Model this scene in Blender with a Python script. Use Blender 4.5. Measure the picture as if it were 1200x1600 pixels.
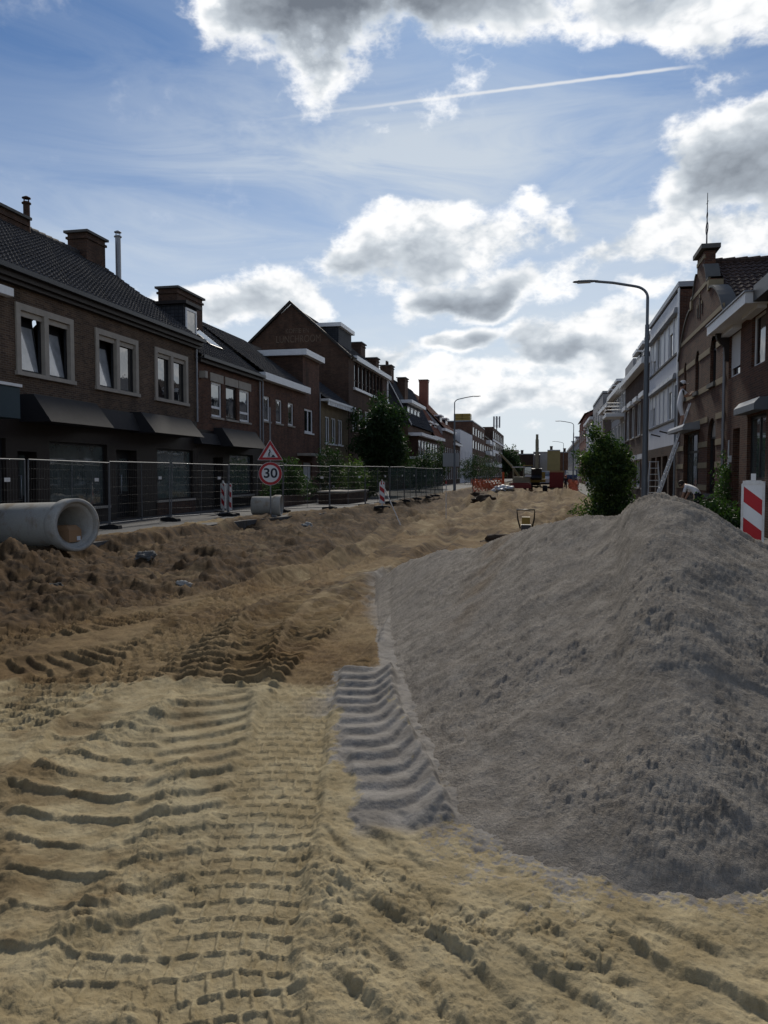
import bpy, bmesh, math, random
import numpy as np
from mathutils import Vector, Matrix

for o in list(bpy.data.objects):
    bpy.data.objects.remove(o, do_unlink=True)
SC = bpy.context.scene
COL = SC.collection
R = math.radians

# ------------------------------------------------------------------ camera
EYE = 1.65
PITCH = math.atan(60 / 1200)                      # a little below level
YAW = math.atan(256 / 1200 * math.cos(PITCH))     # turned left of the street axis (+Y)
FW = Vector((-math.sin(YAW) * math.cos(PITCH), math.cos(YAW) * math.cos(PITCH), -math.sin(PITCH)))
RT = Vector((math.cos(YAW), math.sin(YAW), 0))
UPV = RT.cross(FW)
cam = bpy.data.objects.new('camera', bpy.data.cameras.new('camera'))
COL.objects.link(cam)
cam.data.sensor_fit = 'HORIZONTAL'
cam.data.sensor_width = 36
cam.data.lens = 36
cam.data.clip_end = 6000
cam.data.clip_start = 0.05
cam.location = (0, 0, EYE)
cam.rotation_euler = (math.pi / 2 - PITCH, 0, YAW)
SC.camera = cam
SC.cycles.diffuse_bounces = 3; SC.cycles.glossy_bounces = 3; SC.cycles.max_bounces = 5

# ------------------------------------------------------------------ exposure
SC.view_settings.view_transform = 'Standard'
SC.view_settings.look = 'None'
SC.view_settings.exposure = 0.0
SC.view_settings.gamma = 1.0
SC.view_settings.use_curve_mapping = False

# ------------------------------------------------------------------ sun (behind the cloud ahead) and sky
SUN_EL, SUN_AZ = R(37), R(-5)          # azimuth measured from +Y towards +X
sun = bpy.data.objects.new('sun', bpy.data.lights.new('sun', 'SUN'))
COL.objects.link(sun)
sun.data.energy = 3.0
sun.data.angle = R(7)
sun.data.color = (1.0, 0.93, 0.82)
sd = Vector((math.sin(SUN_AZ) * math.cos(SUN_EL), math.cos(SUN_AZ) * math.cos(SUN_EL), math.sin(SUN_EL)))
sun.rotation_euler = sd.to_track_quat('Z', 'Y').to_euler()


class NT:
    """small helper to write node trees"""
    def __init__(s, nt):
        s.nt = nt; nt.nodes.clear()
    def n(s, typ, ins=None, **props):
        k = s.nt.nodes.new(typ)
        for a, b in props.items(): setattr(k, a, b)
        if ins:
            for a, b in ins.items():
                sock = k.inputs[a]
                if isinstance(b, bpy.types.NodeSocket): s.nt.links.new(b, sock)
                elif isinstance(b, bpy.types.Node): s.nt.links.new(b.outputs[0], sock)
                else: sock.default_value = b
        return k
    def m(s, op, a, b=0.0, c=0.0, clamp=False):
        return s.n('ShaderNodeMath', {0: a, 1: b, 2: c}, operation=op, use_clamp=clamp).outputs[0]
    def v(s, op, a, b=(0, 0, 0), out=0):
        k = s.n('ShaderNodeVectorMath', {0: a, 1: b}, operation=op)
        return k.outputs[out]
    def mix(s, f, a, b, mode='MIX'):
        k = s.n('ShaderNodeMix', None, data_type='RGBA', blend_type=mode)
        for i, x in ((0, f), (6, a), (7, b)):
            if isinstance(x, bpy.types.NodeSocket): s.nt.links.new(x, k.inputs[i])
            else: k.inputs[i].default_value = (*x, 1) if (i and len(x) == 3) else x
        return k.outputs[2]
    def ss(s, x, a, b, lo=0.0, hi=1.0):
        return s.n('ShaderNodeMapRange', {0: x, 1: a, 2: b, 3: lo, 4: hi}, interpolation_type='SMOOTHSTEP').outputs[0]
    def ramp(s, f, stops):
        k = s.n('ShaderNodeValToRGB', {0: f}); e = k.color_ramp.elements
        while len(e) < len(stops): e.new(0.5)
        for q, (p, c) in zip(e, stops):
            q.position = p; q.color = (*c, 1) if len(c) == 3 else c
        return k.outputs[0]
    def noise(s, vec, scale, detail=4, rough=0.5, dist=0.0, out=0):
        k = s.n('ShaderNodeTexNoise', {'Vector': vec, 'Scale': scale, 'Detail': detail, 'Roughness': rough, 'Distortion': dist})
        return k.outputs[out]


def pix_dir(px, py):
    return (FW + RT * ((px - 600) / 1200) + UPV * ((800 - py) / 1200)).normalized()


def build_world():
    w = bpy.data.worlds.new('World'); SC.world = w; w.use_nodes = True
    w.cycles.sampling_method = 'MANUAL'; w.cycles.sample_map_resolution = 256
    STR = 0.06                                       # background strength; cloud radiances below are what the picture shows
    K = 1 / STR
    c3 = lambda r, g, b: (r * K, g * K, b * K)
    t = NT(w.node_tree)
    tc = t.n('ShaderNodeTexCoord')
    d = t.v('NORMALIZE', tc.outputs['Generated'])
    sky = t.n('ShaderNodeTexSky', sky_type='NISHITA', sun_disc=False, sun_elevation=SUN_EL, sun_rotation=SUN_AZ,
              altitude=0, air_density=1.0, dust_density=0.35, ozone_density=1.6)
    blue = t.v('MULTIPLY', sky.outputs[0], (0.62, 0.88, 1.18))
    sep = t.n('ShaderNodeSeparateXYZ', {0: d}); dz = sep.outputs[2]
    # warped coordinates so that the cloud masses get ragged outlines
    wn = t.n('ShaderNodeTexNoise', {'Vector': d, 'Scale': 7.0, 'Detail': 2.0, 'Roughness': 0.5})
    warp = t.v('SCALE', t.v('SUBTRACT', wn.outputs['Color'], (0.5, 0.5, 0.5)))
    warp.node.inputs['Scale'].default_value = 0.14
    dw = t.v('ADD', d, warp)
    B = None
    for (px, py, rx, rz, a) in CLOUDS:
        c = pix_dir(px, py)
        q = t.v('MULTIPLY', t.v('SUBTRACT', dw, tuple(c)), (1200 / rx, 1200 / (rx + rz) * 1.2, 1200 / rz))
        g = t.ss(t.v('LENGTH', q, out=1), 1.45, 0.1, 0.0, a)
        B = g if B is None else t.m('SMOOTH_MAX', B, g, 0.12)
    # broken cumulus over the rest of the sky, thinned to weaken the ambient light
    dn = t.v('MULTIPLY', d, (1, 1, 1.5))
    gen = t.noise(dn, 2.3, 3, 0.5)
    rest = t.ss(t.v('DOT_PRODUCT', d, tuple(pix_dir(640, 420)), out=1), 0.80, 0.70)
    gen = t.m('MULTIPLY', t.ss(gen, 0.50, 0.70, 0.0, 0.85), rest)
    B = t.m('MAXIMUM', B, gen)
    def fb(vec, det):
        a = t.noise(vec, 9.0, det, 0.56, 0.2)
        b = t.noise(t.v('ADD', vec, (3.1, 1.7, 0.4)), 26.0, max(det - 3, 1), 0.6, 0.0)
        bb = t.m('ABSOLUTE', t.m('SUBTRACT', b, 0.5))
        return t.m('ADD', t.m('SUBTRACT', a, 0.5), t.m('MULTIPLY', bb, -0.6))
    n0 = fb(dn, 7)
    D = t.m('ADD', t.m('SUBTRACT', B, 0.38), t.m('MULTIPLY', n0, 1.15))
    D = t.m('MULTIPLY', D, t.ss(B, 0.02, 0.2))
    alpha = t.ss(D, -0.09, 0.19)
    # thin edges glow with the sun behind, thick cores go grey; lobes facing the sun are lighter
    n1 = fb(t.v('ADD', dn, (-0.008, 0, 0.045)), 5)
    lobes = t.m('MULTIPLY', t.m('SUBTRACT', n0, n1), 1.0)
    core = gen
    for (px, py, rx, rz, a) in CORES:
        c = pix_dir(px, py)
        q = t.v('MULTIPLY', t.v('SUBTRACT', dw, tuple(c)), (1200 / rx, 1200 / (rx + rz) * 1.2, 1200 / rz))
        core = t.m('MAXIMUM', core, t.ss(t.v('LENGTH', q, out=1), 1.35, 0.2, 0.0, a))
    inside = t.ss(D, 0.05, 0.34)
    thick = t.m('SUBTRACT', t.m('ADD', t.m('MULTIPLY', D, 0.22), t.m('MULTIPLY', t.m('MULTIPLY', core, inside), 0.72)), lobes)
    ccol = t.ramp(t.m('ADD', thick, 0.15, clamp=True), [(0.0, c3(1.10, 1.10, 1.10)), (0.17, c3(0.97, 0.98, 0.99)), (0.32, c3(0.66, 0.71, 0.76)),
                                                 (0.54, c3(0.43, 0.48, 0.54)), (0.98, c3(0.17, 0.195, 0.235))])
    # cirrus veil
    cv = t.v('MULTIPLY', d, (1.3, 1.3, 6.0))
    ci = t.noise(cv, 2.4, 5, 0.62, 1.3)
    cb = None
    for (px, py, rx, rz, a) in [(650, 255, 460, 130, 0.95), (840, 620, 520, 190, 0.9), (420, 380, 380, 120, 0.6), (850, 350, 460, 220, .6)]:
        c = pix_dir(px, py)
        q = t.v('MULTIPLY', t.v('SUBTRACT', d, tuple(c)), (1200 / rx, 2.0, 1200 / rz))
        g = t.ss(t.v('LENGTH', q, out=1), 1.3, 0.0, 0.0, a)
        cb = g if cb is None else t.m('MAXIMUM', cb, g)
    veil = t.m('MULTIPLY', t.ss(ci, 0.20, 0.72), t.m('ADD', cb, 0.17), clamp=True)
    base = t.mix(t.m('MULTIPLY', veil, 0.9, clamp=True), blue, c3(0.60, 0.67, 0.75))
    # milky air low over the street
    hz = t.m('MULTIPLY', t.ss(dz, 0.46, 0.02), 0.88)
    base = t.mix(hz, base, c3(0.74, 0.80, 0.85))
    # contrail: a thin streak on a great circle
    a, b = pix_dir(370, 193), pix_dir(1110, 100)
    nrm = a.cross(b).normalized()
    wob = t.noise(d, 60.0, 2, 0.5)
    off = t.m('ABSOLUTE', t.m('ADD', t.v('DOT_PRODUCT', d, tuple(nrm), out=1), t.m('MULTIPLY', t.m('SUBTRACT', wob, .5), 0.0016)))
    mid = (a + b).normalized(); along = (b - a).normalized()
    s = t.v('DOT_PRODUCT', t.v('SUBTRACT', d, tuple(mid)), tuple(along), out=1)
    half = (b - a).length / 2
    con = t.m('MULTIPLY', t.ss(off, 0.0026, 0.0003), t.m('MULTIPLY', t.ss(s, -half, half * 0.2, 0.05, 1.0), t.ss(s, half, half * 0.8)))
    con = t.m('MULTIPLY', con, t.ss(t.m('ABSOLUTE', s), half * 1.02, half * 0.99))
    base = t.mix(t.m('MULTIPLY', con, 0.75), base, c3(0.85, 0.86, 0.87))
    final = t.mix(alpha, base, ccol)
    bg = t.n('ShaderNodeBackground', {'Color': final, 'Strength': STR})
    t.n('ShaderNodeOutputWorld', {'Surface': bg})


# px, py, half width, half height (as seen from the street), weight
CLOUDS = [
    (470, -60, 150, 150, 1.0), (500, 30, 95, 85, 0.85), (760, -25, 200, 85, 0.78), (1040, -30, 200, 75, 0.8), (360, -20, 70, 60, 0.6),
    (620, 120, 100, 36, 0.44), (700, 85, 110, 36, 0.46), (560, -300, 600, 200, 1.0), (1350, -180, 250, 150, 0.8), (1150, 60, 110, 40, .5),
    (1185, 240, 135, 105, 1.0), (1270, 230, 130, 110, 0.95), (1080, 350, 130, 50, 0.66), (960, 390, 150, 42, 0.6), (1180, 385, 170, 55, 0.7), (1050, 240, 45, 40, .4),
    (660, 390, 170, 75, 0.74), (740, 465, 160, 55, 0.9), (560, 430, 120, 55, 0.74), (830, 340, 70, 42, 0.55), (640, 350, 130, 50, 0.62), (760, 390, 120, 60, .64), (880, 430, 90, 50, .5),
    (330, 455, 130, 55, 0.76), (430, 475, 110, 55, 0.72), (250, 440, 70, 40, 0.55),
    (600, 555, 90, 40, 0.74), (715, 545, 85, 32, 0.84), (880, 555, 160, 42, 0.8), (985, 525, 120, 45, 0.66),
    (760, 632, 160, 36, 0.66), (900, 612, 110, 28, 0.56), (620, 622, 120, 36, 0.6), (800, 588, 100, 24, .5), (930, 660, 90, 26, .5), (820, 680, 120, 20, .45), (700, 598, 240, 34, .55), (930, 636, 200, 34, .6), (1010, 460, 120, 40, .55),
    (1500, 420, 260, 150, .8), (1950, 300, 450, 260, .8), (2700, 200, 600, 340, .75),  # unseen clouds right of the view, added to brighten pane reflections and facades
]
CORES = [(470, -10, 130, 105, 0.9), (540, -90, 300, 110, 0.8), (800, -20, 90, 36, 0.4), (1060, -20, 100, 50, 0.4), (1180, 255, 95, 65, 0.6), (1270, 190, 100, 110, 0.55),
         (745, 482, 130, 38, 0.66), (520, 440, 80, 32, 0.36), (660, 410, 70, 36, 0.30), (330, 480, 110, 34, 0.34), (715, 555, 70, 24, 0.52), (880, 570, 130, 30, 0.48), (600, 572, 70, 26, .42), (780, 645, 120, 20, 0.32)]
build_world()

# ------------------------------------------------------------------ helpers
def U(px, py, x=None, y=None, z=None):
    """the point of a facade plane, cross wall or level that a sight line of the photograph meets"""
    d = FW + RT * ((px - 600) / 1200) + UPV * ((800 - py) / 1200)
    if x is not None: t = x / d.x
    elif y is not None: t = y / d.y
    else: t = (z - EYE) / d.z
    return Vector((d.x * t, d.y * t, EYE + d.z * t))


def tag(o, label=None, cat=None, group=None, kind=None):
    if label: o['label'] = label
    if cat: o['category'] = cat
    if group: o['group'] = group
    if kind: o['kind'] = kind
    return o


def empty(name, loc=(0, 0, 0), rz=0.0):
    o = bpy.data.objects.new(name, None); COL.objects.link(o)
    o.location = loc; o.rotation_euler = (0, 0, rz); o.empty_display_size = 0.2
    return o


def copy_tree(o, parent=None):
    c = o.copy(); COL.objects.link(c); c.parent = parent
    for ch in [q for q in bpy.data.objects if q.parent is o]:
        copy_tree(ch, c)
    return c


def smooth(me, on=True):
    me.polygons.foreach_set('use_smooth', [on] * len(me.polygons))


class MB:
    """collects faces; T maps local (u, v, w) to world or parent space"""
    def __init__(s, T=None):
        s.v, s.f, s.mi, s.sm, s.T = [], [], [], [], T
    def add(s, vs, fs, mi=0, sm=False):
        b = len(s.v)
        s.v += [s.T(*p) if s.T else tuple(p) for p in vs]
        for f in fs:
            s.f.append([b + i for i in f]); s.mi.append(mi); s.sm.append(sm)
        return s
    def quad(s, a, b, c, d, mi=0): return s.add([a, b, c, d], [(0, 1, 2, 3)], mi)
    def poly(s, pts, mi=0): return s.add(pts, [tuple(range(len(pts)))], mi)
    def box(s, x0, x1, y0, y1, z0, z1, mi=0):
        return s.add([(x0, y0, z0), (x1, y0, z0), (x1, y1, z0), (x0, y1, z0), (x0, y0, z1), (x1, y0, z1), (x1, y1, z1), (x0, y1, z1)],
                     [(0, 3, 2, 1), (4, 5, 6, 7), (0, 1, 5, 4), (1, 2, 6, 5), (2, 3, 7, 6), (3, 0, 4, 7)], mi)
    def prism(s, pts, a, b, ax=1, mi=0):
        """polygon pts (2D) pushed from a to b along axis ax (0, 1 or 2)"""
        def P(p, t):
            q = list(p); q.insert(ax, t); return tuple(q)
        n = len(pts)
        return s.add([P(p, a) for p in pts] + [P(p, b) for p in pts],
                     [tuple(range(n)), tuple(range(2 * n - 1, n - 1, -1))] + [(i, (i + 1) % n, n + (i + 1) % n, n + i) for i in range(n)], mi)
    def tube(s, path, r, n=8, mi=0, cap=True, sm=True):
        path = [Vector(p) for p in path]; rr = r if isinstance(r, (list, tuple)) else [r] * len(path)
        vs, fs = [], []
        prev = None
        for i, p in enumerate(path):
            t = (path[min(i + 1, len(path) - 1)] - path[max(i - 1, 0)]).normalized()
            ref = prev if prev is not None else (Vector((0, 0, 1)) if abs(t.z) < 0.9 else Vector((1, 0, 0)))
            a = t.cross(ref).normalized() if prev is None else (ref - t * ref.dot(t)).normalized()
            prev = a; b = t.cross(a)
            for k in range(n):
                an = 2 * math.pi * k / n
                vs.append(tuple(p + (a * math.cos(an) + b * math.sin(an)) * rr[i]))
        for i in range(len(path) - 1):
            for k in range(n):
                fs.append((i * n + k, i * n + (k + 1) % n, (i + 1) * n + (k + 1) % n, (i + 1) * n + k))
        s.add(vs, fs, mi, sm)
        if cap:
            s.add(vs[:n], [tuple(range(n))], mi); s.add(vs[-n:], [tuple(range(n))], mi)
        return s
    def lathe(s, prof, n=24, mi=0, sm=True, org=(0, 0, 0), ax=(0, 0, 1)):
        ax = Vector(ax).normalized()
        a = ax.cross(Vector((0, 0, 1)) if abs(ax.z) < 0.9 else Vector((1, 0, 0))).normalized(); b = ax.cross(a); o = Vector(org)
        vs = [tuple(o + ax * h + (a * math.cos(2 * math.pi * k / n) + b * math.sin(2 * math.pi * k / n)) * r) for (r, h) in prof for k in range(n)]
        fs = [(i * n + k, i * n + (k + 1) % n, (i + 1) * n + (k + 1) % n, (i + 1) * n + k) for i in range(len(prof) - 1) for k in range(n)]
        return s.add(vs, fs, mi, sm)
    def build(s, name, mats, parent=None):
        me = bpy.data.meshes.new(name)
        me.from_pydata(s.v, [], s.f)
        mats = mats if isinstance(mats, (list, tuple)) else [mats]
        for m in mats: me.materials.append(M[m] if isinstance(m, str) else m)
        me.polygons.foreach_set('material_index', s.mi)
        me.polygons.foreach_set('use_smooth', s.sm)
        bm = bmesh.new(); bm.from_mesh(me); bmesh.ops.recalc_face_normals(bm, faces=bm.faces); bm.to_mesh(me); bm.free()
        o = bpy.data.objects.new(name, me); COL.objects.link(o)
        if parent is not None: o.parent = parent
        return o


# --- numpy noise
_rng = np.random.default_rng(7)
_perm = np.concatenate([_rng.permutation(4096)] * 2)
_ang = _rng.random(4096) * 2 * np.pi
_gx, _gy, _rv = np.cos(_ang), np.sin(_ang), _rng.random(4096)

_perm = _perm.astype(np.int32); _gx = _gx.astype(np.float32); _gy = _gy.astype(np.float32); _rv = _rv.astype(np.float32)

def _h(ix, iy, seed):
    return _perm[(_perm[(ix + seed * 131) & 4095] + iy) & 4095]

def perlin(x, y, seed=0):
    x = np.asarray(x, np.float64); y = np.asarray(y, np.float64)
    ix, iy = np.floor(x).astype(np.int32), np.floor(y).astype(np.int32)
    fx, fy = (x - ix).astype(np.float32), (y - iy).astype(np.float32)
    u, v = fx * fx * fx * (fx * (fx * 6 - 15) + 10), fy * fy * fy * (fy * (fy * 6 - 15) + 10)
    pa = _perm[(ix + seed * 131) & 4095]; pb = _perm[(ix + 1 + seed * 131) & 4095]
    iy0 = iy & 4095; iy1 = (iy + 1) & 4095
    def g(p, q, a, b):
        h = _perm[p + q]; return _gx[h] * (fx - a) + _gy[h] * (fy - b)
    a = g(pa, iy0, 0, 0); a = a + u * (g(pb, iy0, 1, 0) - a); b = g(pa, iy1, 0, 1); b = b + u * (g(pb, iy1, 1, 1) - b)
    return (a + v * (b - a)) * np.float32(1.4)

def fbm(x, y, sc, octv=4, rough=0.5, seed=0):
    r, a, s, t = 0, 1.0, sc, 0
    for i in range(octv):
        r = r + a * perlin(x * s, y * s, seed + i); t += a; a *= rough; s *= 2.03
    return r / t

def cells(x, y, sc, seed=0, jit=0.9):
    """nearest and second nearest cell distance and a random number per cell"""
    X, Y = x * sc, y * sc
    ix, iy = np.floor(X).astype(np.int32), np.floor(Y).astype(np.int32)
    X = (X - ix).astype(np.float32); Y = (Y - iy).astype(np.float32)
    f1 = np.full(X.shape, 9.0, np.float32); f2 = f1.copy(); idr = np.zeros(X.shape, np.float32)
    for a in (-1, 0, 1):
        for b in (-1, 0, 1):
            h = _h(ix + a, iy + b, seed); h2 = _h(ix + a, iy + b, seed + 17)
            cx, cy = a + 0.5 + (_rv[h] - 0.5) * jit, b + 0.5 + (_rv[h2] - 0.5) * jit
            d = np.sqrt((X - cx) ** 2 + (Y - cy) ** 2)
            n = d < f1
            f2 = np.where(n, f1, np.minimum(f2, d)); f1 = np.where(n, d, f1); idr = np.where(n, _rv[(h + 77) & 4095], idr)
    return f1, f2, idr

def sst(x, a, b):
    t = np.clip((x - a) / (b - a), 0, 1); return t * t * (3 - 2 * t)


# ------------------------------------------------------------------ materials
M = {}

def newmat(name):
    m = bpy.data.materials.new(name); m.use_nodes = True; M[name] = m
    return m, NT(m.node_tree)

def finish(t, col, rough=0.8, bump=None, strength=0.3, dist=0.02, metal=0.0, spec=0.3, **extra):
    ins = {'Base Color': col if isinstance(col, bpy.types.NodeSocket) else (*col, 1), 'Roughness': rough, 'Metallic': metal, 'Specular IOR Level': spec}
    if bump is not None:
        ins['Normal'] = t.n('ShaderNodeBump', {'Height': bump, 'Strength': strength, 'Distance': dist})
    ins.update(extra)
    p = t.n('ShaderNodeBsdfPrincipled', ins)
    t.n('ShaderNodeOutputMaterial', {'Surface': p})

def plain(name, col, rough=0.7, var=0.18, scale=3.0, bump=0.15, metal=0.0, spec=0.3, streak=0.0):
    m, t = newmat(name)
    g = t.n('ShaderNodeNewGeometry')
    p = g.outputs['Position']
    n = t.noise(p, scale, 5, 0.6); f = t.noise(p, scale * 14, 3, 0.6)
    k = t.m('ADD', t.m('MULTIPLY', t.m('SUBTRACT', n, 0.5), var * 3.0), t.m('MULTIPLY', t.m('SUBTRACT', f, 0.5), var * 1.5))
    if streak:
        sn = t.noise(t.v('MULTIPLY', p, (1, 1, 0.08)), 9.0, 4, 0.6)
        k = t.m('ADD', k, t.m('MULTIPLY', t.m('SUBTRACT', sn, 0.5), streak * 3))
    c = t.v('SCALE', col); c.node.inputs['Scale'].default_value = 1
    t.nt.links.new(t.m('ADD', k, 1.0), c.node.inputs['Scale'])
    finish(t, c, rough, f, bump, 0.01, metal, spec)
    return m

def brick(name, c1, c2, mortar, bw=0.22, bh=0.065, dirt=0.5):
    m, t = newmat(name)
    p = t.n('ShaderNodeNewGeometry').outputs['Position']
    s = t.n('ShaderNodeSeparateXYZ', {0: p})
    uv = t.n('ShaderNodeCombineXYZ', {0: t.m('ADD', s.outputs[0], s.outputs[1]), 1: s.outputs[2], 2: 0.0}).outputs[0]
    b = t.n('ShaderNodeTexBrick', {'Vector': uv, 'Color1': (*c1, 1), 'Color2': (*c2, 1), 'Mortar': (*mortar, 1), 'Scale': 1.0, 'Mortar Size': 0.006,
                                   'Mortar Smooth': 0.2, 'Bias': -0.1, 'Brick Width': bw, 'Row Height': bh})
    n = t.noise(p, 0.8, 6, 0.65); f = t.noise(p, 26, 3, 0.6)
    st = t.noise(t.v('MULTIPLY', p, (1, 1, 0.15)), 2.2, 5, 0.6)
    k = t.m('ADD', t.m('MULTIPLY', t.m('SUBTRACT', n, 0.5), dirt * 1.6), t.m('ADD', t.m('MULTIPLY', t.m('SUBTRACT', st, 0.5), dirt), t.m('MULTIPLY', t.m('SUBTRACT', f, 0.5), 1.3)))
    c = t.v('SCALE', b.outputs['Color']); t.nt.links.new(t.m('ADD', k, 1.0), c.node.inputs['Scale'])
    hgt = t.m('ADD', t.m('MULTIPLY', b.outputs['Fac'], -1.0), t.m('MULTIPLY', f, 0.5))
    finish(t, c, 0.9, hgt, 0.5, 0.008, spec=0.2)
    return m

def tiles(name, c1, c2, row=0.30, colw=0.22):
    """roof covering colour: each tile a little different, lichen and stains"""
    m, t = newmat(name)
    p = t.n('ShaderNodeNewGeometry').outputs['Position']
    s = t.n('ShaderNodeSeparateXYZ', {0: p})
    uv = t.n('ShaderNodeCombineXYZ', {0: t.m('ADD', s.outputs[0], s.outputs[1]), 1: s.outputs[2], 2: 0.0}).outputs[0]
    b = t.n('ShaderNodeTexBrick', {'Vector': uv, 'Color1': (*c1, 1), 'Color2': (*c2, 1), 'Mortar': (c1[0] * .5, c1[1] * .5, c1[2] * .5, 1), 'Scale': 1.0,
                                   'Mortar Size': 0.02, 'Mortar Smooth': 0.6, 'Brick Width': colw, 'Row Height': row * 0.66}, offset=0.0)
    n = t.noise(p, 1.1, 6, 0.65); f = t.noise(p, 18, 3, 0.6)
    k = t.m('ADD', t.m('MULTIPLY', t.m('SUBTRACT', n, 0.5), 1.1), t.m('MULTIPLY', t.m('SUBTRACT', f, 0.5), 0.7))
    c = t.v('SCALE', b.outputs['Color']); t.nt.links.new(t.m('ADD', k, 1.0), c.node.inputs['Scale'])
    finish(t, c, 0.75, t.m('ADD', t.m('MULTIPLY', b.outputs['Fac'], -1.0), t.m('MULTIPLY', f, .3)), 0.7, 0.03, spec=0.25)
    return m

def glass(name, col=(0.012, 0.014, 0.016), ior=2.3, rough=0.02, wav=0.25):
    m, t = newmat(name)
    p = t.n('ShaderNodeNewGeometry').outputs['Position']
    n = t.noise(p, 1.6, 2, 0.5); c = t.noise(p, 2.1, 3, 0.6)
    cc = t.v('SCALE', col); t.nt.links.new(t.m('ADD', t.m('MULTIPLY', c, 1.2), 0.4), cc.node.inputs['Scale'])
    finish(t, cc, rough, n, wav, 0.02, spec=0.5, IOR=ior)
    return m

brick('brick_brown', (0.108, 0.070, 0.046), (0.052, 0.034, 0.026), (0.14, 0.12, 0.10), dirt=.9)
brick('brick_red', (0.118, 0.054, 0.034), (0.060, 0.030, 0.023), (0.11, 0.088, 0.072), dirt=.8)
brick('brick_dark', (0.080, 0.042, 0.028), (0.042, 0.025, 0.019), (0.088, 0.072, 0.060), dirt=.8)
brick('brick_house', (0.105, 0.045, 0.027), (0.052, 0.025, 0.018), (0.12, 0.095, 0.075), dirt=.6)
brick('brick_yellow', (0.20, 0.15, 0.085), (0.16, 0.12, 0.07), (0.17, 0.15, 0.12))
brick('brick_bright', (0.23, 0.085, 0.055), (0.18, 0.07, 0.05), (0.14, 0.11, 0.1))
tiles('tile_dark', (0.040, 0.040, 0.044), (0.060, 0.056, 0.056))
tiles('tile_slate', (0.034, 0.038, 0.046), (0.050, 0.052, 0.060), 0.24, 0.2)
tiles('tile_red', (0.20, 0.070, 0.040), (0.15, 0.055, 0.035))
tiles('tile_brown', (0.075, 0.048, 0.040), (0.055, 0.038, 0.034))
glass('glass', ior=2.6); glass('glass_shop', (0.075, 0.095, 0.092), 2.3, 0.03, 0.15); glass('glass_pale', (0.33, 0.35, 0.37), 2.2, 0.08, 0.3); glass('glass_dim', (0.01, 0.01, 0.012), 1.5, 0.05)  # tilted panes get a whitish base colour
plain('stone', (0.34, 0.31, 0.27), 0.85, 0.16, 3, 0.2, streak=0.08)
plain('stone_cream', (0.25, 0.20, 0.125), 0.85, 0.18, 3, 0.2, streak=0.06)
plain('white_paint', (0.74, 0.75, 0.76), 0.45, 0.05, 2, 0.05, streak=0.05)
plain('white_render', (0.66, 0.67, 0.70), 0.85, 0.07, 0.8, 0.2, streak=0.10)
plain('grey_render', (0.34, 0.34, 0.35), 0.85, 0.12, 0.8, 0.2, streak=0.10)
plain('ochre_render', (0.24, 0.195, 0.09), 0.85, 0.12, 0.8, 0.2, streak=0.08)
plain('black_paint', (0.016, 0.016, 0.018), 0.4, 0.2, 3, 0.05)
plain('dark_wood', (0.020, 0.015, 0.013), 0.55, 0.25, 4, 0.2)
plain('canopy_grey', (0.034, 0.032, 0.032), 0.85, 0.22, 1.2, 0.3, streak=0.12)
plain('canopy_side', (0.02, 0.02, 0.023), 0.8, 0.2, 1.2, 0.2)
plain('teal_board', (0.012, 0.035, 0.050), 0.5, 0.15, 1.2, 0.1)
plain('zinc', (0.27, 0.28, 0.30), 0.5, 0.12, 2, 0.1, 0.4, streak=0.1)
plain('steel_galv', (0.24, 0.25, 0.27), 0.45, 0.12, 5, 0.1, 0.7)
plain('wire', (0.075, 0.078, 0.083), 0.5, 0.1, 5, 0.05, 0.4)
plain('steel_dark', (0.05, 0.052, 0.056), 0.45, 0.15, 5, 0.1, 0.5)
plain('lamp_paint', (0.15, 0.17, 0.19), 0.5, 0.10, 3, 0.05, 0.2)
plain('aluminium', (0.62, 0.63, 0.65), 0.5, 0.10, 6, 0.05, 0.4)
plain('rubber', (0.022, 0.022, 0.023), 0.85, 0.2, 8, 0.3)
plain('concrete', (0.34, 0.335, 0.31), 0.88, 0.22, 2.2, 0.35, streak=0.06)
def muddy(name, col, mud, amt):
    m, t = newmat(name)
    p = t.n('ShaderNodeNewGeometry').outputs['Position']
    n = t.noise(p, 2.2, 6, .65); f = t.noise(p, 28, 4, .65); st = t.noise(t.v('MULTIPLY', p, (1, 1, .12)), 7, 4, .6)
    c = t.mix(t.ss(n, .50, .68, 0, amt), col, mud); c = t.mix(t.ss(st, .52, .72, 0, .35), c, tuple(v * .6 for v in col)); c = t.mix(t.ss(f, .66, .74, 0, .5), c, tuple(v * .45 for v in col))
    k = t.v('SCALE', c); t.nt.links.new(t.m('ADD', .75, t.m('MULTIPLY', f, .5)), k.node.inputs['Scale'])
    finish(t, k, .9, f, .4, .01, spec=.2)
muddy('pipe_concrete', (.36, .355, .33), (.22, .165, .10), .6)
muddy('beacon_white', (.68, .68, .67), (.34, .27, .18), .45)
plain('concrete_dark', (0.11, 0.11, 0.107), 0.9, 0.16, 2.2, 0.35)
plain('cardboard', (0.33, 0.20, 0.11), 0.85, 0.08, 5, 0.1)
plain('paper', (0.70, 0.72, 0.76), 0.6, 0.04, 5, 0.05)
plain('sign_red', (0.42, 0.016, 0.024), 0.4, 0.06, 6, 0.02)
plain('sign_white', (0.72, 0.73, 0.74), 0.4, 0.05, 6, 0.02)
plain('sign_blue', (0.010, 0.014, 0.030), 0.4, 0.05, 6, 0.02)
plain('sign_back', (0.33, 0.34, 0.35), 0.5, 0.06, 6, 0.02, 0.3)
plain('plastic_white', (0.70, 0.70, 0.69), 0.45, 0.10, 6, 0.05)
plain('plastic_orange', (0.62, 0.11, 0.035), 0.5, 0.12, 5, 0.05)
plain('net_orange', (0.62, 0.16, 0.08), 0.6, 0.16, 5, 0.05)

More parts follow.
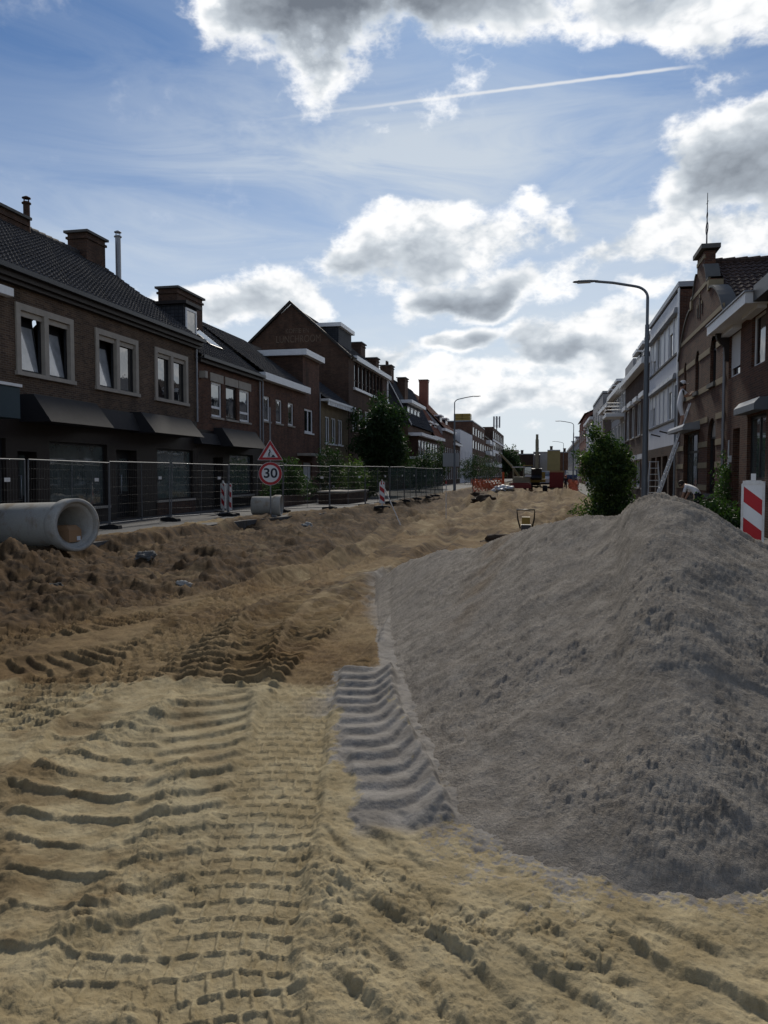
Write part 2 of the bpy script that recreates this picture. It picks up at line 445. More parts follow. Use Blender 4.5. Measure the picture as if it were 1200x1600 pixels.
def cloth_screen():
    m, t = newmat('net_green')
    p = t.n('ShaderNodeNewGeometry').outputs['Position']; n = t.noise(p, 1.5, 4, .6)
    d = t.n('ShaderNodeBsdfDiffuse', {'Color': t.mix(n, (0.03, 0.075, 0.072), (0.06, 0.12, 0.11))})
    tr = t.n('ShaderNodeBsdfTransparent'); x = t.n('ShaderNodeMixShader', {0: 0.55, 1: tr.outputs[0], 2: d.outputs[0]})
    t.n('ShaderNodeOutputMaterial', {'Surface': x})
cloth_screen()
plain('machine_yellow', (0.27, 0.18, 0.035), 0.45, 0.14, 3, 0.05)
plain('machine_cream', (0.25, 0.22, 0.14), 0.45, 0.14, 3, 0.05)
plain('machine_red', (0.17, 0.018, 0.016), 0.45, 0.14, 3, 0.05)
plain('container_red', (0.20, 0.022, 0.020), 0.5, 0.12, 2, 0.1)
plain('skin', (0.40, 0.235, 0.165), 0.6, 0.06, 8, 0.05)
plain('cloth_white', (0.80, 0.80, 0.82), 0.9, 0.08, 8, 0.2)
plain('cloth_dark', (0.022, 0.023, 0.03), 0.9, 0.2, 8, 0.2)
plain('cloth_blue', (0.05, 0.07, 0.14), 0.9, 0.2, 8, 0.2)
plain('hair', (0.03, 0.02, 0.015), 0.7, 0.2, 8, 0.2)
plain('bark', (0.085, 0.062, 0.045), 0.9, 0.25, 5, 0.5)
def leafmat(name, col):
    m, t = newmat(name)
    p = t.n('ShaderNodeNewGeometry').outputs['Position']
    n = t.noise(p, 2.5, 4, .6); f = t.noise(p, 30, 2, .6)
    c = t.v('SCALE', col); t.nt.links.new(t.m('ADD', .35, t.m('ADD', t.m('MULTIPLY', n, .8), t.m('MULTIPLY', f, .5))), c.node.inputs['Scale'])
    a_ = t.n('ShaderNodeBsdfPrincipled', {'Base Color': c, 'Roughness': .5, 'Specular IOR Level': .3})
    tr = t.n('ShaderNodeBsdfTranslucent', {'Color': t.v('MULTIPLY', c, (1.2, 1.5, .7))})
    x = t.n('ShaderNodeMixShader', {0: .28, 1: a_.outputs[0], 2: tr.outputs[0]}); t.n('ShaderNodeOutputMaterial', {'Surface': x})
leafmat('leaf_dark', (0.026, 0.050, 0.016)); leafmat('leaf_mid', (0.055, 0.100, 0.026)); leafmat('leaf_light', (0.100, 0.145, 0.036))
plain('flower_yellow', (0.45, 0.33, 0.05), 0.6, 0.2, 5, 0.1)
plain('interior_dark', (0.01, 0.01, 0.011), 0.9, 0.2, 2, 0.1)
plain('door_white', (0.55, 0.57, 0.60), 0.5, 0.06, 2, 0.05)
plain('door_brown', (0.055, 0.028, 0.020), 0.5, 0.15, 3, 0.1)
plain('ghost_paint', (0.135, 0.098, 0.072), 0.9, 0.5, 3, 0.2)
plain('dark_soil', (0.060, 0.042, 0.028), 0.95, 0.3, 3, 0.4)

# ------------------------------------------------------------------ ground, pavements, sand heap
XL, XR = -15.0, 5.5          # the two facade lines
XW = -10.6                   # edge of the left pavement

def sand_mats():
    m, t = newmat('site_sand')
    p = t.n('ShaderNodeNewGeometry').outputs['Position']
    at = t.n('ShaderNodeVertexColor', layer_name='zone')
    s = t.n('ShaderNodeSeparateColor', {0: at.outputs[0]})
    big, mid, fin, gr = t.noise(p, 0.7, 4, .55), t.noise(p, 4.5, 5, .62), t.noise(p, 38, 4, .65), t.noise(p, 260, 2, .6)
    pale = t.mix(t.ss(mid, .35, .68), (0.255, 0.202, 0.112), (0.365, 0.302, 0.182))
    pale = t.mix(t.ss(big, .5, .72, 0, .55), pale, (0.280, 0.250, 0.165))
    brown = t.mix(t.ss(mid, .32, .68), (0.074, 0.040, 0.015), (0.158, 0.096, 0.039))
    brown = t.mix(t.ss(big, .48, .7, 0, .6), brown, (0.160, 0.103, 0.044))
    earth = t.mix(t.ss(mid, .35, .65), (0.026, 0.016, 0.009), (0.085, 0.050, 0.023))
    grey = t.mix(t.ss(mid, .3, .7), (0.165, 0.150, 0.132), (0.265, 0.246, 0.220))
    c = t.mix(s.outputs[1], pale, brown)
    c = t.mix(s.outputs[2], c, earth)
    c = t.mix(s.outputs[0], c, grey)
    k = t.m('ADD', 1.0, t.m('ADD', t.m('MULTIPLY', t.m('SUBTRACT', fin, .5), .55), t.m('MULTIPLY', t.m('SUBTRACT', gr, .5), .45)))
    cc = t.v('SCALE', c); t.nt.links.new(k, cc.node.inputs['Scale'])
    h = t.m('ADD', t.m('MULTIPLY', fin, 1.0), t.m('MULTIPLY', gr, .25))
    finish(t, cc, 0.95, h, 0.8, 0.012, spec=0.12)
    # heap
    m, t = newmat('heap_sand')
    p = t.n('ShaderNodeNewGeometry').outputs['Position']
    at = t.n('ShaderNodeVertexColor', layer_name='zone'); s = t.n('ShaderNodeSeparateColor', {0: at.outputs[0]})
    big, mid, fin, gr = t.noise(p, 0.9, 4, .55), t.noise(p, 7, 5, .62), t.noise(p, 45, 4, .7), t.noise(p, 220, 2, .6)
    c = t.mix(t.ss(mid, .3, .7), (0.205, 0.182, 0.154), (0.340, 0.307, 0.264))
    c = t.mix(t.ss(big, .45, .7, 0, .5), c, (0.275, 0.250, 0.220))
    c = t.mix(s.outputs[1], c, t.mix(t.ss(mid, .3, .7), (0.12, 0.08, 0.045), (0.22, 0.155, 0.09)))
    k = t.m('ADD', 1.0, t.m('ADD', t.m('MULTIPLY', t.m('SUBTRACT', fin, .5), .8), t.m('MULTIPLY', t.m('SUBTRACT', gr, .5), .8)))
    cc = t.v('SCALE', c); t.nt.links.new(k, cc.node.inputs['Scale'])
    h = t.m('ADD', t.m('MULTIPLY', fin, 1.0), t.m('MULTIPLY', gr, .3))
    finish(t, cc, 0.97, h, 1.0, 0.035, spec=0.1)
    # pavement slabs
    m, t = newmat('paving')
    p = t.n('ShaderNodeNewGeometry').outputs['Position']
    b = t.n('ShaderNodeTexBrick', {'Vector': p, 'Color1': (.085, .086, .088, 1), 'Color2': (.115, .114, .112, 1), 'Mortar': (.06, .055, .05, 1), 'Scale': 1.0,
                                   'Mortar Size': .006, 'Brick Width': .3, 'Row Height': .3})
    n = t.noise(p, .9, 6, .65); f = t.noise(p, 20, 4, .6)
    dirt = t.ss(n, .50, .72, 0, .75)
    c = t.mix(dirt, b.outputs['Color'], (.12, .088, .052))
    k = t.m('ADD', .7, t.m('MULTIPLY', f, .6)); cc = t.v('SCALE', c); t.nt.links.new(k, cc.node.inputs['Scale'])
    finish(t, cc, .85, t.m('ADD', t.m('MULTIPLY', b.outputs['Fac'], -1), t.m('MULTIPLY', f, .4)), .4, .01, spec=.25)
    m, t = newmat('far_ground')
    p = t.n('ShaderNodeNewGeometry').outputs['Position']
    n = t.noise(p, .25, 6, .65); f = t.noise(p, 6, 4, .6)
    c = t.mix(n, (.13, .10, .065), (.20, .16, .10)); finish(t, c, .95, f, .5, .05, spec=.1)
sand_mats()


def gp(px, py, z=-0.1):
    q = U(px, py, z=z); return (q.x, q.y)


def track_uv(x, y, pts, halo):
    """distance along and across a wheel path given by points on the ground"""
    P = np.array(pts, float)
    # smooth the path
    n = 8 * (len(P) - 1) + 1
    tt = np.linspace(0, len(P) - 1, n); i = np.clip(tt.astype(int), 0, len(P) - 2); f = (tt - i)[:, None]
    p0, p1, p2, p3 = P[np.clip(i - 1, 0, len(P) - 1)], P[i], P[i + 1], P[np.clip(i + 2, 0, len(P) - 1)]
    Q = 0.5 * ((2 * p1) + (-p0 + p2) * f + (2 * p0 - 5 * p1 + 4 * p2 - p3) * f ** 2 + (-p0 + 3 * p1 - 3 * p2 + p3) * f ** 3)
    sel = (x > Q[:, 0].min() - halo) & (x < Q[:, 0].max() + halo) & (y > Q[:, 1].min() - halo) & (y < Q[:, 1].max() + halo)
    idx = np.nonzero(sel)[0]
    xs, ys = x[idx], y[idx]
    best = np.full(xs.shape, 1e9); u = np.zeros(xs.shape); v = np.zeros(xs.shape); L = 0.0
    for k in range(n - 1):
        a, b = Q[k], Q[k + 1]; e = b - a; ln = math.hypot(*e) + 1e-9; e = e / ln
        dx, dy = xs - a[0], ys - a[1]
        s = dx * e[0] + dy * e[1]
        sc = np.clip(s, 0 if k else -halo, ln if k < n - 2 else ln + halo)
        d = np.hypot(dx - sc * e[0], dy - sc * e[1]); m = d < best
        best = np.where(m, d, best); u = np.where(m, L + sc, u); v = np.where(m, -dx * e[1] + dy * e[0], v); L += ln
    ok = best < halo
    return idx[ok], u[ok], v[ok], L


def t_blocks(u, v, seed, pitch=0.115, bw=0.10):
    uu = u + 0.022 * np.sin(v * 9 + seed) + 0.018 * fbm(u, v, 5, 3, .5, seed)
    r = uu / pitch; row = np.floor(r); fr = r - row
    lat = v / bw + 0.5 * (row % 2) + 0.12 * fbm(u, v, 6, 2, .5, seed + 5)
    fl = lat - np.floor(lat)
    w = 1 + .35 * fbm(u, v, 14, 2, .5, seed + 8)
    rid = np.clip((0.105 * w - np.minimum(fr, 1 - fr)) / 0.06, 0, 1)
    lon = np.clip((0.11 * w - np.minimum(fl, 1 - fl)) / 0.06, 0, 1) * 1.0
    crumb = 1 + .5 * fbm(u, v, 30, 2, .6, seed + 9)
    return np.maximum(rid, lon) * 0.0125 * crumb - 0.012 + 0.001 * (1 - fr)


def t_lugs(u, v, seed, pitch=0.25, slope=0.25, amp=0.05, sharp=0.16, curl=0.0):
    s = (u + slope * v + curl * np.maximum(-v + .05, 0) ** 2 + 0.035 * fbm(u, v, 3, 3, .5, seed)) / pitch
    row = np.floor(s); f = s - row
    k = _rv[(row.astype(int) * 37 + seed * 11) & 4095] * 0.5 + 0.75
    up = np.clip(f / sharp, 0, 1); dn = 1 - sst(f, sharp, 1.0)
    return amp * k * (np.where(f < sharp, up, dn ** 0.75) - 0.45)


def t_ledge(u, v, seed, pitch=0.27, slope=-.38, amp=0.05):
    """flat pressed floors parted by broken, steep-faced bars"""
    s = (u + slope * v + 0.04 * fbm(u, v, 3, 4, .6, seed)) / pitch
    row = np.floor(s); f = s - row
    k = _rv[(row.astype(int) * 37 + seed * 11) & 4095] * 0.6 + 0.7
    br = 0.45 + 0.55 * sst(fbm(u, v, 4.5, 4, .65, seed + 3), -.22, .05)
    wd = 0.36 + .16 * fbm(u, v, 3, 3, .5, seed + 4)
    bar = np.where(f < .05, f / .05, np.clip(1 - (f - .05) / wd, 0, 1) ** .7)
    return amp * k * br * bar - amp * .3 + .010 * fbm(u, v, 7, 3, .6, seed + 6)


def t_bars(u, v, seed, pitch=0.2, amp=0.03):
    s = (u + 0.05 * fbm(u, v, 2.2, 3, .5, seed)) / pitch; row = np.floor(s); f = s - row
    k = _rv[(row.astype(int) * 41 + seed * 13) & 4095] * 0.7 + 0.6
    return amp * k * (np.clip((.15 - np.minimum(f, 1 - f)) / .08, 0, 1) - 0.3) + amp * .4 * (1 - f)


def plates(x, y, sc, seed, amp, gap=0.05):
    """dried crust broken into tilted plates with gaps between"""
    wx, wy = x + 0.25 / sc * fbm(x, y, sc * .7, 3, .6, seed + 1), y + 0.25 / sc * fbm(x + 9, y, sc * .7, 3, .6, seed + 2)
    f1, f2, idr = cells(wx, wy, sc, seed)
    k = (idr * 1000).astype(int)
    tilt = (np.cos(k) * wx + np.sin(k) * wy) * sc
    tilt = (tilt - np.floor(tilt)) - .5
    dome = np.sqrt(np.maximum(0, .75 - f1)) * .5
    return amp * ((idr - .35) + .45 * tilt + dome) * sst(f2 - f1, 0.0, gap * 2) - amp * .35 * (1 - sst(f2 - f1, 0, gap))


def pebbly(x, y, sc, seed, thr):
    """rounded crumbs"""
    f1, f2, idr = cells(x + .22 / sc * fbm(x, y, sc * .8, 2, .5, seed), y + .22 / sc * fbm(x, y + 5, sc * .8, 2, .5, seed + 3), sc, seed)
    r = .25 + .3 * idr
    return np.sqrt(np.maximum(0, r * r - f1 * f1)) * (idr > thr) / sc


def ruts(x, y):
    """wheel ruts that run along the bed to the far end"""
    rut = np.zeros(np.shape(x)); mk = np.zeros(np.shape(x))
    for c, w in ((-4.9, .26), (-3.1, .26), (-1.5, .28), (.3, .28), (-5.8, .22), (1.2, .2)):
        d = x - (c + 1.6 * fbm(y, y * 0 + c, 0.05, 2, .5, 15) + .15 * fbm(y, y * 0 + c, .4, 2, .5, 16)); e = np.exp(-(d / w) ** 2)
        rut = rut - .20 * e + .12 * np.exp(-((np.abs(d) - w * 1.6) / .14) ** 2); mk = np.maximum(mk, e)
    return rut, mk


def base_height(x, y):
    z = -0.08 - 0.34 * sst(y, 6.0, 17.0)
    z = z + 0.08 * fbm(x, y, 0.35, 3, .5, 3) * sst(y, 5, 12) + 0.02 * fbm(x, y, 1.1, 3, .5, 4)
    z = z + 0.16 * fbm(x * 0.6, y * 0.25, 0.5, 4, .55, 9) * sst(y, 18, 36)
    rut = ruts(x, y)[0]
    z = z + rut * sst(y, 9, 15) * (0.6 + 0.7 * fbm(x, y, .4, 3, .5, 18))
    # the dug bank towards the left pavement
    edge = XW - 0.1 + 2.4 * sst(y, 24, 38) + 0.5 * fbm(x, y, 0.5, 3, .5, 12)
    toe = -6.2 + 0.9 * fbm(x, y, 0.35, 3, .5, 14) - 0.5 * sst(y, 24, 42)
    t = 0.62 * sst(x, edge + .1, edge + .55 + .5 * fbm(x, y, .6, 3, .5, 13)) + 0.38 * sst(x, edge, toe)                 # 0 at the pavement, 1 on the road bed
    up = 0.02 + 0.10 * fbm(x, y, 0.9, 4, .55, 20)
    rough = sst(x, edge - 0.9, edge + 0.5) * (1 - sst(x, toe - 0.4, toe + 1.6))
    b = up * (1 - t) + z * t
    b = b + rough * (0.26 * fbm(x, y, 0.7, 5, .55, 30) + 0.14 * (0.3 - np.abs(fbm(x, y, 1.1, 4, .55, 33))) )
    for (hx, hy, hr, hh) in HEAPS:
        d2 = ((x - hx) ** 2 + (y - hy) ** 2) / hr ** 2
        b = b + hh * np.exp(-d2 * 1.3) * (1 + 0.7 * fbm(x, y, 1.8, 4, .6, 40))
    b = np.where(x < edge - 0.9, np.minimum(b, -0.06), b)
    # right side: the bed rises to the right pavement
    tr = sst(x, 2.0, 2.7 + 0.1 * fbm(x, y, 1, 2, .5, 50))
    b = b * (1 - tr) + (-0.05) * tr
    return b, t, rough


HEAPS = [(-9.2, 12.0, 1.2, 0.42), (-7.6, 11.2, 0.8, 0.18), (-6.55, 14.0, 0.55, 0.34), (-8.0, 17.0, 1.6, 0.22), (-7.4, 21.5, 1.5, 0.34), (-7.0, 23.5, 1.1, 0.28), (-9.3, 20.0, 1.2, 0.16),
         (-8.0, 30.0, 1.3, 0.3), (-7.2, 36.0, 1.5, 0.3), (-3.2, 46.0, 1.2, 0.75), (-2.4, 44.5, 1.0, 0.3), (-5.2, 52.0, 2.5, 0.5), (-1.5, 64, 3.0, 0.5), (1.5, 72, 2.0, 0.7), (-3.5, 80, 3.0, 0.55), (1.6, 40, 1.3, 0.4),
         (-0.6, 16.3, 0.9, 0.30), (-9.5, 10.2, 1.4, 0.35), (-6.9, 9.2, 1.1, 0.16)]


def lateral_px(x, y):
    """bearing of a ground point from where the photographer stood, as a picture column"""
    c = (x * RT.x + y * RT.y); f = (x * -math.sin(YAW) + y * math.cos(YAW))
    return 600 + 1200 * c / np.maximum(f, 0.05) * math.cos(PITCH)

# the heap, walked round by bearing: foot, crest line and crest height
_toe = np.array([(560, 930), (585, 960), (597, 1060), (612, 1120), (640, 1190), (668, 1300), (700, 1335), (760, 1365), (880, 1398), (1000, 1418), (1100, 1428), (1200, 1424), (1350, 1400), (1600, 1330)], float)
_crest = np.array([(560, 912, 14.6), (590, 904, 14.4), (600, 897, 14.2), (625, 884, 13.6), (650, 874, 12.8), (700, 861, 11.6), (745, 852, 10.6), (790, 836, 9.7), (830, 820, 9.0), (880, 814, 8.3), (930, 808, 7.8), (965, 803, 7.4),
                   (985, 791, 6.95), (1012, 779, 6.75), (1035, 775, 6.65), (1068, 782, 6.5), (1110, 799, 6.4), (1158, 828, 6.3), (1200, 848, 6.2), (1300, 900, 6.0), (1450, 990, 5.4), (1600, 1150, 4.2)], float)

def heap_height(x, y, gz):
    px = lateral_px(x, y)
    r = np.hypot(x, y)
    f = x * -math.sin(YAW) + y * math.cos(YAW)
    pxw = px + 10 * fbm(x, y, 1.1, 3, .5, 60)
    tp = np.interp(pxw, _toe[:, 0], _toe[:, 1])
    ft = (EYE + 0.10) * 1200 / np.maximum(tp + 14 - 740, 30)            # forward distance of the foot
    fc = np.interp(px, _crest[:, 0], _crest[:, 2]); cp = np.interp(px, _crest[:, 0], _crest[:, 1])
    hc = np.maximum(EYE - (cp - 740) / 1200 * fc, -0.12)
    base = gz - 0.04
    wq = sst(px, 570, 622); hc = base + np.maximum(hc - base, 0) * wq
    s = (f - ft) / np.maximum(fc - ft, 0.05)
    sc = np.clip(s, 0, 1)
    prof = sc * (0.80 + 0.32 * sc - 0.18 * sc ** 2) + 0.025 * sst(s, 0, 0.07)
    k = 0.30 * wq
    top = hc + k / 4
    hf = base + (top - base) * np.where(s > 1, 1 + (s - 1) * 1.0, prof)
    hb = top - (f - fc) * 0.55
    q = np.clip(0.5 + 0.5 * (hf - hb) / np.maximum(k, 1e-4), 0, 1)
    h = hf * (1 - q) + hb * q - k * q * (1 - q)
    h = np.where(s < 0, base + s * 0.6, h)
    side = sst(px, 560, 592)
    return h * side + (base - 0.3) * (1 - side), s, px, f


def build_ground():
    ang = np.concatenate([np.linspace(R(-46), R(-30), 50)[:-1], np.linspace(R(-30), R(29), 720), np.linspace(R(29), R(43), 45)[1:]])
    rs = [1.25]
    while rs[-1] < 150:
        r = rs[-1]; rs.append(r + 0.0026 + 0.0008 * r + 0.00036 * r * r)
    rs = np.array(rs)
    A, RR = np.meshgrid(ang, rs)
    shp = A.shape
    az = A - YAW                                # bearing from +Y towards +X
    x, y = (RR * np.sin(az)).ravel(), (RR * np.cos(az)).ravel()
    f = x * -math.sin(YAW) + y * math.cos(YAW)
    print('ground verts', x.size)
    z, t, rough = base_height(x, y)
    zbed = z.copy()
    near = 1 - sst(RR.ravel(), 16, 34)
    # --- wheel and track marks
    H = np.zeros_like(z); press = np.zeros_like(z); grey = np.zeros_like(z)
    G = lambda L: [gp(*p) for p in L]
    W = np.full_like(z, 0.0)
    def lay(pts, w, fn, keep=0.25, seed=0, sink=0.02, berm=0.018, greyamt=0.0, ext=0.0, holes=0.0):
        idx, u, v, L = track_uv(x, y, G(pts), w / 2 + 0.25)
        if not len(idx): return
        xs, ys = x[idx], y[idx]
        vv = v + 0.03 * fbm(xs, ys, 4, 3, .5, seed + 70)
        m = 1 - sst(np.abs(vv), w / 2 - 0.03, w / 2 + 0.035)
        un = u + .28 * fbm(xs, ys, 2.2, 4, .6, seed + 60)
        m *= sst(un, -0.02 - ext, 0.22) * (1 - sst(un, L - 0.22, L + 0.02 + ext))
        brk = sst(fbm(xs, ys, 1.6, 4, .6, seed + 80), -0.32 + holes, -0.05 + holes)
        bm_ = np.exp(-((np.abs(vv) - w / 2 - 0.05) / 0.06) ** 2) * sst(u, 0, 0.2) * (1 - sst(u, L - .2, L))
        h = fn(u, v, seed)
        H[idx] = H[idx] * (1 - m) + m * (h * (0.35 + 0.65 * brk) - sink)
        H[idx] += berm * bm_ * (0.6 + 1.4 * np.abs(fbm(xs, ys, 9, 3, .6, seed + 90)))
        press[idx] = np.maximum(press[idx], m); 
        if greyamt: grey[idx] = np.maximum(grey[idx], greyamt * (1 - sst(np.abs(v + .26 * fbm(xs, ys, 2.6, 6, .7, 333) - .03), w / 2 - .03, w / 2 + .02)) * sst(u, -.1, .1) * (1 - sst(u, L - .1, L + .1)))
    B = lambda p, a: (lambda u, v, s: t_bars(u, v, s, p, a))
    Lg = lambda p, sl, a, sh=.16: (lambda u, v, s: t_lugs(u, v, s, p, sl, a, sh))
    bl = lambda p=.135, b=.115: (lambda u, v, s: t_blocks(u, v, s, p, b))
    # far marks first, newer ones over them
    lay([(0, 1055), (120, 1035), (240, 1010), (330, 985)], 0.75, B(.18, .040), seed=1)
    lay([(-60, 1010), (80, 990), (220, 965), (330, 935), (430, 905)], 0.6, B(.20, .044), seed=2)
    lay([(380, 1085), (392, 1020), (420, 965), (470, 915), (540, 872), (600, 842)], 0.5, B(.20, .044), seed=3)
    lay([(470, 1085), (478, 1020), (500, 965), (540, 915), (600, 872), (650, 842)], 0.5, B(.20, .044), seed=4)
    lay([(-150, 1080), (0, 1010), (160, 950), (300, 905), (420, 868)], 0.55, lambda u, v, s: 3.4 * t_blocks(u, v, s, .24, .18), seed=21)
    lay([(240, 1060), (262, 1000), (310, 950), (400, 900), (520, 855), (620, 828)], 0.5, B(.24, .046), seed=22)
    lay([(560, 1075), (548, 1020), (556, 975)], 0.36, B(.18, .026), seed=23)
    lay([(330, 925), (430, 890), (540, 850), (640, 822), (720, 805)], 0.6, lambda u, v, s: 4 * t_blocks(u, v, s, .30, .2), seed=24)
    lay([(100, 1095), (190, 1070), (290, 1035), (350, 1000)], 0.4, B(.17, .028), seed=25)
    lay([(310, 1075), (318, 1030), (335, 985), (365, 945)], 0.4, Lg(.24, .1, .07, .2), seed=5)
    lay([(-20, 1150), (100, 1098), (200, 1050), (300, 985), (400, 925), (500, 880), (580, 850)], 0.5, lambda u, v, s: 3.0 * t_blocks(u, v, s, .19, .15), seed=6)
    lay([(-40, 1120), (60, 1085), (130, 1050)], 0.7, lambda u, v, s: 2.6 * t_blocks(u, v, s, .18, .15), seed=7)
    lay([(560, 1010), (572, 965), (590, 925), (625, 880), (660, 850)], 0.42, lambda u, v, s: 2.8 * t_blocks(u, v, s, .19, .14), seed=8)
    lay([(300, 1175), (230, 1235), (140, 1330), (60, 1440), (0, 1540)], 0.0001, B(.2, .0), seed=9)
    lay([(-10, 1560), (40, 1440), (95, 1330), (150, 1230), (215, 1120)], 0.95, lambda u, v, s: t_ledge(u, v, s, .27, -.38, .027), seed=10, holes=-.4)
    lay([(-200, 1560), (-160, 1400), (-120, 1260)], 0.8, lambda u, v, s: t_ledge(u, v, s, .27, .3, .027), seed=11)
    lay([(225, 1560), (262, 1440), (285, 1340), (305, 1240), (322, 1150), (335, 1075)], 0.56, Lg(.235, .30, .025, .14), seed=12, holes=-.2)
    lay([(120, 1640), (150, 1560), (190, 1490), (215, 1440)], 0.42, bl(.15, .13), seed=16, holes=.02)
    lay([(365, 1680), (352, 1590), (352, 1500), (398, 1350), (432, 1230), (466, 1110), (512, 1035), (556, 985), (590, 930)], 0.50, bl(.115, .098), seed=17, holes=-.4)
    lay([(640, 1305), (622, 1245), (598, 1180), (572, 1100), (574, 1045)], 0.46, lambda u, v, s: t_lugs(u, v + .06 * fbm(u, v, 2, 3, .5, 77), s, .225, -.12, .032, .22, -3.5) + .40 * np.maximum(-v - .08, 0), seed=18, holes=-.6, greyamt=1.0, sink=-0.03, berm=0.012)
    # long ribs pressed diagonally across the corner in front of the heap
    P0, P1 = np.array(gp(560, 1290)), np.array(gp(1150, 1600)); dv_ = (P1 - P0) / np.hypot(*(P1 - P0))
    al, ac = (x - P0[0]) * dv_[0] + (y - P0[1]) * dv_[1], -(x - P0[0]) * dv_[1] + (y - P0[1]) * dv_[0]
    sel = (np.abs(ac) < 1.6) & (al > -.6) & (al < 3.0)
    xs, ys, al, ac = x[sel], y[sel], al[sel], ac[sel]
    pxs = lateral_px(xs, ys)
    mk = sst(pxs + 40 * fbm(xs, ys, 2, 3, .5, 401), 470, 560) * sst(fbm(xs, ys, 1.6, 4, .6, 402), -.42, -.12)
    mk *= 1 - sst(x[sel] * -math.sin(YAW) + y[sel] * math.cos(YAW), 3.6, 4.0)
    mk *= 1 - sst(heap_height(xs, ys, zbed[sel])[1] + .08 * fbm(xs, ys, 3, 4, .6, 403), -.10, .0)
    rib = t_lugs(ac + .03 * np.sin(al * 5) + .06 * fbm(xs, ys, 1.8, 4, .6, 405), al, 55, .20, .06, .027, .16) * (.25 + .85 * sst(fbm(xs, ys, 2.6, 4, .62, 406), -.25, .15)) + .3 * t_lugs(al + .3 * ac, ac, 56, .33, .2, .045, .12)
    H[sel] = H[sel] * (1 - mk) + mk * rib
    # --- loose crumbs, clods and drying cracks on what is not pressed flat
    ok = near > 0.01; xn, yn = x[ok], y[ok]
    loose = 1 - 0.8 * press[ok]
    def spot(px, py, rx, ry):
        cx, cy = gp(px, py); du, dv = (xn - cx) * RT.x + (yn - cy) * RT.y, (xn - cx) * -math.sin(YAW) + (yn - cy) * math.cos(YAW)
        return np.exp(-((du / rx) ** 2 + (dv / ry) ** 2))
    # churned ground: in front of the heap, between the tracks, at the lower left
    br = np.maximum.reduce([.85 * spot(800, 1500, 1.15, .55), .9 * spot(560, 1400, .35, .45), .8 * spot(1150, 1480, .7, .4), .55 * spot(120, 1560, .5, .4), .7 * spot(280, 1340, .22, .9), .6 * spot(160, 1500, .3, .6), .45 * spot(250, 1130, .4, .5)])
    br = np.clip(br * (0.75 + 1.1 * fbm(xn, yn, 2.2, 4, .6, 99)), 0, 1)
    pat = sst(fbm(xn, yn, 1.3, 4, .6, 101), -0.05, 0.2)
    hn = H[ok]
    hn = hn + br * (plates(xn, yn, 9, 31, .018) * sst(fbm(xn, yn, 2.2, 3, .5, 97), -.2, .12) + .9 * plates(xn, yn, 20, 33, .011))
    hn = hn + (pebbly(xn, yn, 13, 3, .8) * .3 + plates(xn, yn, 24, 35, .008) * .5 + pebbly(xn, yn, 28, 5, .6) * .5 + pebbly(xn, yn, 55, 6, .5) * .7) * (0.10 + 0.9 * pat) * loose * (.35 + .9 * br)
    f1, f2, idr = cells(xn + .05 * fbm(xn, yn, 6, 2, .5, 95), yn, 5.0, 41)
    hn = hn - 0.016 * np.exp(-((f2 - f1) / 0.03) ** 2) * sst(fbm(xn, yn, 1.0, 3, .5, 111), 0.0, 0.2) * (.1 + .6 * br)
    hn = hn + (0.026 * fbm(xn, yn, 3.2, 4, .6, 120) + 0.016 * (.25 - np.abs(fbm(xn, yn, 6.5, 4, .62, 121)))) * (0.22 + 0.78 * loose)
    hn = hn + 0.004 * fbm(xn, yn, 24, 3, .62, 123)
    # push-up ridges of crumbs between wheel paths
    for pts, am, wd in (([(300, 1180), (262, 1260), (215, 1360), (130, 1450), (30, 1530)], .05, .10), ([(470, 1290), (520, 1390), (560, 1500), (600, 1640)], .035, .10), ([(330, 1085), (240, 1120), (120, 1180), (-20, 1260)], .05, .13), ([(300, 1080), (345, 1000), (420, 930)], .07, .16), ([(420, 1075), (430, 1010), (455, 960)], .06, .1)):
        idx, u, v, L = track_uv(xn, yn, G(pts), .5)
        k = np.exp(-((v + .05 * fbm(xn[idx], yn[idx], 3, 3, .6, 91)) / wd) ** 2) * sst(u, 0, .3) * (1 - sst(u, L - .3, L))
        hn[idx] += am * k * (.45 + 1.3 * np.abs(fbm(xn[idx], yn[idx], 5, 4, .62, 92)) + 4 * pebbly(xn[idx], yn[idx], 18, 93, .3) + 14 * plates(xn[idx], yn[idx], 15, 94, .014))
    H[ok] = H[ok] * (1 - near[ok]) + hn * near[ok]
    far = 1 - near
    H += far * (0.15 * fbm(x, y, 0.9, 5, .64, 130) + 0.10 * fbm(x * 2.5, y * .5, 0.6, 3, .6, 131) + .12 * (.2 - np.abs(fbm(x, y, .7, 4, .6, 132)))) * (1 - 0.5 * rough)
    # clods on the bank
    rk = rough > 0.01; xr2, yr2 = x[rk], y[rk]
    H[rk] += rough[rk] * (pebbly(xr2, yr2, 3.4, 9, .9) * .4 + pebbly(xr2, yr2, 8, 10, .75) * .6 + 0.07 * fbm(xr2, yr2, 3.0, 6, .68, 141) + .13 * (.2 - np.abs(fbm(xr2, yr2, 2.0, 4, .6, 142))))
    bedmask = sst(t, 0.15, 0.8) * (1 - sst(x, 1.9, 2.2))
    z = z + H * np.where(rough > 0.01, 1.0, np.maximum(bedmask, 0.15))
    # pressed grey sand spilt at the foot of the heap
    hh, s, px, ff = heap_height(x, y, zbed)
    spill = sst(s + 0.09 * fbm(x, y, 3, 5, .7, 150) + .10 * fbm(x, y, 28, 3, .7, 152), 0.0, 0.03) * sst(px + 25 * fbm(x, y, 1.5, 3, .5, 149), 560, 600) * (1 - sst(s, 1.1, 1.4))
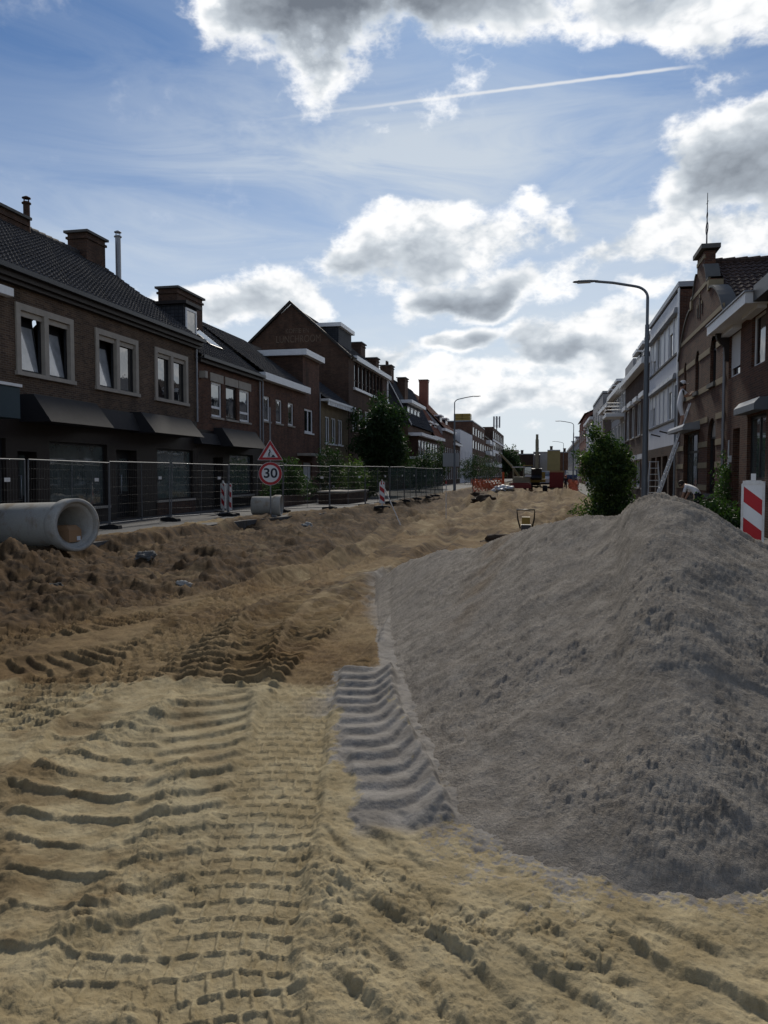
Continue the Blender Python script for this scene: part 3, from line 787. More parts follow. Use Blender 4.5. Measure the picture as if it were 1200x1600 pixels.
    sp2 = 0.75 * sst(fbm(x, y, 2.5, 3, .5, 151), -.05, .15) * np.exp(-(((px - 520) / 42) ** 2)) * sst(ff, 4.8, 5.4) * (1 - sst(ff, 5.9, 6.5))
    grey = np.clip(np.maximum(np.maximum(grey, spill), sp2), 0, 1)
    # under the heap keep the ground below it
    z = np.where((s > 0.35) & (hh > 0.1) & (px > 610), np.minimum(z, np.minimum(hh - 0.15, -0.1)), z)
    # --- colour zones
    edge = f + 0.10 * fbm(x, y, 1.5, 3, .5, 160) + 0.05 * fbm(x, y, 7, 3, .5, 161)
    brown = sst(edge, 6.20, 6.42) * (0.78 + 0.35 * fbm(x, y, 0.5, 3, .5, 162))
    damp = sst(fbm(x, y, 0.9, 5, .62, 168), -.02, .22) * (1 - sst(lateral_px(x, y), 250, 420)) * (f < 7)
    brown = np.maximum(brown, .55 * damp)
    # strips of pale sand drying on the bed
    dry = sst(fbm(x * 1.4, y * .5, 0.55, 4, .6, 165), 0.08, 0.3)
    brown = np.clip(brown - 0.45 * dry * sst(f, 8, 16), 0, 1)
    earth = np.clip(rough * (1.15 + 1.4 * fbm(x, y, 0.8, 4, .62, 170)), 0, 1) * 0.95
    earth = np.maximum(earth, 0.85 * sst(fbm(x * .8, y * .5, 0.55, 6, .66, 171), 0.03, 0.26) * sst(f, 7.5, 12))
    rm = ruts(x, y)[1] * sst(y, 12, 18)
    earth = np.clip(np.maximum(earth, .8 * rm * sst(fbm(x, y, .8, 4, .6, 175), -.25, .15)), 0, 1)  # rut bottoms darkened in the colour
    nr, na = shp
    ii = np.arange(nr * na).reshape(shp)
    fa = np.stack([ii[:-1, :-1], ii[:-1, 1:], ii[1:, 1:], ii[1:, :-1]], -1).reshape(-1, 4)
    # leave out what lies under the left pavement and houses
    cxm = x[fa].mean(1)
    fa = fa[(cxm > XW - 2.0) & (cxm < 3.6)]
    grid_mesh('sand_bed', x, y, z, fa, 'site_sand', np.stack([grey, brown, earth, np.ones_like(z)], 1), kind='structure')

    # --- the heap
    ang = np.linspace(R(-3.5), R(47), 760)
    rs = [2.3]
    while rs[-1] < 17.5:
        r = rs[-1]; rs.append(r + 0.0070 + 0.0012 * r + 0.00034 * r * r)
    rs = np.array(rs); A, RR = np.meshgrid(ang, rs); shp = A.shape; az = A - YAW
    x, y = (RR * np.sin(az)).ravel(), (RR * np.cos(az)).ravel()
    print('heap verts', x.size)
    gz = base_height(x, y)[0]
    h, s, px, ff = heap_height(x, y, gz)
    inn = sst(s, -0.02, 0.10)
    up = sst(s, 0.02, 0.2)
    h = h + inn * (0.10 * fbm(x, y, 0.8, 4, .55, 200) - 0.0 ) * sst(px, 590, 680)
    # runnels down the slope and the cut left by a bucket
    q = U(1150, 962, z=0.85); cxm, cym = q.x, q.y
    du, dv = (x - cxm) * RT.x + (y - cym) * RT.y, (x - cxm) * -math.sin(YAW) + (y - cym) * math.cos(YAW)
    dvn = dv + 0.10 * du + 0.06 * fbm(x, y, 2, 4, .55, 210)
    cut = sst(du + 0.08 * fbm(x, y, 4, 3, .5, 211), -0.42, -0.34) * (sst(dvn, -0.22, -0.10)) * (1 - sst(dvn, 0.08, 0.12))
    h = h - inn * 0.012 * cut * (0.3 + 0.7 * sst(dvn, -0.45, 0.1))
    q = U(1015, 800, z=1.25); du, dv = x - q.x, y - q.y
    h = h - 0.06 * np.exp(-((du / 0.16) ** 2 + (dv / 0.3) ** 2)) * inn
    # crumbs
    pat = 0.25 + 0.75 * sst(fbm(x, y, 1.2, 4, .6, 220), -0.15, 0.2)
    lum = pebbly(x, y, 9, 21, .96) * .35 + pebbly(x, y, 19, 22, .8) * .45 + pebbly(x, y, 40, 23, .35) * .85
    fine = 0.026 * fbm(x, y, 3.2, 4, .6, 230) + 0.018 * (.2 - np.abs(fbm(x, y, 14, 3, .7, 231))) + 0.007 * fbm(x, y, 50, 2, .6, 232)
    h = h + up * (lum * pat * (1 - 0.5 * cut) + fine * (1 - 0.4 * cut)) + 0.6 * (1 - up) * inn * (lum * .7 + fine)
    # the tyre that ran along the foot pressed it down to the bed
    idx, u, v, L = track_uv(x, y, [gp(574, 1045), gp(572, 1100), gp(598, 1180), gp(622, 1245), gp(640, 1305)], 0.6)
    m = (1 - sst(np.abs(v + .04 * fbm(x[idx], y[idx], 4, 3, .5, 301)), 0.15, 0.25)) * sst(u, -.05, .12) * (1 - sst(u, L - .12, L + .05))
    h[idx] = h[idx] * (1 - m) + m * (-0.28)
    brownp = np.zeros_like(h)
    q = U(1020, 800, z=1.25); brownp = np.exp(-(((x - q.x) / .28) ** 2 + ((y - q.y) / .5) ** 2)) * 0.9
    q2 = U(745, 880, z=0.5); brownp = np.maximum(brownp, 0.55 * np.exp(-(((px - 745 - (ff - 8) * 25) / 32) ** 2)) * sst(fbm(x, y, 2, 3, .5, 240), -.25, .2) * sst(ff, 6, 8))
    nr, na = shp; ii = np.arange(nr * na).reshape(shp)
    fa = np.stack([ii[:-1, :-1], ii[:-1, 1:], ii[1:, 1:], ii[1:, :-1]], -1).reshape(-1, 4)
    keep = (h > np.minimum(gz, -0.05) - 0.25)[fa].any(1) & (px[fa].mean(1) > 572)
    o = grid_mesh('sand_heap', x, y, h, fa[keep], 'heap_sand', np.stack([np.zeros_like(h), np.clip(brownp, 0, 1), np.zeros_like(h), np.ones_like(h)], 1))
    tag(o, 'large heap of crumbly grey sand in front of the right-hand houses', 'sand heap')


def grid_mesh(name, x, y, z, fa, mat, col, kind=None):
    used = np.unique(fa); remap = np.full(x.size, -1); remap[used] = np.arange(used.size)
    fa = remap[fa]; co = np.stack([x, y, z], 1)[used].astype(np.float32)
    me = bpy.data.meshes.new(name)
    me.vertices.add(len(co)); me.vertices.foreach_set('co', co.ravel())
    me.loops.add(fa.size); me.loops.foreach_set('vertex_index', fa.ravel().astype(np.int32))
    me.polygons.add(len(fa)); me.polygons.foreach_set('loop_start', np.arange(0, fa.size, 4, dtype=np.int32)); me.polygons.foreach_set('loop_total', np.full(len(fa), 4, np.int32))
    me.update(calc_edges=True)
    me.polygons.foreach_set('use_smooth', np.ones(len(fa), bool))
    ca = me.color_attributes.new('zone', 'FLOAT_COLOR', 'POINT'); ca.data.foreach_set('color', col[used].astype(np.float32).ravel())
    me.materials.append(M[mat])
    o = bpy.data.objects.new(name, me); COL.objects.link(o)
    if kind: o['kind'] = kind
    return o


build_ground()
g = MB().quad((-3000, -3000, -0.75), (3000, -3000, -0.75), (3000, 3000, -0.75), (-3000, 3000, -0.75)).build('ground', 'far_ground'); tag(g, kind='structure')
g = MB().prism([(XL - .3, -10), (XW, -10), (XW, 24), (XW + .9, 29), (XW + 1.9, 34), (XW + 2.3, 38), (XW + 2.3, 260), (XL - .3, 260)], -.5, 0.0, 2).build('pavement_left', 'paving'); tag(g, kind='structure')
g = MB().box(2.9, XR + 0.3, -10, 260, -0.5, 0.0).build('pavement_right', 'paving'); tag(g, kind='structure')
g = MB().quad((XW - 1, 120, -0.30), (3.2, 120, -0.30), (3.2, 262, -0.05), (XW - 1, 262, -0.05)).build('road_bed', 'far_ground'); tag(g, kind='structure')

# ------------------------------------------------------------------ buildings
TL = lambda u, v, w: (XL + w, u, v)          # left row, seen from the street: along, up, out
TR = lambda u, v, w: (XR - w, u, v)
def TF(Y): return lambda u, v, w: (u, Y - w, v)
def yl(px, py=700): return U(px, py, x=XL).y
def zl(px, py, x=XL): return U(px, py, x=x).z
def yr(px, py=700): return U(px, py, x=XR).y
def zr(px, py, x=XR): return U(px, py, x=x).z
ROOTS = []

def building(name, label, cat='building', group=None):
    o = empty(name); tag(o, label, cat, group); ROOTS.append(o); return o

def rebase_all():
    """move every thing's Empty to the middle of its base"""
    bpy.context.view_layer.update()
    for r in ROOTS:
        pts = []
        def walk(o):
            for c in [q for q in o.children]:
                if c.type == 'MESH':
                    pts.extend(c.matrix_world @ Vector(b) for b in c.bound_box)
                walk(c)
        walk(r)
        if not pts: continue
        lo = Vector([min(p[i] for p in pts) for i in range(3)]); hi = Vector([max(p[i] for p in pts) for i in range(3)])
        c = Vector(((lo.x + hi.x) / 2, (lo.y + hi.y) / 2, lo.z))
        r.location = c
        for ch in r.children: ch.location = ch.location - c


def wall(root, T, u0, u1, v0, v1, holes, mat, d=0.28, name='wall', extra=None):
    us = sorted({u0, u1, *[h[0] for h in holes], *[h[1] for h in holes]}); vs = sorted({v0, v1, *[h[2] for h in holes], *[h[3] for h in holes]})
    us = [u for u in us if u0 <= u <= u1]; vs = [v for v in vs if v0 <= v <= v1]
    mb = MB(T)
    for i in range(len(us) - 1):
        for j in range(len(vs) - 1):
            cu, cv = (us[i] + us[i + 1]) / 2, (vs[j] + vs[j + 1]) / 2
            if any(h[0] < cu < h[1] and h[2] < cv < h[3] for h in holes): continue
            mb.quad((us[i], vs[j], 0), (us[i + 1], vs[j], 0), (us[i + 1], vs[j + 1], 0), (us[i], vs[j + 1], 0))
    for (a, b, c, e) in holes:
        for p, q in (((a, c), (b, c)), ((b, c), (b, e)), ((b, e), (a, e)), ((a, e), (a, c))):
            mb.quad((*p, 0), (*q, 0), (*q, -d), (*p, -d))
    if extra:
        for pts in extra: mb.poly([(u, v, 0) for u, v in pts])
    return mb.build(name, mat, root)


def window(root, T, u0, u1, v0, v1, fmat='white_paint', nx=1, ny=1, rec=0.10, fw=0.06, sill='stone', pane='glass', tilt=0, name='window', bars=None, label=None, panes=True):
    """frame with its panes; tilt: angles in degrees by which each column of sashes leans in at the top"""
    mb = MB(T)
    cols = [u0 + (u1 - u0) * i / nx for i in range(nx + 1)]; rows = [v0, *(bars or [v0 + (v1 - v0) * j / ny for j in range(1, ny)]), v1]
    f = fw
    mb.box(u0, u0 + f, v0, v1, -rec - .06, -rec); mb.box(u1 - f, u1, v0, v1, -rec - .06, -rec)
    mb.box(u0 + f, u1 - f, v0, v0 + f, -rec - .06, -rec); mb.box(u0 + f, u1 - f, v1 - f, v1, -rec - .06, -rec)
    for c in cols[1:-1]: mb.box(c - f / 2, c + f / 2, v0 + f, v1 - f, -rec - .06, -rec - .002)
    for r in rows[1:-1]: mb.box(u0 + f, u1 - f, r - f / 2, r + f / 2, -rec - .058, -rec - .004)
    o = mb.build(name, fmat, root)
    if label: o['label'] = label
    if sill:
        MB(T).box(u0 - .08, u1 + .08, v0 - .09, v0 - .003, -rec, 0.07).build('sill', sill, o)
    tl = tilt if isinstance(tilt, (list, tuple)) else [tilt] * nx
    if panes:
        for i in range(nx):
            for j in range(len(rows) - 1):
                a, b, c, e = cols[i] + f * .5, cols[i + 1] - f * .5, rows[j] + f * .5, rows[j + 1] - f * .5
                an = math.tan(R(tl[i]))
                if tl[i]:
                    g = 0.05; k = (e - c)
                    s = MB(T)
                    for (p, q, r_, t_) in ((a, a + g, c, e), (b - g, b, c, e), (a + g, b - g, c, c + g), (a + g, b - g, e - g, e)):
                        s.add([(p, r_, -rec - .02 - an * (r_ - c)), (q, r_, -rec - .02 - an * (r_ - c)), (q, t_, -rec - .02 - an * (t_ - c)), (p, t_, -rec - .02 - an * (t_ - c)),
                               (p, r_, -rec - .07 - an * (r_ - c)), (q, r_, -rec - .07 - an * (r_ - c)), (q, t_, -rec - .07 - an * (t_ - c)), (p, t_, -rec - .07 - an * (t_ - c))],
                              [(0, 1, 2, 3), (7, 6, 5, 4), (0, 4, 5, 1), (1, 5, 6, 2), (2, 6, 7, 3), (3, 7, 4, 0)])
                    s.build('sash', 'black_paint' if fmat != 'white_paint' else fmat, o)
                    MB(T).quad((a + g, c + g, -rec - .045 - an * g), (b - g, c + g, -rec - .045 - an * g), (b - g, e - g, -rec - .045 - an * (k - g)), (a + g, e - g, -rec - .045 - an * (k - g))).build('pane', pane, o)
                    MB(T).quad((a, c, -rec - .26), (b, c, -rec - .26), (b, e, -rec - .26), (a, e, -rec - .26)).build('backing', 'interior_dark', o)
                else:
                    MB(T).quad((a, c, -rec - .03), (b, c, -rec - .03), (b, e, -rec - .03), (a, e, -rec - .03)).build('pane', pane, o)
    return o


def tile_slope(e0, e1, r0, r1, row=0.30, colw=0.24, amp=0.028, step=0.035):
    """a roof slope of overlapping pantiles from the eave line e0-e1 up to the ridge line r0-r1"""
    e0, e1, r0, r1 = map(Vector, (e0, e1, r0, r1))
    ln = (e1 - e0).length; h = ((r0 - e0).length + (r1 - e1).length) / 2
    nr = max(2, int(h / row)); nc = max(2, int(ln / colw)); m = nc * 4
    nrm = (e1 - e0).cross(r0 - e0).normalized()
    if nrm.z < 0: nrm = -nrm
    vs, fs = [], []
    for i in range(nr):
        for q in (0, 1):
            t = (i + q) / nr; a = e0.lerp(r0, t); b = e1.lerp(r1, t)
            for k in range(m + 1):
                ph = 2 * math.pi * k / 4
                p = a.lerp(b, k / m) + nrm * (amp * (math.cos(ph) + 0.4 * math.sin(ph)) + step * (1 - q) + 0.02)
                vs.append(tuple(p))
    w = m + 1
    for i in range(2 * nr - 1):
        for k in range(m): fs.append((i * w + k, i * w + k + 1, (i + 1) * w + k + 1, (i + 1) * w + k))
    mb = MB(); mb.add(vs, fs); return mb


def chimney(root, x0, x1, y0, y1, z0, z1, mat='brick_dark', cap='concrete_dark', pots=0):
    mb = MB(); mb.box(x0, x1, y0, y1, z0, z1); mb.box(x0 - .06, x1 + .06, y0 - .06, y1 + .06, z1 - .25, z1 - .15)
    o = mb.build('chimney', mat, root)
    MB().box(x0 - .12, x1 + .12, y0 - .12, y1 + .12, z1, z1 + .10).build('cap', cap, o)
    for i in range(pots):
        cx = (x0 + x1) / 2; cy = y0 + (y1 - y0) * (i + 1) / (pots + 1)
        MB().lathe([(.11, 0), (.12, .3), (.09, .45), (.13, .47), (.13, .5), (0, .5)], 10, org=(cx, cy, z1 + .1)).build('pot', 'brick_dark', o)
    return o

def body(root, x0, x1, y0, y1, z1, mat, name='side_wall', z0=-0.5):
    """side and rear walls of a house (the street wall is built apart)"""
    mb = MB(); mb.quad((x0, y0, z0), (x1, y0, z0), (x1, y0, z1), (x0, y0, z1)); mb.quad((x0, y1, z0), (x1, y1, z0), (x1, y1, z1), (x0, y1, z1))
    xb = x0 if abs(x0) > abs(x1) else x1
    mb.quad((xb, y0, z0), (xb, y1, z0), (xb, y1, z1), (xb, y0, z1))
    return mb.build(name, mat, root)

def gable_tris(root, xe, xb, ze, xr_, zr_, ys, mat):
    for y in ys:
        MB().poly([(xe, y, ze), (xr_, y, zr_), (xb, y, ze)]).build('gable', mat, root)

def pipe_down(root, x, y, z0, z1, mat='zinc', r=0.045):
    mb = MB(); mb.tube([(x, y, z1), (x, y, z0)], r, 8)
    for z in (z0 + .6, (z0 + z1) / 2, z1 - .5): mb.tube([(x, y, z), (x, y, z + .05)], r + .015, 8)
    return mb.build('downpipe', mat, root)

def gutter(root, x, y0, y1, z, s, mat='zinc', w=.16, h=.12):
    """s = +1: street lies towards +x"""
    mb = MB(); mb.box(min(x, x + s * w), max(x, x + s * w), y0, y1, z - h, z - h + .015); mb.box(*sorted((x + s * (w - .015), x + s * w)), y0, y1, z - h + .016, z + .02)
    return mb.build('gutter', mat, root)


# ---------------------------------------------------------------- left row 1: brown brick house over shops
def left_one():
    r = building('shop_house', 'long brown brick house over shops with stone-framed twin windows and dark tiled roof', 'house')
    y0, y1, ze = 9.0, yl(308), 7.45
    wins = [(yl(-95), yl(-30)), (yl(28), yl(117)), (yl(151), yl(217)), (yl(243), yl(294))]
    wins = [(a, b, 4.52, 6.58) for a, b in wins]
    wins[0] = (wins[1][0] - (wins[2][0] - wins[1][0]), wins[1][0] - (wins[2][0] - wins[1][0]) + (wins[2][1] - wins[2][0]), 4.52, 6.58)
    wall(r, TL, y0, y1, 3.9, ze, wins, 'brick_brown')
    body(r, XL - 9, XL, y0, y1, ze, 'brick_brown')
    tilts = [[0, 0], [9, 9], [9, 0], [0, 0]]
    for w, tl in zip(wins, tilts):
        a, b, c, e = w; g = .19
        mb = MB(TL)      # stone surround
        mb.box(a, a + g, c, e, -.18, .05); mb.box(b - g, b, c, e, -.18, .05); mb.box(a + g, b - g, e - g, e, -.18, .048); mb.box(a - .05, b + .05, c - .02, c + .10, -.18, .09)
        m = (a + b) / 2; mb.box(m - .10, m + .10, c + .1, e - g, -.18, .046)
        st = mb.build('stone_surround', 'stone', r)
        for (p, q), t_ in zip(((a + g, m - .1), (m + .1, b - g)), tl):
            o = window(r, TL, p, q, c + .1, e - g, 'black_paint', 1, 1, .09, .07, None, 'glass_pale' if t_ else 'glass', t_)
            MB(TL).box(p + .01, q - .01, e - g - .16, e - g - .003, -.085, -.03).build('trickle_vent', 'stone', o)
    # roof
    xr_, zr_ = XL - 4.7, 11.0
    tile_slope((XL + .25, y0, ze - .05), (XL + .25, y1 + .1, ze - .05), (xr_, y0, zr_), (xr_, y1 + .1, zr_), .30, .24).build('roof_tiles', 'tile_dark', r)['kind'] = 'stuff'
    MB().quad((XL - 9.6, y0, ze - .05), (XL - 9.6, y1, ze - .05), (xr_, y1, zr_), (xr_, y0, zr_)).build('rear_roof', 'tile_dark', r)
    mb = MB(); n = int((y1 - y0) / .42)
    for i in range(n):
        a = y0 + i * .42; mb.tube([(xr_, a, zr_ + .03), (xr_, a + .45, zr_ + .055)], [.13, .15], 8)
    mb.build('ridge_tiles', 'tile_dark', r)['kind'] = 'stuff'
    gable_tris(r, XL, XL - 9, ze, xr_, zr_ - .05, (y0, y1), 'brick_brown')
    mb = MB(TL); mb.box(y0, y1 + .1, ze - .30, ze - .06, -.1, .30); mb.box(y0, y1 + .1, ze - .42, ze - .30, -.1, .18)
    mb.build('eave_board', 'dark_wood', r)
    gutter(r, XL + .30, y0, y1 + .1, ze - .02, 1, 'steel_dark')
    pipe_down(r, XL + .09, y1 - .12, 3.9, ze - .3)
    chimney(r, xr_ - .45, xr_ + .45, *sorted((U(118, 370, x=xr_).y + .1, U(150, 390, x=xr_).y)), zr_ - .8, U(133, 366, x=xr_).z - .12, 'brick_dark')
    chimney(r, xr_ - .4, xr_ + .4, U(-40, 340, x=xr_).y, U(28, 340, x=xr_).y, zr_ - .8, U(10, 336, x=xr_).z, 'brick_dark')
    chimney(r, XL - 3.5, XL - 2.5, U(262, 470, x=XL - 3).y, U(302, 470, x=XL - 3).y, 8.4, U(285, 462, x=XL - 3).z, 'brick_dark')
    for px, pt, pb, x in ((184, 360, 440, xr_ + .9), (41, 306, 362, xr_ + .3)):
        p = U(px, pt, x=x); q = U(px, pb, x=x)
        mb = MB(); mb.tube([(x, p.y, q.z - .5), (x, p.y, p.z - .22)], .12, 12); mb.lathe([(.16, 0), (.16, .03), (.02, .10), (0, .1)], 12, org=(x, p.y, p.z - .10)); mb.tube([(x, p.y, p.z - .3), (x, p.y, p.z - .26)], .17, 12)
        for k in range(4):
            an = k * math.pi / 2; mb.tube([(x + .11 * math.cos(an), p.y + .11 * math.sin(an), p.z - .27), (x + .11 * math.cos(an), p.y + .11 * math.sin(an), p.z - .08)], .012, 5)
        mb.lathe([(.19, 0), (.14, .06), (.125, .3)], 12, org=(x, p.y, q.z - .35))
        mb.build('flue', 'zinc' if px == 184 else 'brick_dark', r)
    # shop fronts: dark timber between glass
    sh = [(yl(78, 740), yl(168, 740), .55, 2.65), (yl(246, 740), yl(302, 740), .6, 2.65), (yl(-60, 740), yl(10, 740), .55, 2.65)]
    dr = [(yl(182, 740), yl(214, 740), .05, 2.5), (yl(28, 740), yl(58, 740), .05, 2.3), (yl(304, 740), y1 - .25, .05, 2.5)]
    wall(r, TL, y0, y1, 0, 3.9, sh + dr, 'dark_wood', name='shop_front', d=.5)
    for w in sh: window(r, TL, *w, 'black_paint', 1, 1, .12, .07, 'stone', 'glass_shop', name='shop_window')
    for i, (a, b, c, e) in enumerate(dr):
        mb = MB(TL); mb.box(a, b, c, e, -.40, -.35); d = mb.build('door', 'black_paint', r)
        for k in range(2):
            p = a + .1 + (b - a) / 2 * k; q = p + (b - a) / 2 - .2
            MB(TL).quad((p, 1.0, -.345), (q, 1.0, -.345), (q, 2.2, -.345), (p, 2.2, -.345)).build('pane', 'glass_shop', d)
        m = (a + b) / 2
        MB(TL).tube([(m, .9, -.30), (m + .02, .9, -.24), (m + .02, 1.6, -.24), (m, 1.6, -.30)], .02, 6).build('handle', 'steel_galv', d)
    # plinth in dark brick
    MB(TL).box(sh[1][0] - .1, sh[1][1] + .1, 0, .5, 0.003, .04).build('plinth', 'brick_dark', r)
    # grey mansard canopies
    def canopy(a, b, out_t, out_b, z0, z1):
        mb = MB(TL)
        P = [(a, z1, out_t), (b, z1, out_t), (b + .05, z0, out_b), (a - .05, z0, out_b), (a, z1, -.02), (b, z1, -.02), (b + .05, z0, -.02), (a - .05, z0, -.02)]
        mb.add(P, [(0, 1, 2, 3)], 0); mb.add(P, [(0, 3, 7, 4), (1, 5, 6, 2)], 1); mb.add(P, [(3, 2, 6, 7), (0, 4, 5, 1)], 1)
        return mb.build('canopy', ['canopy_grey', 'canopy_side'], r)
    pa = U(76, 656, x=XL + 1.0); pb = U(175, 666, x=XL + 1.0)
    canopy(pa.y + .1, pb.y, .45, 1.05, 3.15, 3.95)
    canopy(pb.y - .1, U(242, 674, x=XL + .55).y, .15, .45, 3.2, 3.85)
    canopy(U(242, 674, x=XL + 1.0).y, U(323, 683, x=XL + 1.0).y - .4, .45, 1.05, 3.15, 3.9)
    q = U(29, 640, x=XL + 1.3)
    mb = MB(TL); mb.box(y0, q.y, 3.10, 3.92, -.02, 1.35, 0); mb.box(y0, q.y + .04, 3.925, 4.0, -.02, 1.40, 1)
    mb.build('box_canopy', ['teal_board', 'white_paint'], r)
    mb = MB(TL); mb.box(yl(0, 430) - 2.5, yl(9, 440), 6.62, 6.85, .003, .25); mb.build('wall_box', 'white_paint', r)
    return r

left_one()


# ---------------------------------------------------------------- left row 2
def left_two():
    r = building('brick_house', 'red-brown brick house with one dark dormer, skylight and three narrow windows above shop', 'house')
    y0, y1, ze = yl(308) + .02, yl(406), 6.8
    ws = [(yl(331), yl(348)), (yl(354), yl(371)), (yl(375), yl(391))]
    ws = [(a, b, 4.25, 5.85) for a, b in ws]
    wall(r, TL, y0, y1, 3.6, ze, ws, 'brick_red')
    for i, w in enumerate(ws):
        window(r, TL, *w, 'white_paint' if i != 1 else 'dark_wood', 1, 1, .07, .11, 'stone', 'glass', 0, bars=[4.25 + .45] if i != 1 else None)
        MB(TL).box(w[0] - .12, w[1] + .12, w[3] + .003, w[3] + .38, -.02, .03).build('lintel', 'stone', r)
    body(r, XL - 8, XL, y0, y1, ze, 'brick_red')
    xr_, zr_ = XL - 4.1, 10.15
    tile_slope((XL + .2, y0, ze - .03), (XL + .2, y1, ze - .03), (xr_, y0, zr_), (xr_, y1, zr_)).build('roof_tiles', 'tile_dark', r)['kind'] = 'stuff'
    MB().quad((XL - 8.2, y0, ze), (XL - 8.2, y1, ze), (xr_, y1, zr_), (xr_, y0, zr_)).build('rear_roof', 'tile_dark', r)
    gable_tris(r, XL, XL - 8, ze, xr_, zr_ - .05, (y0, y1), 'brick_red')
    MB(TL).box(y0, y1, ze - .28, ze - .05, -.1, .22).build('eave_board', 'dark_wood', r)
    gutter(r, XL + .22, y0, y1, ze, 1, 'steel_dark')
    pipe_down(r, XL + .09, y1 - .15, 3.4, ze - .3)
    # dormer
    a, b = y0 + .35, yl(331, 520); zt = 9.1; xd = XL - .75
    mb = MB(); mb.box(xd - 2.6, xd, a, b, 7.2, zt); d = mb.build('dormer', 'tile_slate', r)
    mb = MB(); mb.box(xd - 2.8, xd + .22, a - .18, b + .18, zt, zt + .14); mb.build('dormer_roof', 'dark_wood', d)
    T = lambda u, v, w: (xd + w, u, v)
    window(r, T, a + .12, b - .12, 7.65, zt - .12, 'white_paint', 1, 1, -.08, .10, None, 'glass', name='dormer_window')
    # skylight on the slope
    def on(y, t, up=.0):
        p = Vector((XL + .2, y, ze - .03)).lerp(Vector((xr_, y, zr_)), t); n = Vector((zr_ - ze, 0, (XL + .2) - xr_)).normalized(); return tuple(p + n * up)
    ya, yb = yl(356, 540) + .3, yl(378, 545)
    mb = MB(); mb.add([on(ya, .30, .05), on(yb, .30, .05), on(yb, .62, .05), on(ya, .62, .05), on(ya, .30, .14), on(yb, .30, .14), on(yb, .62, .14), on(ya, .62, .14)],
                      [(0, 1, 5, 4), (1, 2, 6, 5), (2, 3, 7, 6), (3, 0, 4, 7), (4, 5, 6, 7)])
    s = mb.build('skylight', 'steel_dark', r)
    MB().quad(on(ya + .06, .315, .147), on(yb - .06, .315, .147), on(yb - .06, .605, .147), on(ya + .06, .605, .147)).build('pane', 'glass', s)
    # lamp box on the wall
    MB(TL).box(y0 + .25, y0 + .5, 5.85, 6.15, .003, .3).build('wall_lamp', 'stone', r)
    sh = [(y0 + 3.4, y1 - 1.0, .6, 2.6)]; dr = [(y0 + 1.6, y0 + 2.7, .05, 2.4)]
    wall(r, TL, y0, y1, 0, 3.6, sh + dr, 'dark_wood', name='shop_front', d=.5)
    for w in sh: window(r, TL, *w, 'black_paint', 1, 1, .12, .07, 'stone', 'glass_shop', name='shop_window')
    for (a, b, c, e) in dr:
        d = MB(TL).box(a, b, c, e, -.45, -.40).build('door', 'black_paint', r)
        MB(TL).quad((a + .15, .9, -.395), (b - .15, .9, -.395), (b - .15, 2.1, -.395), (a + .15, 2.1, -.395)).build('pane', 'glass_shop', d)
    def canopy(a, b, ot, ob, z0, z1):
        mb = MB(TL); P = [(a, z1, ot), (b, z1, ot), (b + .05, z0, ob), (a - .05, z0, ob), (a, z1, -.02), (b, z1, -.02), (b + .05, z0, -.02), (a - .05, z0, -.02)]
        mb.add(P, [(0, 1, 2, 3)], 0); mb.add(P, [(0, 3, 7, 4), (1, 5, 6, 2), (3, 2, 6, 7), (0, 4, 5, 1)], 1)
        return mb.build('canopy', ['canopy_grey', 'canopy_side'], r)
    canopy(y0 - .3, U(357, 690, x=XL + .5).y, .15, .4, 2.95, 3.45)
    c0 = U(366, 690, x=XL + 1.0).y
    canopy(c0, U(417, 693, x=XL + 1.0).y, .4, 1.0, 2.9, 3.75)
    return r

left_two()


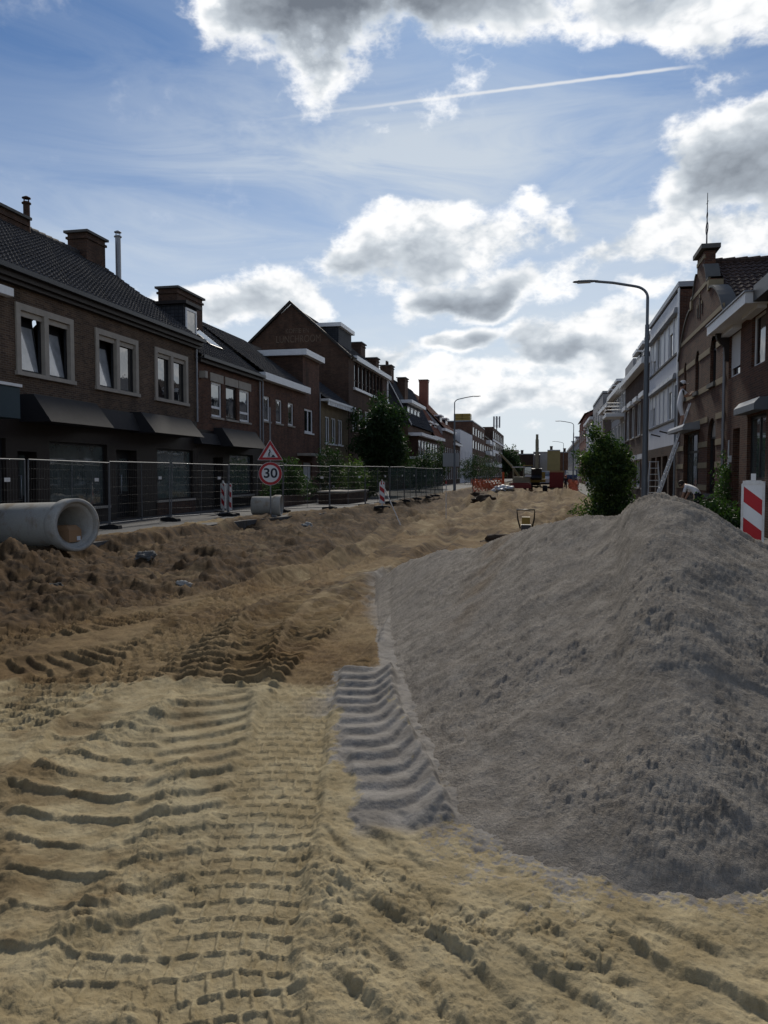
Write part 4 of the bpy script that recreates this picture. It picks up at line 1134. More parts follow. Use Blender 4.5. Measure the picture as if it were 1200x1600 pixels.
def left_three():
    r = building('brick_house', 'red brick house with white eave fascia, four white windows and square flat-topped stair tower', 'house')
    y0, y1, ze = yl(406) + .02, yl(474), 6.7
    yt = yl(499)
    ws = [(yl(411, 640), yl(422, 640), 4.5, 5.85), (yl(431, 640), yl(441, 640), 4.5, 5.85), (yl(450, 640), yl(459, 640), 4.5, 5.85)]
    big = (yl(472.5, 650), yl(489, 650), 4.25, 5.75); sl = (yl(478, 585), yl(482.5, 585), 7.2, 8.4)
    door = (yl(474, 740), yl(488, 740), .15, 2.35)
    gw = (yl(425, 740), yl(462, 740), .8, 2.3)
    wall(r, TL, y0, y1, 0, ze, ws + [big if big[0] < y1 - 99 else (y0 + .5, y0 + .6, .2, .3)][:0] + ws[:0] + [gw], 'brick_red')
    wall(r, TL, y1, yt, 0, 9.0, [big, sl, door] if big[0] > y1 else [(y1 + .25, big[1], big[2], big[3]), sl, door], 'brick_red', name='tower_wall')
    if big[0] <= y1: big = (y1 + .25, big[1], big[2], big[3])
    for w in ws: window(r, TL, *w, 'white_paint', 1, 1, .07, .10, 'stone', 'glass')
    window(r, TL, *big, 'white_paint', 2, 1, .06, .12, 'white_paint', 'glass')
    window(r, TL, *sl, 'white_paint', 1, 1, .06, .10, None, 'glass', name='slit_window')
    window(r, TL, *gw, 'white_paint', 3, 1, .08, .08, 'stone', 'glass_dim')
    d = MB(TL).box(*door, -.2, -.14).build('door', 'door_white', r)
    MB(TL).box(door[1] - .2, door[1] - .14, 1.1, 1.3, -.137, -.08).build('handle', 'steel_galv', d)
    MB(TL).box(door[0] - 1.2, door[1] + .2, 2.75, 2.9, .003, .9).build('porch_roof', 'stone', r)
    # tower body
    mb = MB(); mb.box(XL - 4.2, XL - .003, y1, yt, 6.0, 9.0); mb.build('tower', 'brick_dark', r)
    MB().box(XL - 4.5, XL + .35, y1 - .35, yt + .2, 9.0, 9.36).build('tower_cornice', 'white_paint', r)
    body(r, XL - 8, XL, y0, yt, 6.5, 'brick_dark')
    MB(TL).box(y0, y1 + .5, ze - .05, ze + .33, -.2, .35).build('fascia', 'white_paint', r)
    xr_, zr_ = XL - 4.0, 10.1
    tile_slope((XL + .2, y0, ze + .335), (XL + .2, y1, ze + .335), (xr_, y0, zr_), (xr_, y1, zr_)).build('roof_tiles', 'tile_dark', r)['kind'] = 'stuff'
    MB().quad((XL - 8, y0, ze), (XL - 8, yt, ze), (xr_, yt, zr_), (xr_, y0, zr_)).build('rear_roof', 'tile_dark', r)
    pipe_down(r, XL + .09, y0 + .25, 2.8, ze - .1)
    pipe_down(r, XL + .09, yt - .1, .1, 7.0)
    return r
left_three()


def left_gable():
    # low yellow annex
    ya, yb = yl(502), yl(544)
    r = building('yellow_annex', 'low yellow brick house front with scalloped white awning edge and small slate roof', 'house')
    ws = [(yl(508, 660), yl(515, 660), 3.75, 5.6), (yl(518, 660), yl(525, 660), 3.75, 5.6), (yl(528, 660), yl(535, 660), 3.75, 5.6)]
    gws = [(ya + 1, ya + 3.4, .7, 2.4), (ya + 4.6, ya + 5.6, .05, 2.3)]
    wall(r, TL, ya, yb, 0, 6.5, ws + gws, 'brick_yellow')
    for w in ws: window(r, TL, *w, 'white_paint', 2, 1, .06, .09, 'white_paint', 'glass')
    window(r, TL, *gws[0], 'white_paint', 2, 1, .06, .09, 'stone', 'glass_dim')
    MB(TL).box(*gws[1], -.2, -.15).build('door', 'door_brown', r)
    mb = MB(TL); mb.box(ya, yb + .3, 6.55, 6.7, -.1, .55); n = 16
    for i in range(n):
        a = ya + (yb - ya) * i / n; mb.box(a + .08, a + (yb - ya) / n - .08, 6.28, 6.549, .45, .52)
    mb.build('awning_edge', 'white_paint', r)
    body(r, XL - 6, XL, ya, yb, 6.5, 'brick_dark')
    tile_slope((XL + .3, ya, 6.705), (XL + .3, yb, 6.705), (XL - 2.6, ya, 8.9), (XL - 2.6, yb, 8.9)).build('roof_tiles', 'tile_slate', r)['kind'] = 'stuff'
    MB().quad((XL - 6, ya, 6.5), (XL - 6, yb, 6.5), (XL - 2.6, yb, 8.9), (XL - 2.6, ya, 8.9)).build('rear_roof', 'tile_slate', r)
    # tall gabled house
    r = building('gabled_house', 'tall brown brick house whose blank gable bears faded painted lettering', 'house')
    y0, y1 = yl(545), yl(606)
    pk = U(454, 476, y=y0); ec = U(546, 556, y=y0); ze = ec.z; xr_, zr_ = pk.x, pk.z; xb = 2 * xr_ - XL
    wall(r, TF(y0), xb, XL, 0, ze, [], 'brick_dark', name='gable_wall', extra=[[(xb, ze), (XL, ze), (xr_, zr_)]])
    # verge boards
    for (p, q) in (((XL + .25, ze - .2), (xr_, zr_ + .06)), ((xb - .25, ze - .2), (xr_, zr_ + .06))):
        MB().prism([(p[0], p[1]), (q[0], q[1]), (q[0], q[1] + .22), (p[0], p[1] + .22)], y0 - .25, y0 + .05, 1).build('verge', 'dark_wood', r)
    # painted letters, nearly gone
    for txt, px0, px1, pyb, h in (('KOFFIE EN', 446, 482, 521, 5.5), ('LUNCHROOM', 431, 500, 536, 8.5)):
        cu = bpy.data.curves.new('lettering', 'FONT'); cu.body = txt; cu.size = 1; cu.align_x = 'LEFT'
        to = bpy.data.objects.new('tmp', cu); COL.objects.link(to); bpy.context.view_layer.update()
        me = bpy.data.meshes.new_from_object(to.evaluated_get(bpy.context.evaluated_depsgraph_get())); bpy.data.objects.remove(to, do_unlink=True)
        xs = [v.co.x for v in me.vertices]; w = max(xs) - min(xs)
        a = U(px0, pyb, y=y0); b = U(px1, pyb, y=y0)
        sx = (b.x - a.x) / w; sz = h * 1.35 * (a.y / 1200) / 0.7
        for v in me.vertices: v.co = Vector((a.x + v.co.x * sx, y0 - .006, a.z + v.co.y * sz))
        me.materials.clear(); me.materials.append(M['ghost_paint'])
        o = bpy.data.objects.new('lettering', me); COL.objects.link(o); o.parent = r
    zt, zb = 10.45, 8.45
    ya, yb = yl(553, 600), yl(598, 620)
    n = 8; sw = (yb - ya) / n
    ws = [(ya + i * sw + .10, ya + (i + 1) * sw - .10, zb, zt) for i in range(n)]
    w2 = [(y0 + 1.2 + i * 2.1, y0 + 2.7 + i * 2.1, 5.0, 6.9) for i in range(5)] + [(y0 + 1.2 + i * 3.2, y0 + 3.2 + i * 3.2, .6, 2.6) for i in range(3)]
    wall(r, TL, y0 + .004, y1, 0, ze - .02, ws + w2, 'brick_dark')
    for w in ws: window(r, TL, *w, 'dark_wood', 1, 1, .10, .08, None, 'glass_dim', bars=[zb + .6])
    for w in w2: window(r, TL, *w, 'white_paint', 2, 1, .10, .09, 'stone', 'glass_dim')
    MB(TL).box(ya - .3, y1 + .1, zt + .05, zt + .42, -.1, .35).build('fascia', 'white_paint', r)
    MB(TL).box(ya - .2, y1, zb - .22, zb - .02, -.1, .18).build('sill_band', 'white_paint', r)
    MB(TL).box(y1 - .5, y1 - .28, zb, zt, .003, .1).build('white_post', 'white_paint', r)
    body(r, xb, XL, y0 + .004, y1, ze - .02, 'brick_dark')
    tile_slope((XL + .3, y0 - .1, ze - .1), (XL + .3, y1, ze - .1), (xr_, y0 - .1, zr_), (xr_, y1, zr_)).build('roof_tiles', 'tile_dark', r)['kind'] = 'stuff'
    MB().quad((xb - .3, y0, ze - .1), (xb - .3, y1, ze - .1), (xr_, y1, zr_), (xr_, y0, zr_)).build('rear_roof', 'tile_dark', r)
    MB().poly([(XL, y1, ze), (xr_, y1, zr_ - .05), (xb, y1, ze)]).build('gable', 'brick_dark', r)
    # flat dormer
    p = U(527, 520, x=XL - 1.6)
    d = MB().box(XL - 3.4, XL - 1.2, y0 + 1.5, y0 + 5.5, ze, 13.2).build('dormer', 'tile_slate', r)
    MB().box(XL - 3.6, XL - .95, y0 + 1.3, y0 + 5.7, 13.2, 13.5).build('dormer_fascia', 'white_paint', d)
    chimney(r, XL - 3.0, XL - 1.8, y1 - 3.4, y1 - 1.7, 11.6, U(588, 559, x=XL - 2.4).z, 'brick_dark')
    chimney(r, XL - 2.0, XL - .8, y1 - 1.5, y1 - .3, 11.0, U(598, 573, x=XL - 1.4).z, 'brick_dark')
    return r
left_gable()


def slate_house():
    r = building('slate_house', 'steep dark slate-roofed house with white dormer and white bay window behind the big tree', 'house')
    y0, y1 = yl(637), yl(674)
    ze = 7.0
    ap = U(607, 585, y=y0); xr_, zr_ = ap.x - .4, ap.z
    xb = 2 * xr_ - XL
    ws = [(y0 + 1 + i * 2.4, y0 + 2.8 + i * 2.4, .8, 2.3) for i in range(7)]
    wall(r, TL, y0, y1, 0, ze, ws, 'brick_dark')
    for w in ws: window(r, TL, *w, 'white_paint', 2, 1, .1, .1, 'stone', 'glass_dim')
    body(r, xb, XL, y0, y1, ze, 'brick_dark')
    tile_slope((XL + .3, y0, ze), (XL + .3, y1, ze), (xr_, y0, zr_), (xr_, y1, zr_), .35, .3).build('roof_tiles', 'tile_slate', r)['kind'] = 'stuff'
    MB().quad((xb, y0, ze), (xb, y1, ze), (xr_, y1, zr_), (xr_, y0, zr_)).build('rear_roof', 'tile_slate', r)
    MB().poly([(XL + .2, y0 - .01, ze), (xr_, y0 - .01, zr_), (xb, y0 - .01, ze)]).build('tiled_gable', 'tile_slate', r)
    MB().poly([(XL, y1, ze), (xr_, y1, zr_), (xb, y1, ze)]).build('gable', 'brick_dark', r)
    # barge board along the near slope
    MB().prism([(XL + .45, ze - .1), (xr_, zr_ + .1), (xr_, zr_ + .25), (XL + .45, ze + .1)], y0 - .3, y0 - .02, 1).build('barge_board', 'zinc', r)
    # bay
    ba, bb = y0 + 1.0, y1 - 1.0
    TB = lambda u, v, w: (XL + 1.0 + w, u, v)
    n = 7; sw = (bb - ba) / n
    bw = [(ba + i * sw + .15, ba + (i + 1) * sw - .15, 3.6, 5.4) for i in range(n)]
    wall(r, TB, ba, bb, 2.6, 5.8, bw, 'brick_dark', name='bay_wall')
    for w in bw: window(r, TB, *w, 'white_paint', 1, 1, .05, .14, None, 'glass')
    MB().quad((XL, ba, 2.6), (XL + 1.0, ba, 2.6), (XL + 1.0, ba, 5.8), (XL, ba, 5.8)).build('bay_cheek', 'brick_dark', r)
    mb = MB(); mb.box(XL - .5, XL + 1.5, ba - .6, bb + .4, 5.8, 6.15); mb.box(XL - .2, XL + 1.15, ba - .15, bb + .1, 3.3, 3.55); mb.box(XL, XL + 1.2, ba - .2, bb, 2.45, 2.6)
    mb.build('bay_cornice', 'white_paint', r)
    # dormer
    da, db = yl(642, 650), yl(662, 650); TD = lambda u, v, w: (XL - .4 + w, u, v)
    n = 4; sw = (db - da) / n
    dw_ = [(da + i * sw + .12, da + (i + 1) * sw - .12, 7.9, 9.2) for i in range(n)]
    wall(r, TD, da, db, 7.2, 9.5, dw_, 'tile_slate', name='dormer')
    MB().quad((XL - .4, da, 7.2), (XL - 3, da, 7.2), (XL - 3, da, 9.5), (XL - .4, da, 9.5)).build('dormer_cheek', 'tile_slate', r)
    for w in dw_: window(r, TD, *w, 'white_paint', 1, 1, .05, .16, None, 'glass', name='dormer_window')
    MB().box(XL - 3.4, XL + .2, da - .5, db + .5, 9.5, 9.85).build('dormer_cornice', 'white_paint', r)
    chimney(r, xr_ - .6, xr_ + .6, y0 + .3, y0 + 2.0, zr_ - .8, zr_ + 1.0, 'brick_dark', pots=2)
    chimney(r, xr_ + .4, xr_ + 1.3, y0 + 5, y0 + 7.0, zr_ - 2.5, zr_ + .2, 'brick_dark')
    return r
slate_house()


def rowhouse(side, ya, yb, z, wmat, name, label, roof=None, nx=4, rows=((.8, 2.6), (3.8, 5.6)), fmat='white_paint', pane='glass', nwin=2, depth=9, cornice=None, rise=3.5, ridge=4.0, dormers=0,
             bands=None, sidemat=None, group=None, winw=0.62, roller=False, parapet=0.0):
    """a plainer house farther along the street; side -1 left, +1 right"""
    r = building(name, label, 'house', group)
    X = XL if side < 0 else XR; T = TL if side < 0 else TR; s = -side     # s: +1 when the street lies towards +x
    sw = (yb - ya) / nx
    ws = [(ya + (i + .5 - winw / 2) * sw, ya + (i + .5 + winw / 2) * sw, a, b) for (a, b) in rows for i in range(nx)]
    wall(r, T, ya, yb, 0, z, ws, wmat)
    for w in ws:
        o = window(r, T, *w, fmat, nwin, 1, .07, .11, 'stone', pane)
        if roller: MB(T).box(w[0] - .1, w[1] + .1, w[3], w[3] + .28, .003, .28).build('roller_box', 'white_paint', o)
    xb = X - s * depth
    body(r, min(xb, X), max(xb, X), ya, yb, z, sidemat or wmat)
    if cornice: MB(T).box(ya - .02, yb + .02, z - .32, z + .04, -.1, .45).build('cornice', cornice, r)
    for (b0, b1, m) in (bands or []): MB(T).box(ya, yb, b0, b1, -.02, .04).build('band', m, r)
    if roof:
        xr_ = X - s * ridge; zz = z + rise
        e = X + s * .3
        tile_slope((e, ya, z + .045), (e, yb, z + .045), (xr_, ya, zz), (xr_, yb, zz), .38, .34).build('roof_tiles', roof, r)['kind'] = 'stuff'
        MB().quad((xb, ya, z), (xb, yb, z), (xr_, yb, zz), (xr_, ya, zz)).build('rear_roof', roof, r)
        for y in (ya, yb): MB().poly([(X, y, z), (xr_, y, zz - .05), (xb, y, z)]).build('gable', sidemat or wmat, r)
        for i in range(dormers):
            c = ya + (yb - ya) * (i + .5) / dormers; h = min(1.2, (yb - ya) / dormers * .32)
            TD = lambda u, v, w: (X - s * (.7 - w), u, v)
            d = MB().box(*sorted((X - s * .7, X - s * 3)), c - h, c + h, z + .2, z + 1.9).build('dormer', 'tile_slate', r)
            MB().box(*sorted((X - s * .4, X - s * 3.2)), c - h - .25, c + h + .25, z + 1.9, z + 2.12).build('dormer_cornice', 'white_paint', d)
            window(r, TD, c - h + .15, c + h - .15, z + .7, z + 1.75, 'white_paint', 2, 1, -.07, .12, None, 'glass', name='dormer_window')
    else:
        MB().box(min(xb, X), max(xb, X), ya, yb, z - .1, z - .02).build('flat_roof', 'steel_dark', r)
        if parapet: MB().box(min(xb, X) - .05, max(xb, X) + .05, ya - .05, yb + .05, z, z + parapet).build('parapet', 'zinc', r)
    return r

# left, farther down
rA = rowhouse(-1, yl(675), yl(691), 6.6, 'brick_red', 'red_roofed_house', 'red brick house with orange-red roof and small white dormers beyond the slate house', 'tile_red', 5, dormers=2, cornice='white_paint', rise=7.2, ridge=4.6)
rB = rowhouse(-1, yl(691) + .02, yl(708), 8.2, 'brick_red', 'red_roofed_house', 'house with pale grey rendered side wall, red hipped roof and tall chimney', 'tile_red', 5, sidemat='grey_render', cornice='white_paint', rise=5.6, ridge=5.0, dormers=2)
chimney(rB, XL - 3.6, XL - 2.4, yl(691) + 1, yl(691) + 2.6, 11, 15.3, 'brick_bright')
rowhouse(-1, yl(708) + .02, yl(719), 6.6, 'brick_dark', 'brick_house', 'low dark house with white dormer edges next to the white block', 'tile_dark', 4, dormers=2, cornice='white_paint')
rowhouse(-1, yl(719) + .02, yl(738), 9.4, 'white_render', 'white_block', 'flat-roofed white rendered block with few windows on the fenced side', None, 4, rows=((.8, 2.4), (4.4, 5.8)), winw=.18, nwin=1)
rC = rowhouse(-1, yl(738) + .02, yl(757), 12.2, 'brick_red', 'brick_flats', 'brown brick flats with yellow insulation packs on the flat roof', None, 5, rows=((.8, 2.6), (3.9, 5.6), (6.8, 8.5), (9.6, 11.2)), parapet=.2, nwin=1)
rD = rowhouse(-1, yl(757) + .02, yl(770), 10.2, 'brick_red', 'balcony_flats', 'brown brick house with several small white balconies', 'tile_dark', 4, rows=((.8, 2.6), (3.9, 5.6), (6.8, 8.5)))
for z in (3.4, 6.3, 9.0):
    for k in range(2):
        c = yl(757) + 4 + k * 12; MB(TL).box(c, c + 6, z, z + .9, .003, 1.1).build('balcony', 'white_paint', rD)
rE = rowhouse(-1, yl(770) + .02, yl(787), 14.6, 'brick_dark', 'banded_flats', 'three-storey flats with pale window bands under the antenna mast', None, 7, rows=((.8, 3.0), (5.0, 7.4), (8.6, 10.6), (11.6, 13.6)), bands=((3.6, 4.8, 'white_render'), (7.6, 8.4, 'white_render'), (10.8, 11.4, 'white_render')), winw=.55, nwin=1)
# antenna mast
m = building('antenna_mast', 'lattice antenna mast with upright panels on the flats roof', 'mast')
p = U(776, 676, x=XL - 1.5)
MB().tube([(p.x, p.y, 14.0), (p.x, p.y, 20.0)], .18, 8).build('pole', 'steel_galv', m)
for dx, dy in ((-.9, 0), (.9, 0), (0, -.9), (0, .9)):
    MB().box(p.x + dx - .25, p.x + dx + .25, p.y + dy - .25, p.y + dy + .25, 16.6, 20.3).build('panel', 'grey_render', m)
    MB().tube([(p.x, p.y, 17.2), (p.x + dx, p.y + dy, 17.2)], .06, 6).build('bracket', 'steel_galv', m)
    MB().tube([(p.x, p.y, 19.5), (p.x + dx, p.y + dy, 19.5)], .06, 6).build('bracket', 'steel_galv', m)
# yellow packs on the roof
for i, (a, lab) in enumerate(((0, 'first yellow insulation pack on the flat roof, next to the street lamp'), (5.0, 'second yellow insulation pack on the flat roof, farther along it'))):
    y = yl(738) + 1.5; px_ = 716 + i * 12
    q = U(px_, 660, y=y)
    mb = MB(); 
    for k in range(3): mb.box(q.x - .85, q.x + .85, y, y + 3.0, 12.45 + k * .5, 12.9 + k * .5)
    o = mb.build('insulation_pack', 'machine_yellow'); tag(o, lab, 'package', 'yellow packs on the flats roof')


# ---------------------------------------------------------------- right row
def arch_pts(a, b, c, e, n=10):
    """outline of a round-headed opening: springing at height e, crown above it"""
    r = (b - a) / 2; m = (a + b) / 2
    return [(a, c), (b, c), (b, e)] + [(m + r * math.cos(math.pi * k / n), e + r * math.sin(math.pi * k / n)) for k in range(1, n)] + [(a, e)]

def right_one():
    r = building('brick_house', 'brown brick house with white box gutter, closed white roller shutter and brown door', 'house')
    ya, yb = 12.0, yr(1132)
    ze = 6.15
    w1 = (yr(1157, 550), yr(1139.5, 550), 4.6, 5.92); w2 = (yr(1196, 530), yr(1175, 530), 4.58, 5.96)
    g1 = (yr(1196, 700), yr(1167, 700), 1.45, 3.25); dr = (yr(1155, 720), yr(1144.5, 720), .1, 3.0)
    sm = (yr(1139.5, 700), yr(1136, 700), 1.9, 2.7)
    g2 = (g1[0] - 4.0, g1[0] - 2.2, 1.45, 3.25); w3 = (w2[0] - 4, w2[0] - 2.6, 4.58, 5.96)
    wall(r, TR, ya, yb, 0, ze, [w1, w2, g1, dr, sm, g2, w3], 'brick_house')
    o = window(r, TR, *w1, 'white_paint', 1, 1, .08, .07, None, 'glass', name='shuttered_window')
    mb = MB(TR)
    n = 22; z0, z1 = w1[2] + .28, w1[3] - .03
    for i in range(n):
        a = z0 + (z1 - z0) * i / n; mb.add([(w1[0] + .07, a, -.05), (w1[1] - .07, a, -.05), (w1[1] - .07, a + (z1 - z0) / n * .9, -.075), (w1[0] + .07, a + (z1 - z0) / n * .9, -.075)], [(0, 1, 2, 3)])
        mb.add([(w1[0] + .07, a + (z1 - z0) / n * .9, -.075), (w1[1] - .07, a + (z1 - z0) / n * .9, -.075), (w1[1] - .07, a + (z1 - z0) / n, -.05), (w1[0] + .07, a + (z1 - z0) / n, -.05)], [(0, 1, 2, 3)])
    mb.build('roller_shutter', 'white_paint', o)['kind'] = 'stuff'
    window(r, TR, *w2, 'white_paint', 1, 1, .08, .06, None, 'glass_dim')
    window(r, TR, *w3, 'white_paint', 1, 1, .08, .06, None, 'glass_dim')
    window(r, TR, *g1, 'black_paint', 2, 1, .10, .09, 'white_paint', 'glass_shop')
    window(r, TR, *g2, 'black_paint', 2, 1, .10, .09, 'white_paint', 'glass_shop')
    window(r, TR, *sm, 'white_paint', 1, 1, .02, .05, 'white_paint', 'glass', name='small_window')
    for w, m in ((w1, 'white_paint'), (w2, 'white_paint'), (w3, 'white_paint')):
        mb = MB(TR); mb.prism([(w[3] - .02, .003), (w[3] + .24, .003), (w[3] + .24, .2), (w[3] + .06, .24), (w[3] - .02, .24)], w[0] - .08, w[1] + .16, 0); mb.build('roller_box', m, r)
    for w in (g1, g2):
        mb = MB(TR); mb.prism([(w[3] + .05, .003), (w[3] + .38, .003), (w[3] + .38, .2), (w[3] + .22, .34), (w[3] + .05, .34)], w[0] - .15, w[1] + .15, 0); mb.build('roller_box', 'lamp_paint', r)
    d = MB(TR).box(*dr, -.26, -.20).build('door', 'door_brown', r)
    MB(TR).box(dr[0] + .12, dr[0] + .16, 1.1, 1.35, -.197, -.14).build('handle', 'steel_galv', d)
    # box gutter
    MB(TR).box(yr(1184, 440) - 1.2, yb + .1, ze - .12, ze + .16, -.3, .58).build('box_gutter', 'white_paint', r)
    MB(TR).box(yr(1184, 440) - 1.25, yb + .12, ze + .163, ze + .2, -.3, .62).build('gutter_lining', 'zinc', r)
    MB(TR).box(ya, yr(1184, 440) - 1.25, ze - .1, ze + .3, -.3, .4).build('neighbour_gutter', 'steel_dark', r)
    for c in (yb - .3,):
        mb = MB(TR); mb.prism([(ze - .12, .003), (ze - .12, .40), (ze - .3, .36), (ze - .55, .16), (ze - .95, .12), (ze - 1.0, .003)], c - .08, c + .08, 0); mb.build('console', 'dark_wood', r)
    body(r, XR, XR + 8, ya, yb, ze, 'brick_house')
    tile_slope((XR - .1, ya, ze + .2), (XR - .1, yb, ze + .2), (XR + 4, ya, ze + 2.6), (XR + 4, yb, ze + 2.6)).build('roof_tiles', 'tile_brown', r)['kind'] = 'stuff'
    MB().quad((XR + 8, ya, ze), (XR + 8, yb, ze), (XR + 4, yb, ze + 2.6), (XR + 4, ya, ze + 2.6)).build('rear_roof', 'tile_brown', r)
    pipe_down(r, XR - .07, yb - .06, .1, ze - .2)
    MB(TR).box(dr[1] + .12, dr[1] + .2, 2.0, 2.2, .003, .1).build('door_bell', 'white_paint', r)
    return r
right_one()

def right_two():
    r = building('gabled_house', 'brown brick house with scrolled gable, cream stone bands and round-headed windows', 'house')
    y0, y1 = yr(1132) + .02, yr(1058); cy = (y0 + y1) / 2
    # outline of the street wall with its scrolled gable
    z1, z2, z3 = 6.95, 8.4, 9.75
    hw = (y1 - y0) / 2
    def scroll(za, zb, ua, ub, n=8):
        # concave curve from (ua, za) up to (ub, zb)
        return [(ua + (ub - ua) * (1 - math.cos(math.pi / 2 * k / n)) ** .8, za + (zb - za) * math.sin(math.pi / 2 * k / n) ** 1.4) for k in range(n + 1)]
    prof = [(hw, 6.2), (hw, 6.5), (hw - .5, z1)] + [(hw - .5 - q, z) for q, z in scroll(z1 + .0, z2 - .25, 0, hw - .5 - 1.75)] + [(1.75, z2 + .1), (1.35, z2 + .1)] + \
           [(1.35 - q, z) for q, z in scroll(z2 + .1, 9.2, 0, .65)] + [(.70, z3)]
    up = [(cy - u, z) for u, z in prof]; dn = [(cy + u, z) for u, z in reversed(prof)]
    outline = [(y0, 6.2)] + up[1:] + dn[:-1] + [(y1, 6.2)]
    wins = [(yr(1119, 560), yr(1110, 560), 4.75, 5.95), (yr(1092, 590), yr(1086.5, 590), 4.75, 5.95), (yr(1072.5, 600), yr(1069, 600), 4.75, 5.95)]
    low = [(yr(1118, 690), yr(1105.5, 690), .95, 2.9)]
    shop = (yr(1091, 720), yr(1068, 720), .55, 3.25)
    ws = wins + low
    holes = [(a, b, c, e + (b - a) / 2) for a, b, c, e in ws] + [shop]
    wall(r, TR, y0, y1, 0, 6.2, [h for h in holes if h[3] < 6.2] + [(a, b, c, 6.199) for a, b, c, e in holes if e >= 6.2], 'brick_house')
    mb = MB(TR); th = .38; top = [(u, v) for u, v in outline]
    n = len(top)
    # gable as strips so that it stays a clean solid
    cols = sorted({round(u, 4) for u, v in top})
    def tz(u):
        vs = [top[i][1] + (top[i + 1][1] - top[i][1]) * ((u - top[i][0]) / (top[i + 1][0] - top[i][0])) for i in range(n - 1) if abs(top[i + 1][0] - top[i][0]) > 1e-5 and min(top[i][0], top[i + 1][0]) - 1e-6 <= u <= max(top[i][0], top[i + 1][0]) + 1e-6]
        return max(vs) if vs else 6.2
    for i in range(len(cols) - 1):
        a, b = cols[i] + 1e-4, cols[i + 1] - 1e-4; za, zb_ = tz(a), tz(b)
        a, b = cols[i], cols[i + 1]
        mb.add([(a, 6.2, 0), (b, 6.2, 0), (b, zb_, 0), (a, za, 0), (a, 6.2, -th), (b, 6.2, -th), (b, zb_, -th), (a, za, -th)],
               [(0, 1, 2, 3), (4, 7, 6, 5), (3, 2, 6, 7), (0, 3, 7, 4), (1, 5, 6, 2)])
    mb.build('scrolled_gable', 'brick_house', r)
    # lead-dark copings along the scrolls, cream blocks at the shoulders
    for L in (up, dn):
        mb = MB(TR)
        for (p, q) in zip(L[:-1], L[1:]):
            if abs(p[0] - q[0]) < .012:
                if mb.f: mb.build('coping', 'concrete_dark', r)
                mb = MB(TR); continue
            mb.add([(p[0], p[1] - .01, .06), (q[0], q[1] - .01, .06), (q[0], q[1] + .07, .06), (p[0], p[1] + .07, .06), (p[0], p[1] - .01, -th - .06), (q[0], q[1] - .01, -th - .06), (q[0], q[1] + .07, -th - .06), (p[0], p[1] + .07, -th - .06)],
                   [(0, 1, 2, 3), (4, 7, 6, 5), (3, 2, 6, 7), (0, 4, 5, 1)])
        if mb.f: mb.build('coping', 'concrete_dark', r)
    mb = MB(TR); mb.box(cy - .86, cy + .86, z3 + .06, z3 + .22, -th - .14, .14)
    mb.add([(cy - .86, z3 + .22, .14), (cy + .86, z3 + .22, .14), (cy + .86, z3 + .22, -th - .14), (cy - .86, z3 + .22, -th - .14), (cy, z3 + .42, -th / 2)], [(0, 1, 4), (1, 2, 4), (2, 3, 4), (3, 0, 4)])
    mb.build('gable_cap', 'concrete_dark', r)
    # stone bands, broken at the openings
    def band(z, h, u0, u1, back=False):
        segs = [(u0, u1)]
        for (a, b, c, e) in holes:
            if c < z + h and e > z:
                segs = [s for (p, q) in segs for s in ((p, min(q, a - .02)), (max(p, b + .02), q)) if s[1] - s[0] > .05]
        for p, q in segs: MB(TR).box(p, q, z, z + h, -.03, .025).build('stone_band', 'stone_cream', r)
    for z in (1.05, 1.85, 2.60, 3.46, 4.58): band(z, .2, y0, y1)
    band(5.85, .2, y0, y1)
    band(7.0, .16, cy - hw + .5, cy + hw - .5); band(8.42, .15, cy - 1.7, cy + 1.7); band(9.48, .14, cy - .71, cy + .71)
    for u in (cy - 1.85, cy + 1.55):
        MB(TR).box(u, u + .3, z2 - .3, z2 + .05, -th - .05, .06).build('shoulder_stone', 'stone_cream', r)
    # windows with round heads
    for (a, b, c, e) in ws:
        pts = arch_pts(a, b, c, e); rr = (b - a) / 2
        fr = MB(TR)
        cu, cv = (a + b) / 2, (c + e) / 2
        inner = [(cu + (u - cu) * (1 - .07 / rr), (c + .07) if v == c else (e + (v - e) * (1 - .07 / rr) if v > e else v)) for u, v in pts]
        m_ = len(pts)
        for i in range(m_):
            j = (i + 1) % m_
            fr.add([(*pts[i], -.10), (*pts[j], -.10), (*inner[j], -.10), (*inner[i], -.10), (*inner[i], -.16), (*inner[j], -.16)], [(0, 1, 2, 3), (3, 2, 5, 4)])
        fr.box(a + .07, b - .07, e - .06, e + .02, -.15, -.098)
        fo = fr.build('window', 'black_paint', r)
        MB(TR).poly([(*p, -.135) for p in [q for q in inner if q[1] <= e + .001][:3] + [(inner[-1])]]).build('pane', 'glass', fo)
        MB(TR).poly([(*p, -.132) for p in inner if p[1] >= e - .001]).build('fanlight', 'stone' if e < 4 else 'glass', fo)
        # brick spandrels closing the square opening above the arch
        s = MB(TR); ar = [p for p in pts if p[1] >= e - 1e-6]; ar = sorted(ar, key=lambda p: p[0]); tp = e + rr
        for p, q in zip(ar[:-1], ar[1:]):
            s.add([(*p, 0), (*q, 0), (q[0], min(tp, 6.2), 0), (p[0], min(tp, 6.2), 0), (*p, -.28), (*q, -.28)], [(0, 1, 2, 3), (0, 4, 5, 1)])
        s.build('arch', 'brick_dark', fo)
        MB(TR).box(a - .08, b + .08, c - .14, c - .003, -.1, .10).build('sill', 'concrete_dark', fo)
    # slits in the gable
    for du, z, h in ((0, 7.45, .75), (-.42, 7.55, .35), (.42, 7.55, .35), ):
        MB(TR).box(cy + du - .07, cy + du + .07, z, z + h, .003, .02).build('slit', 'interior_dark', r)
        MB(TR).box(cy + du - .07, cy + du + .07, z + h + .002, z + h + .14, .003, .03).build('slit_stone', 'stone_cream', r)
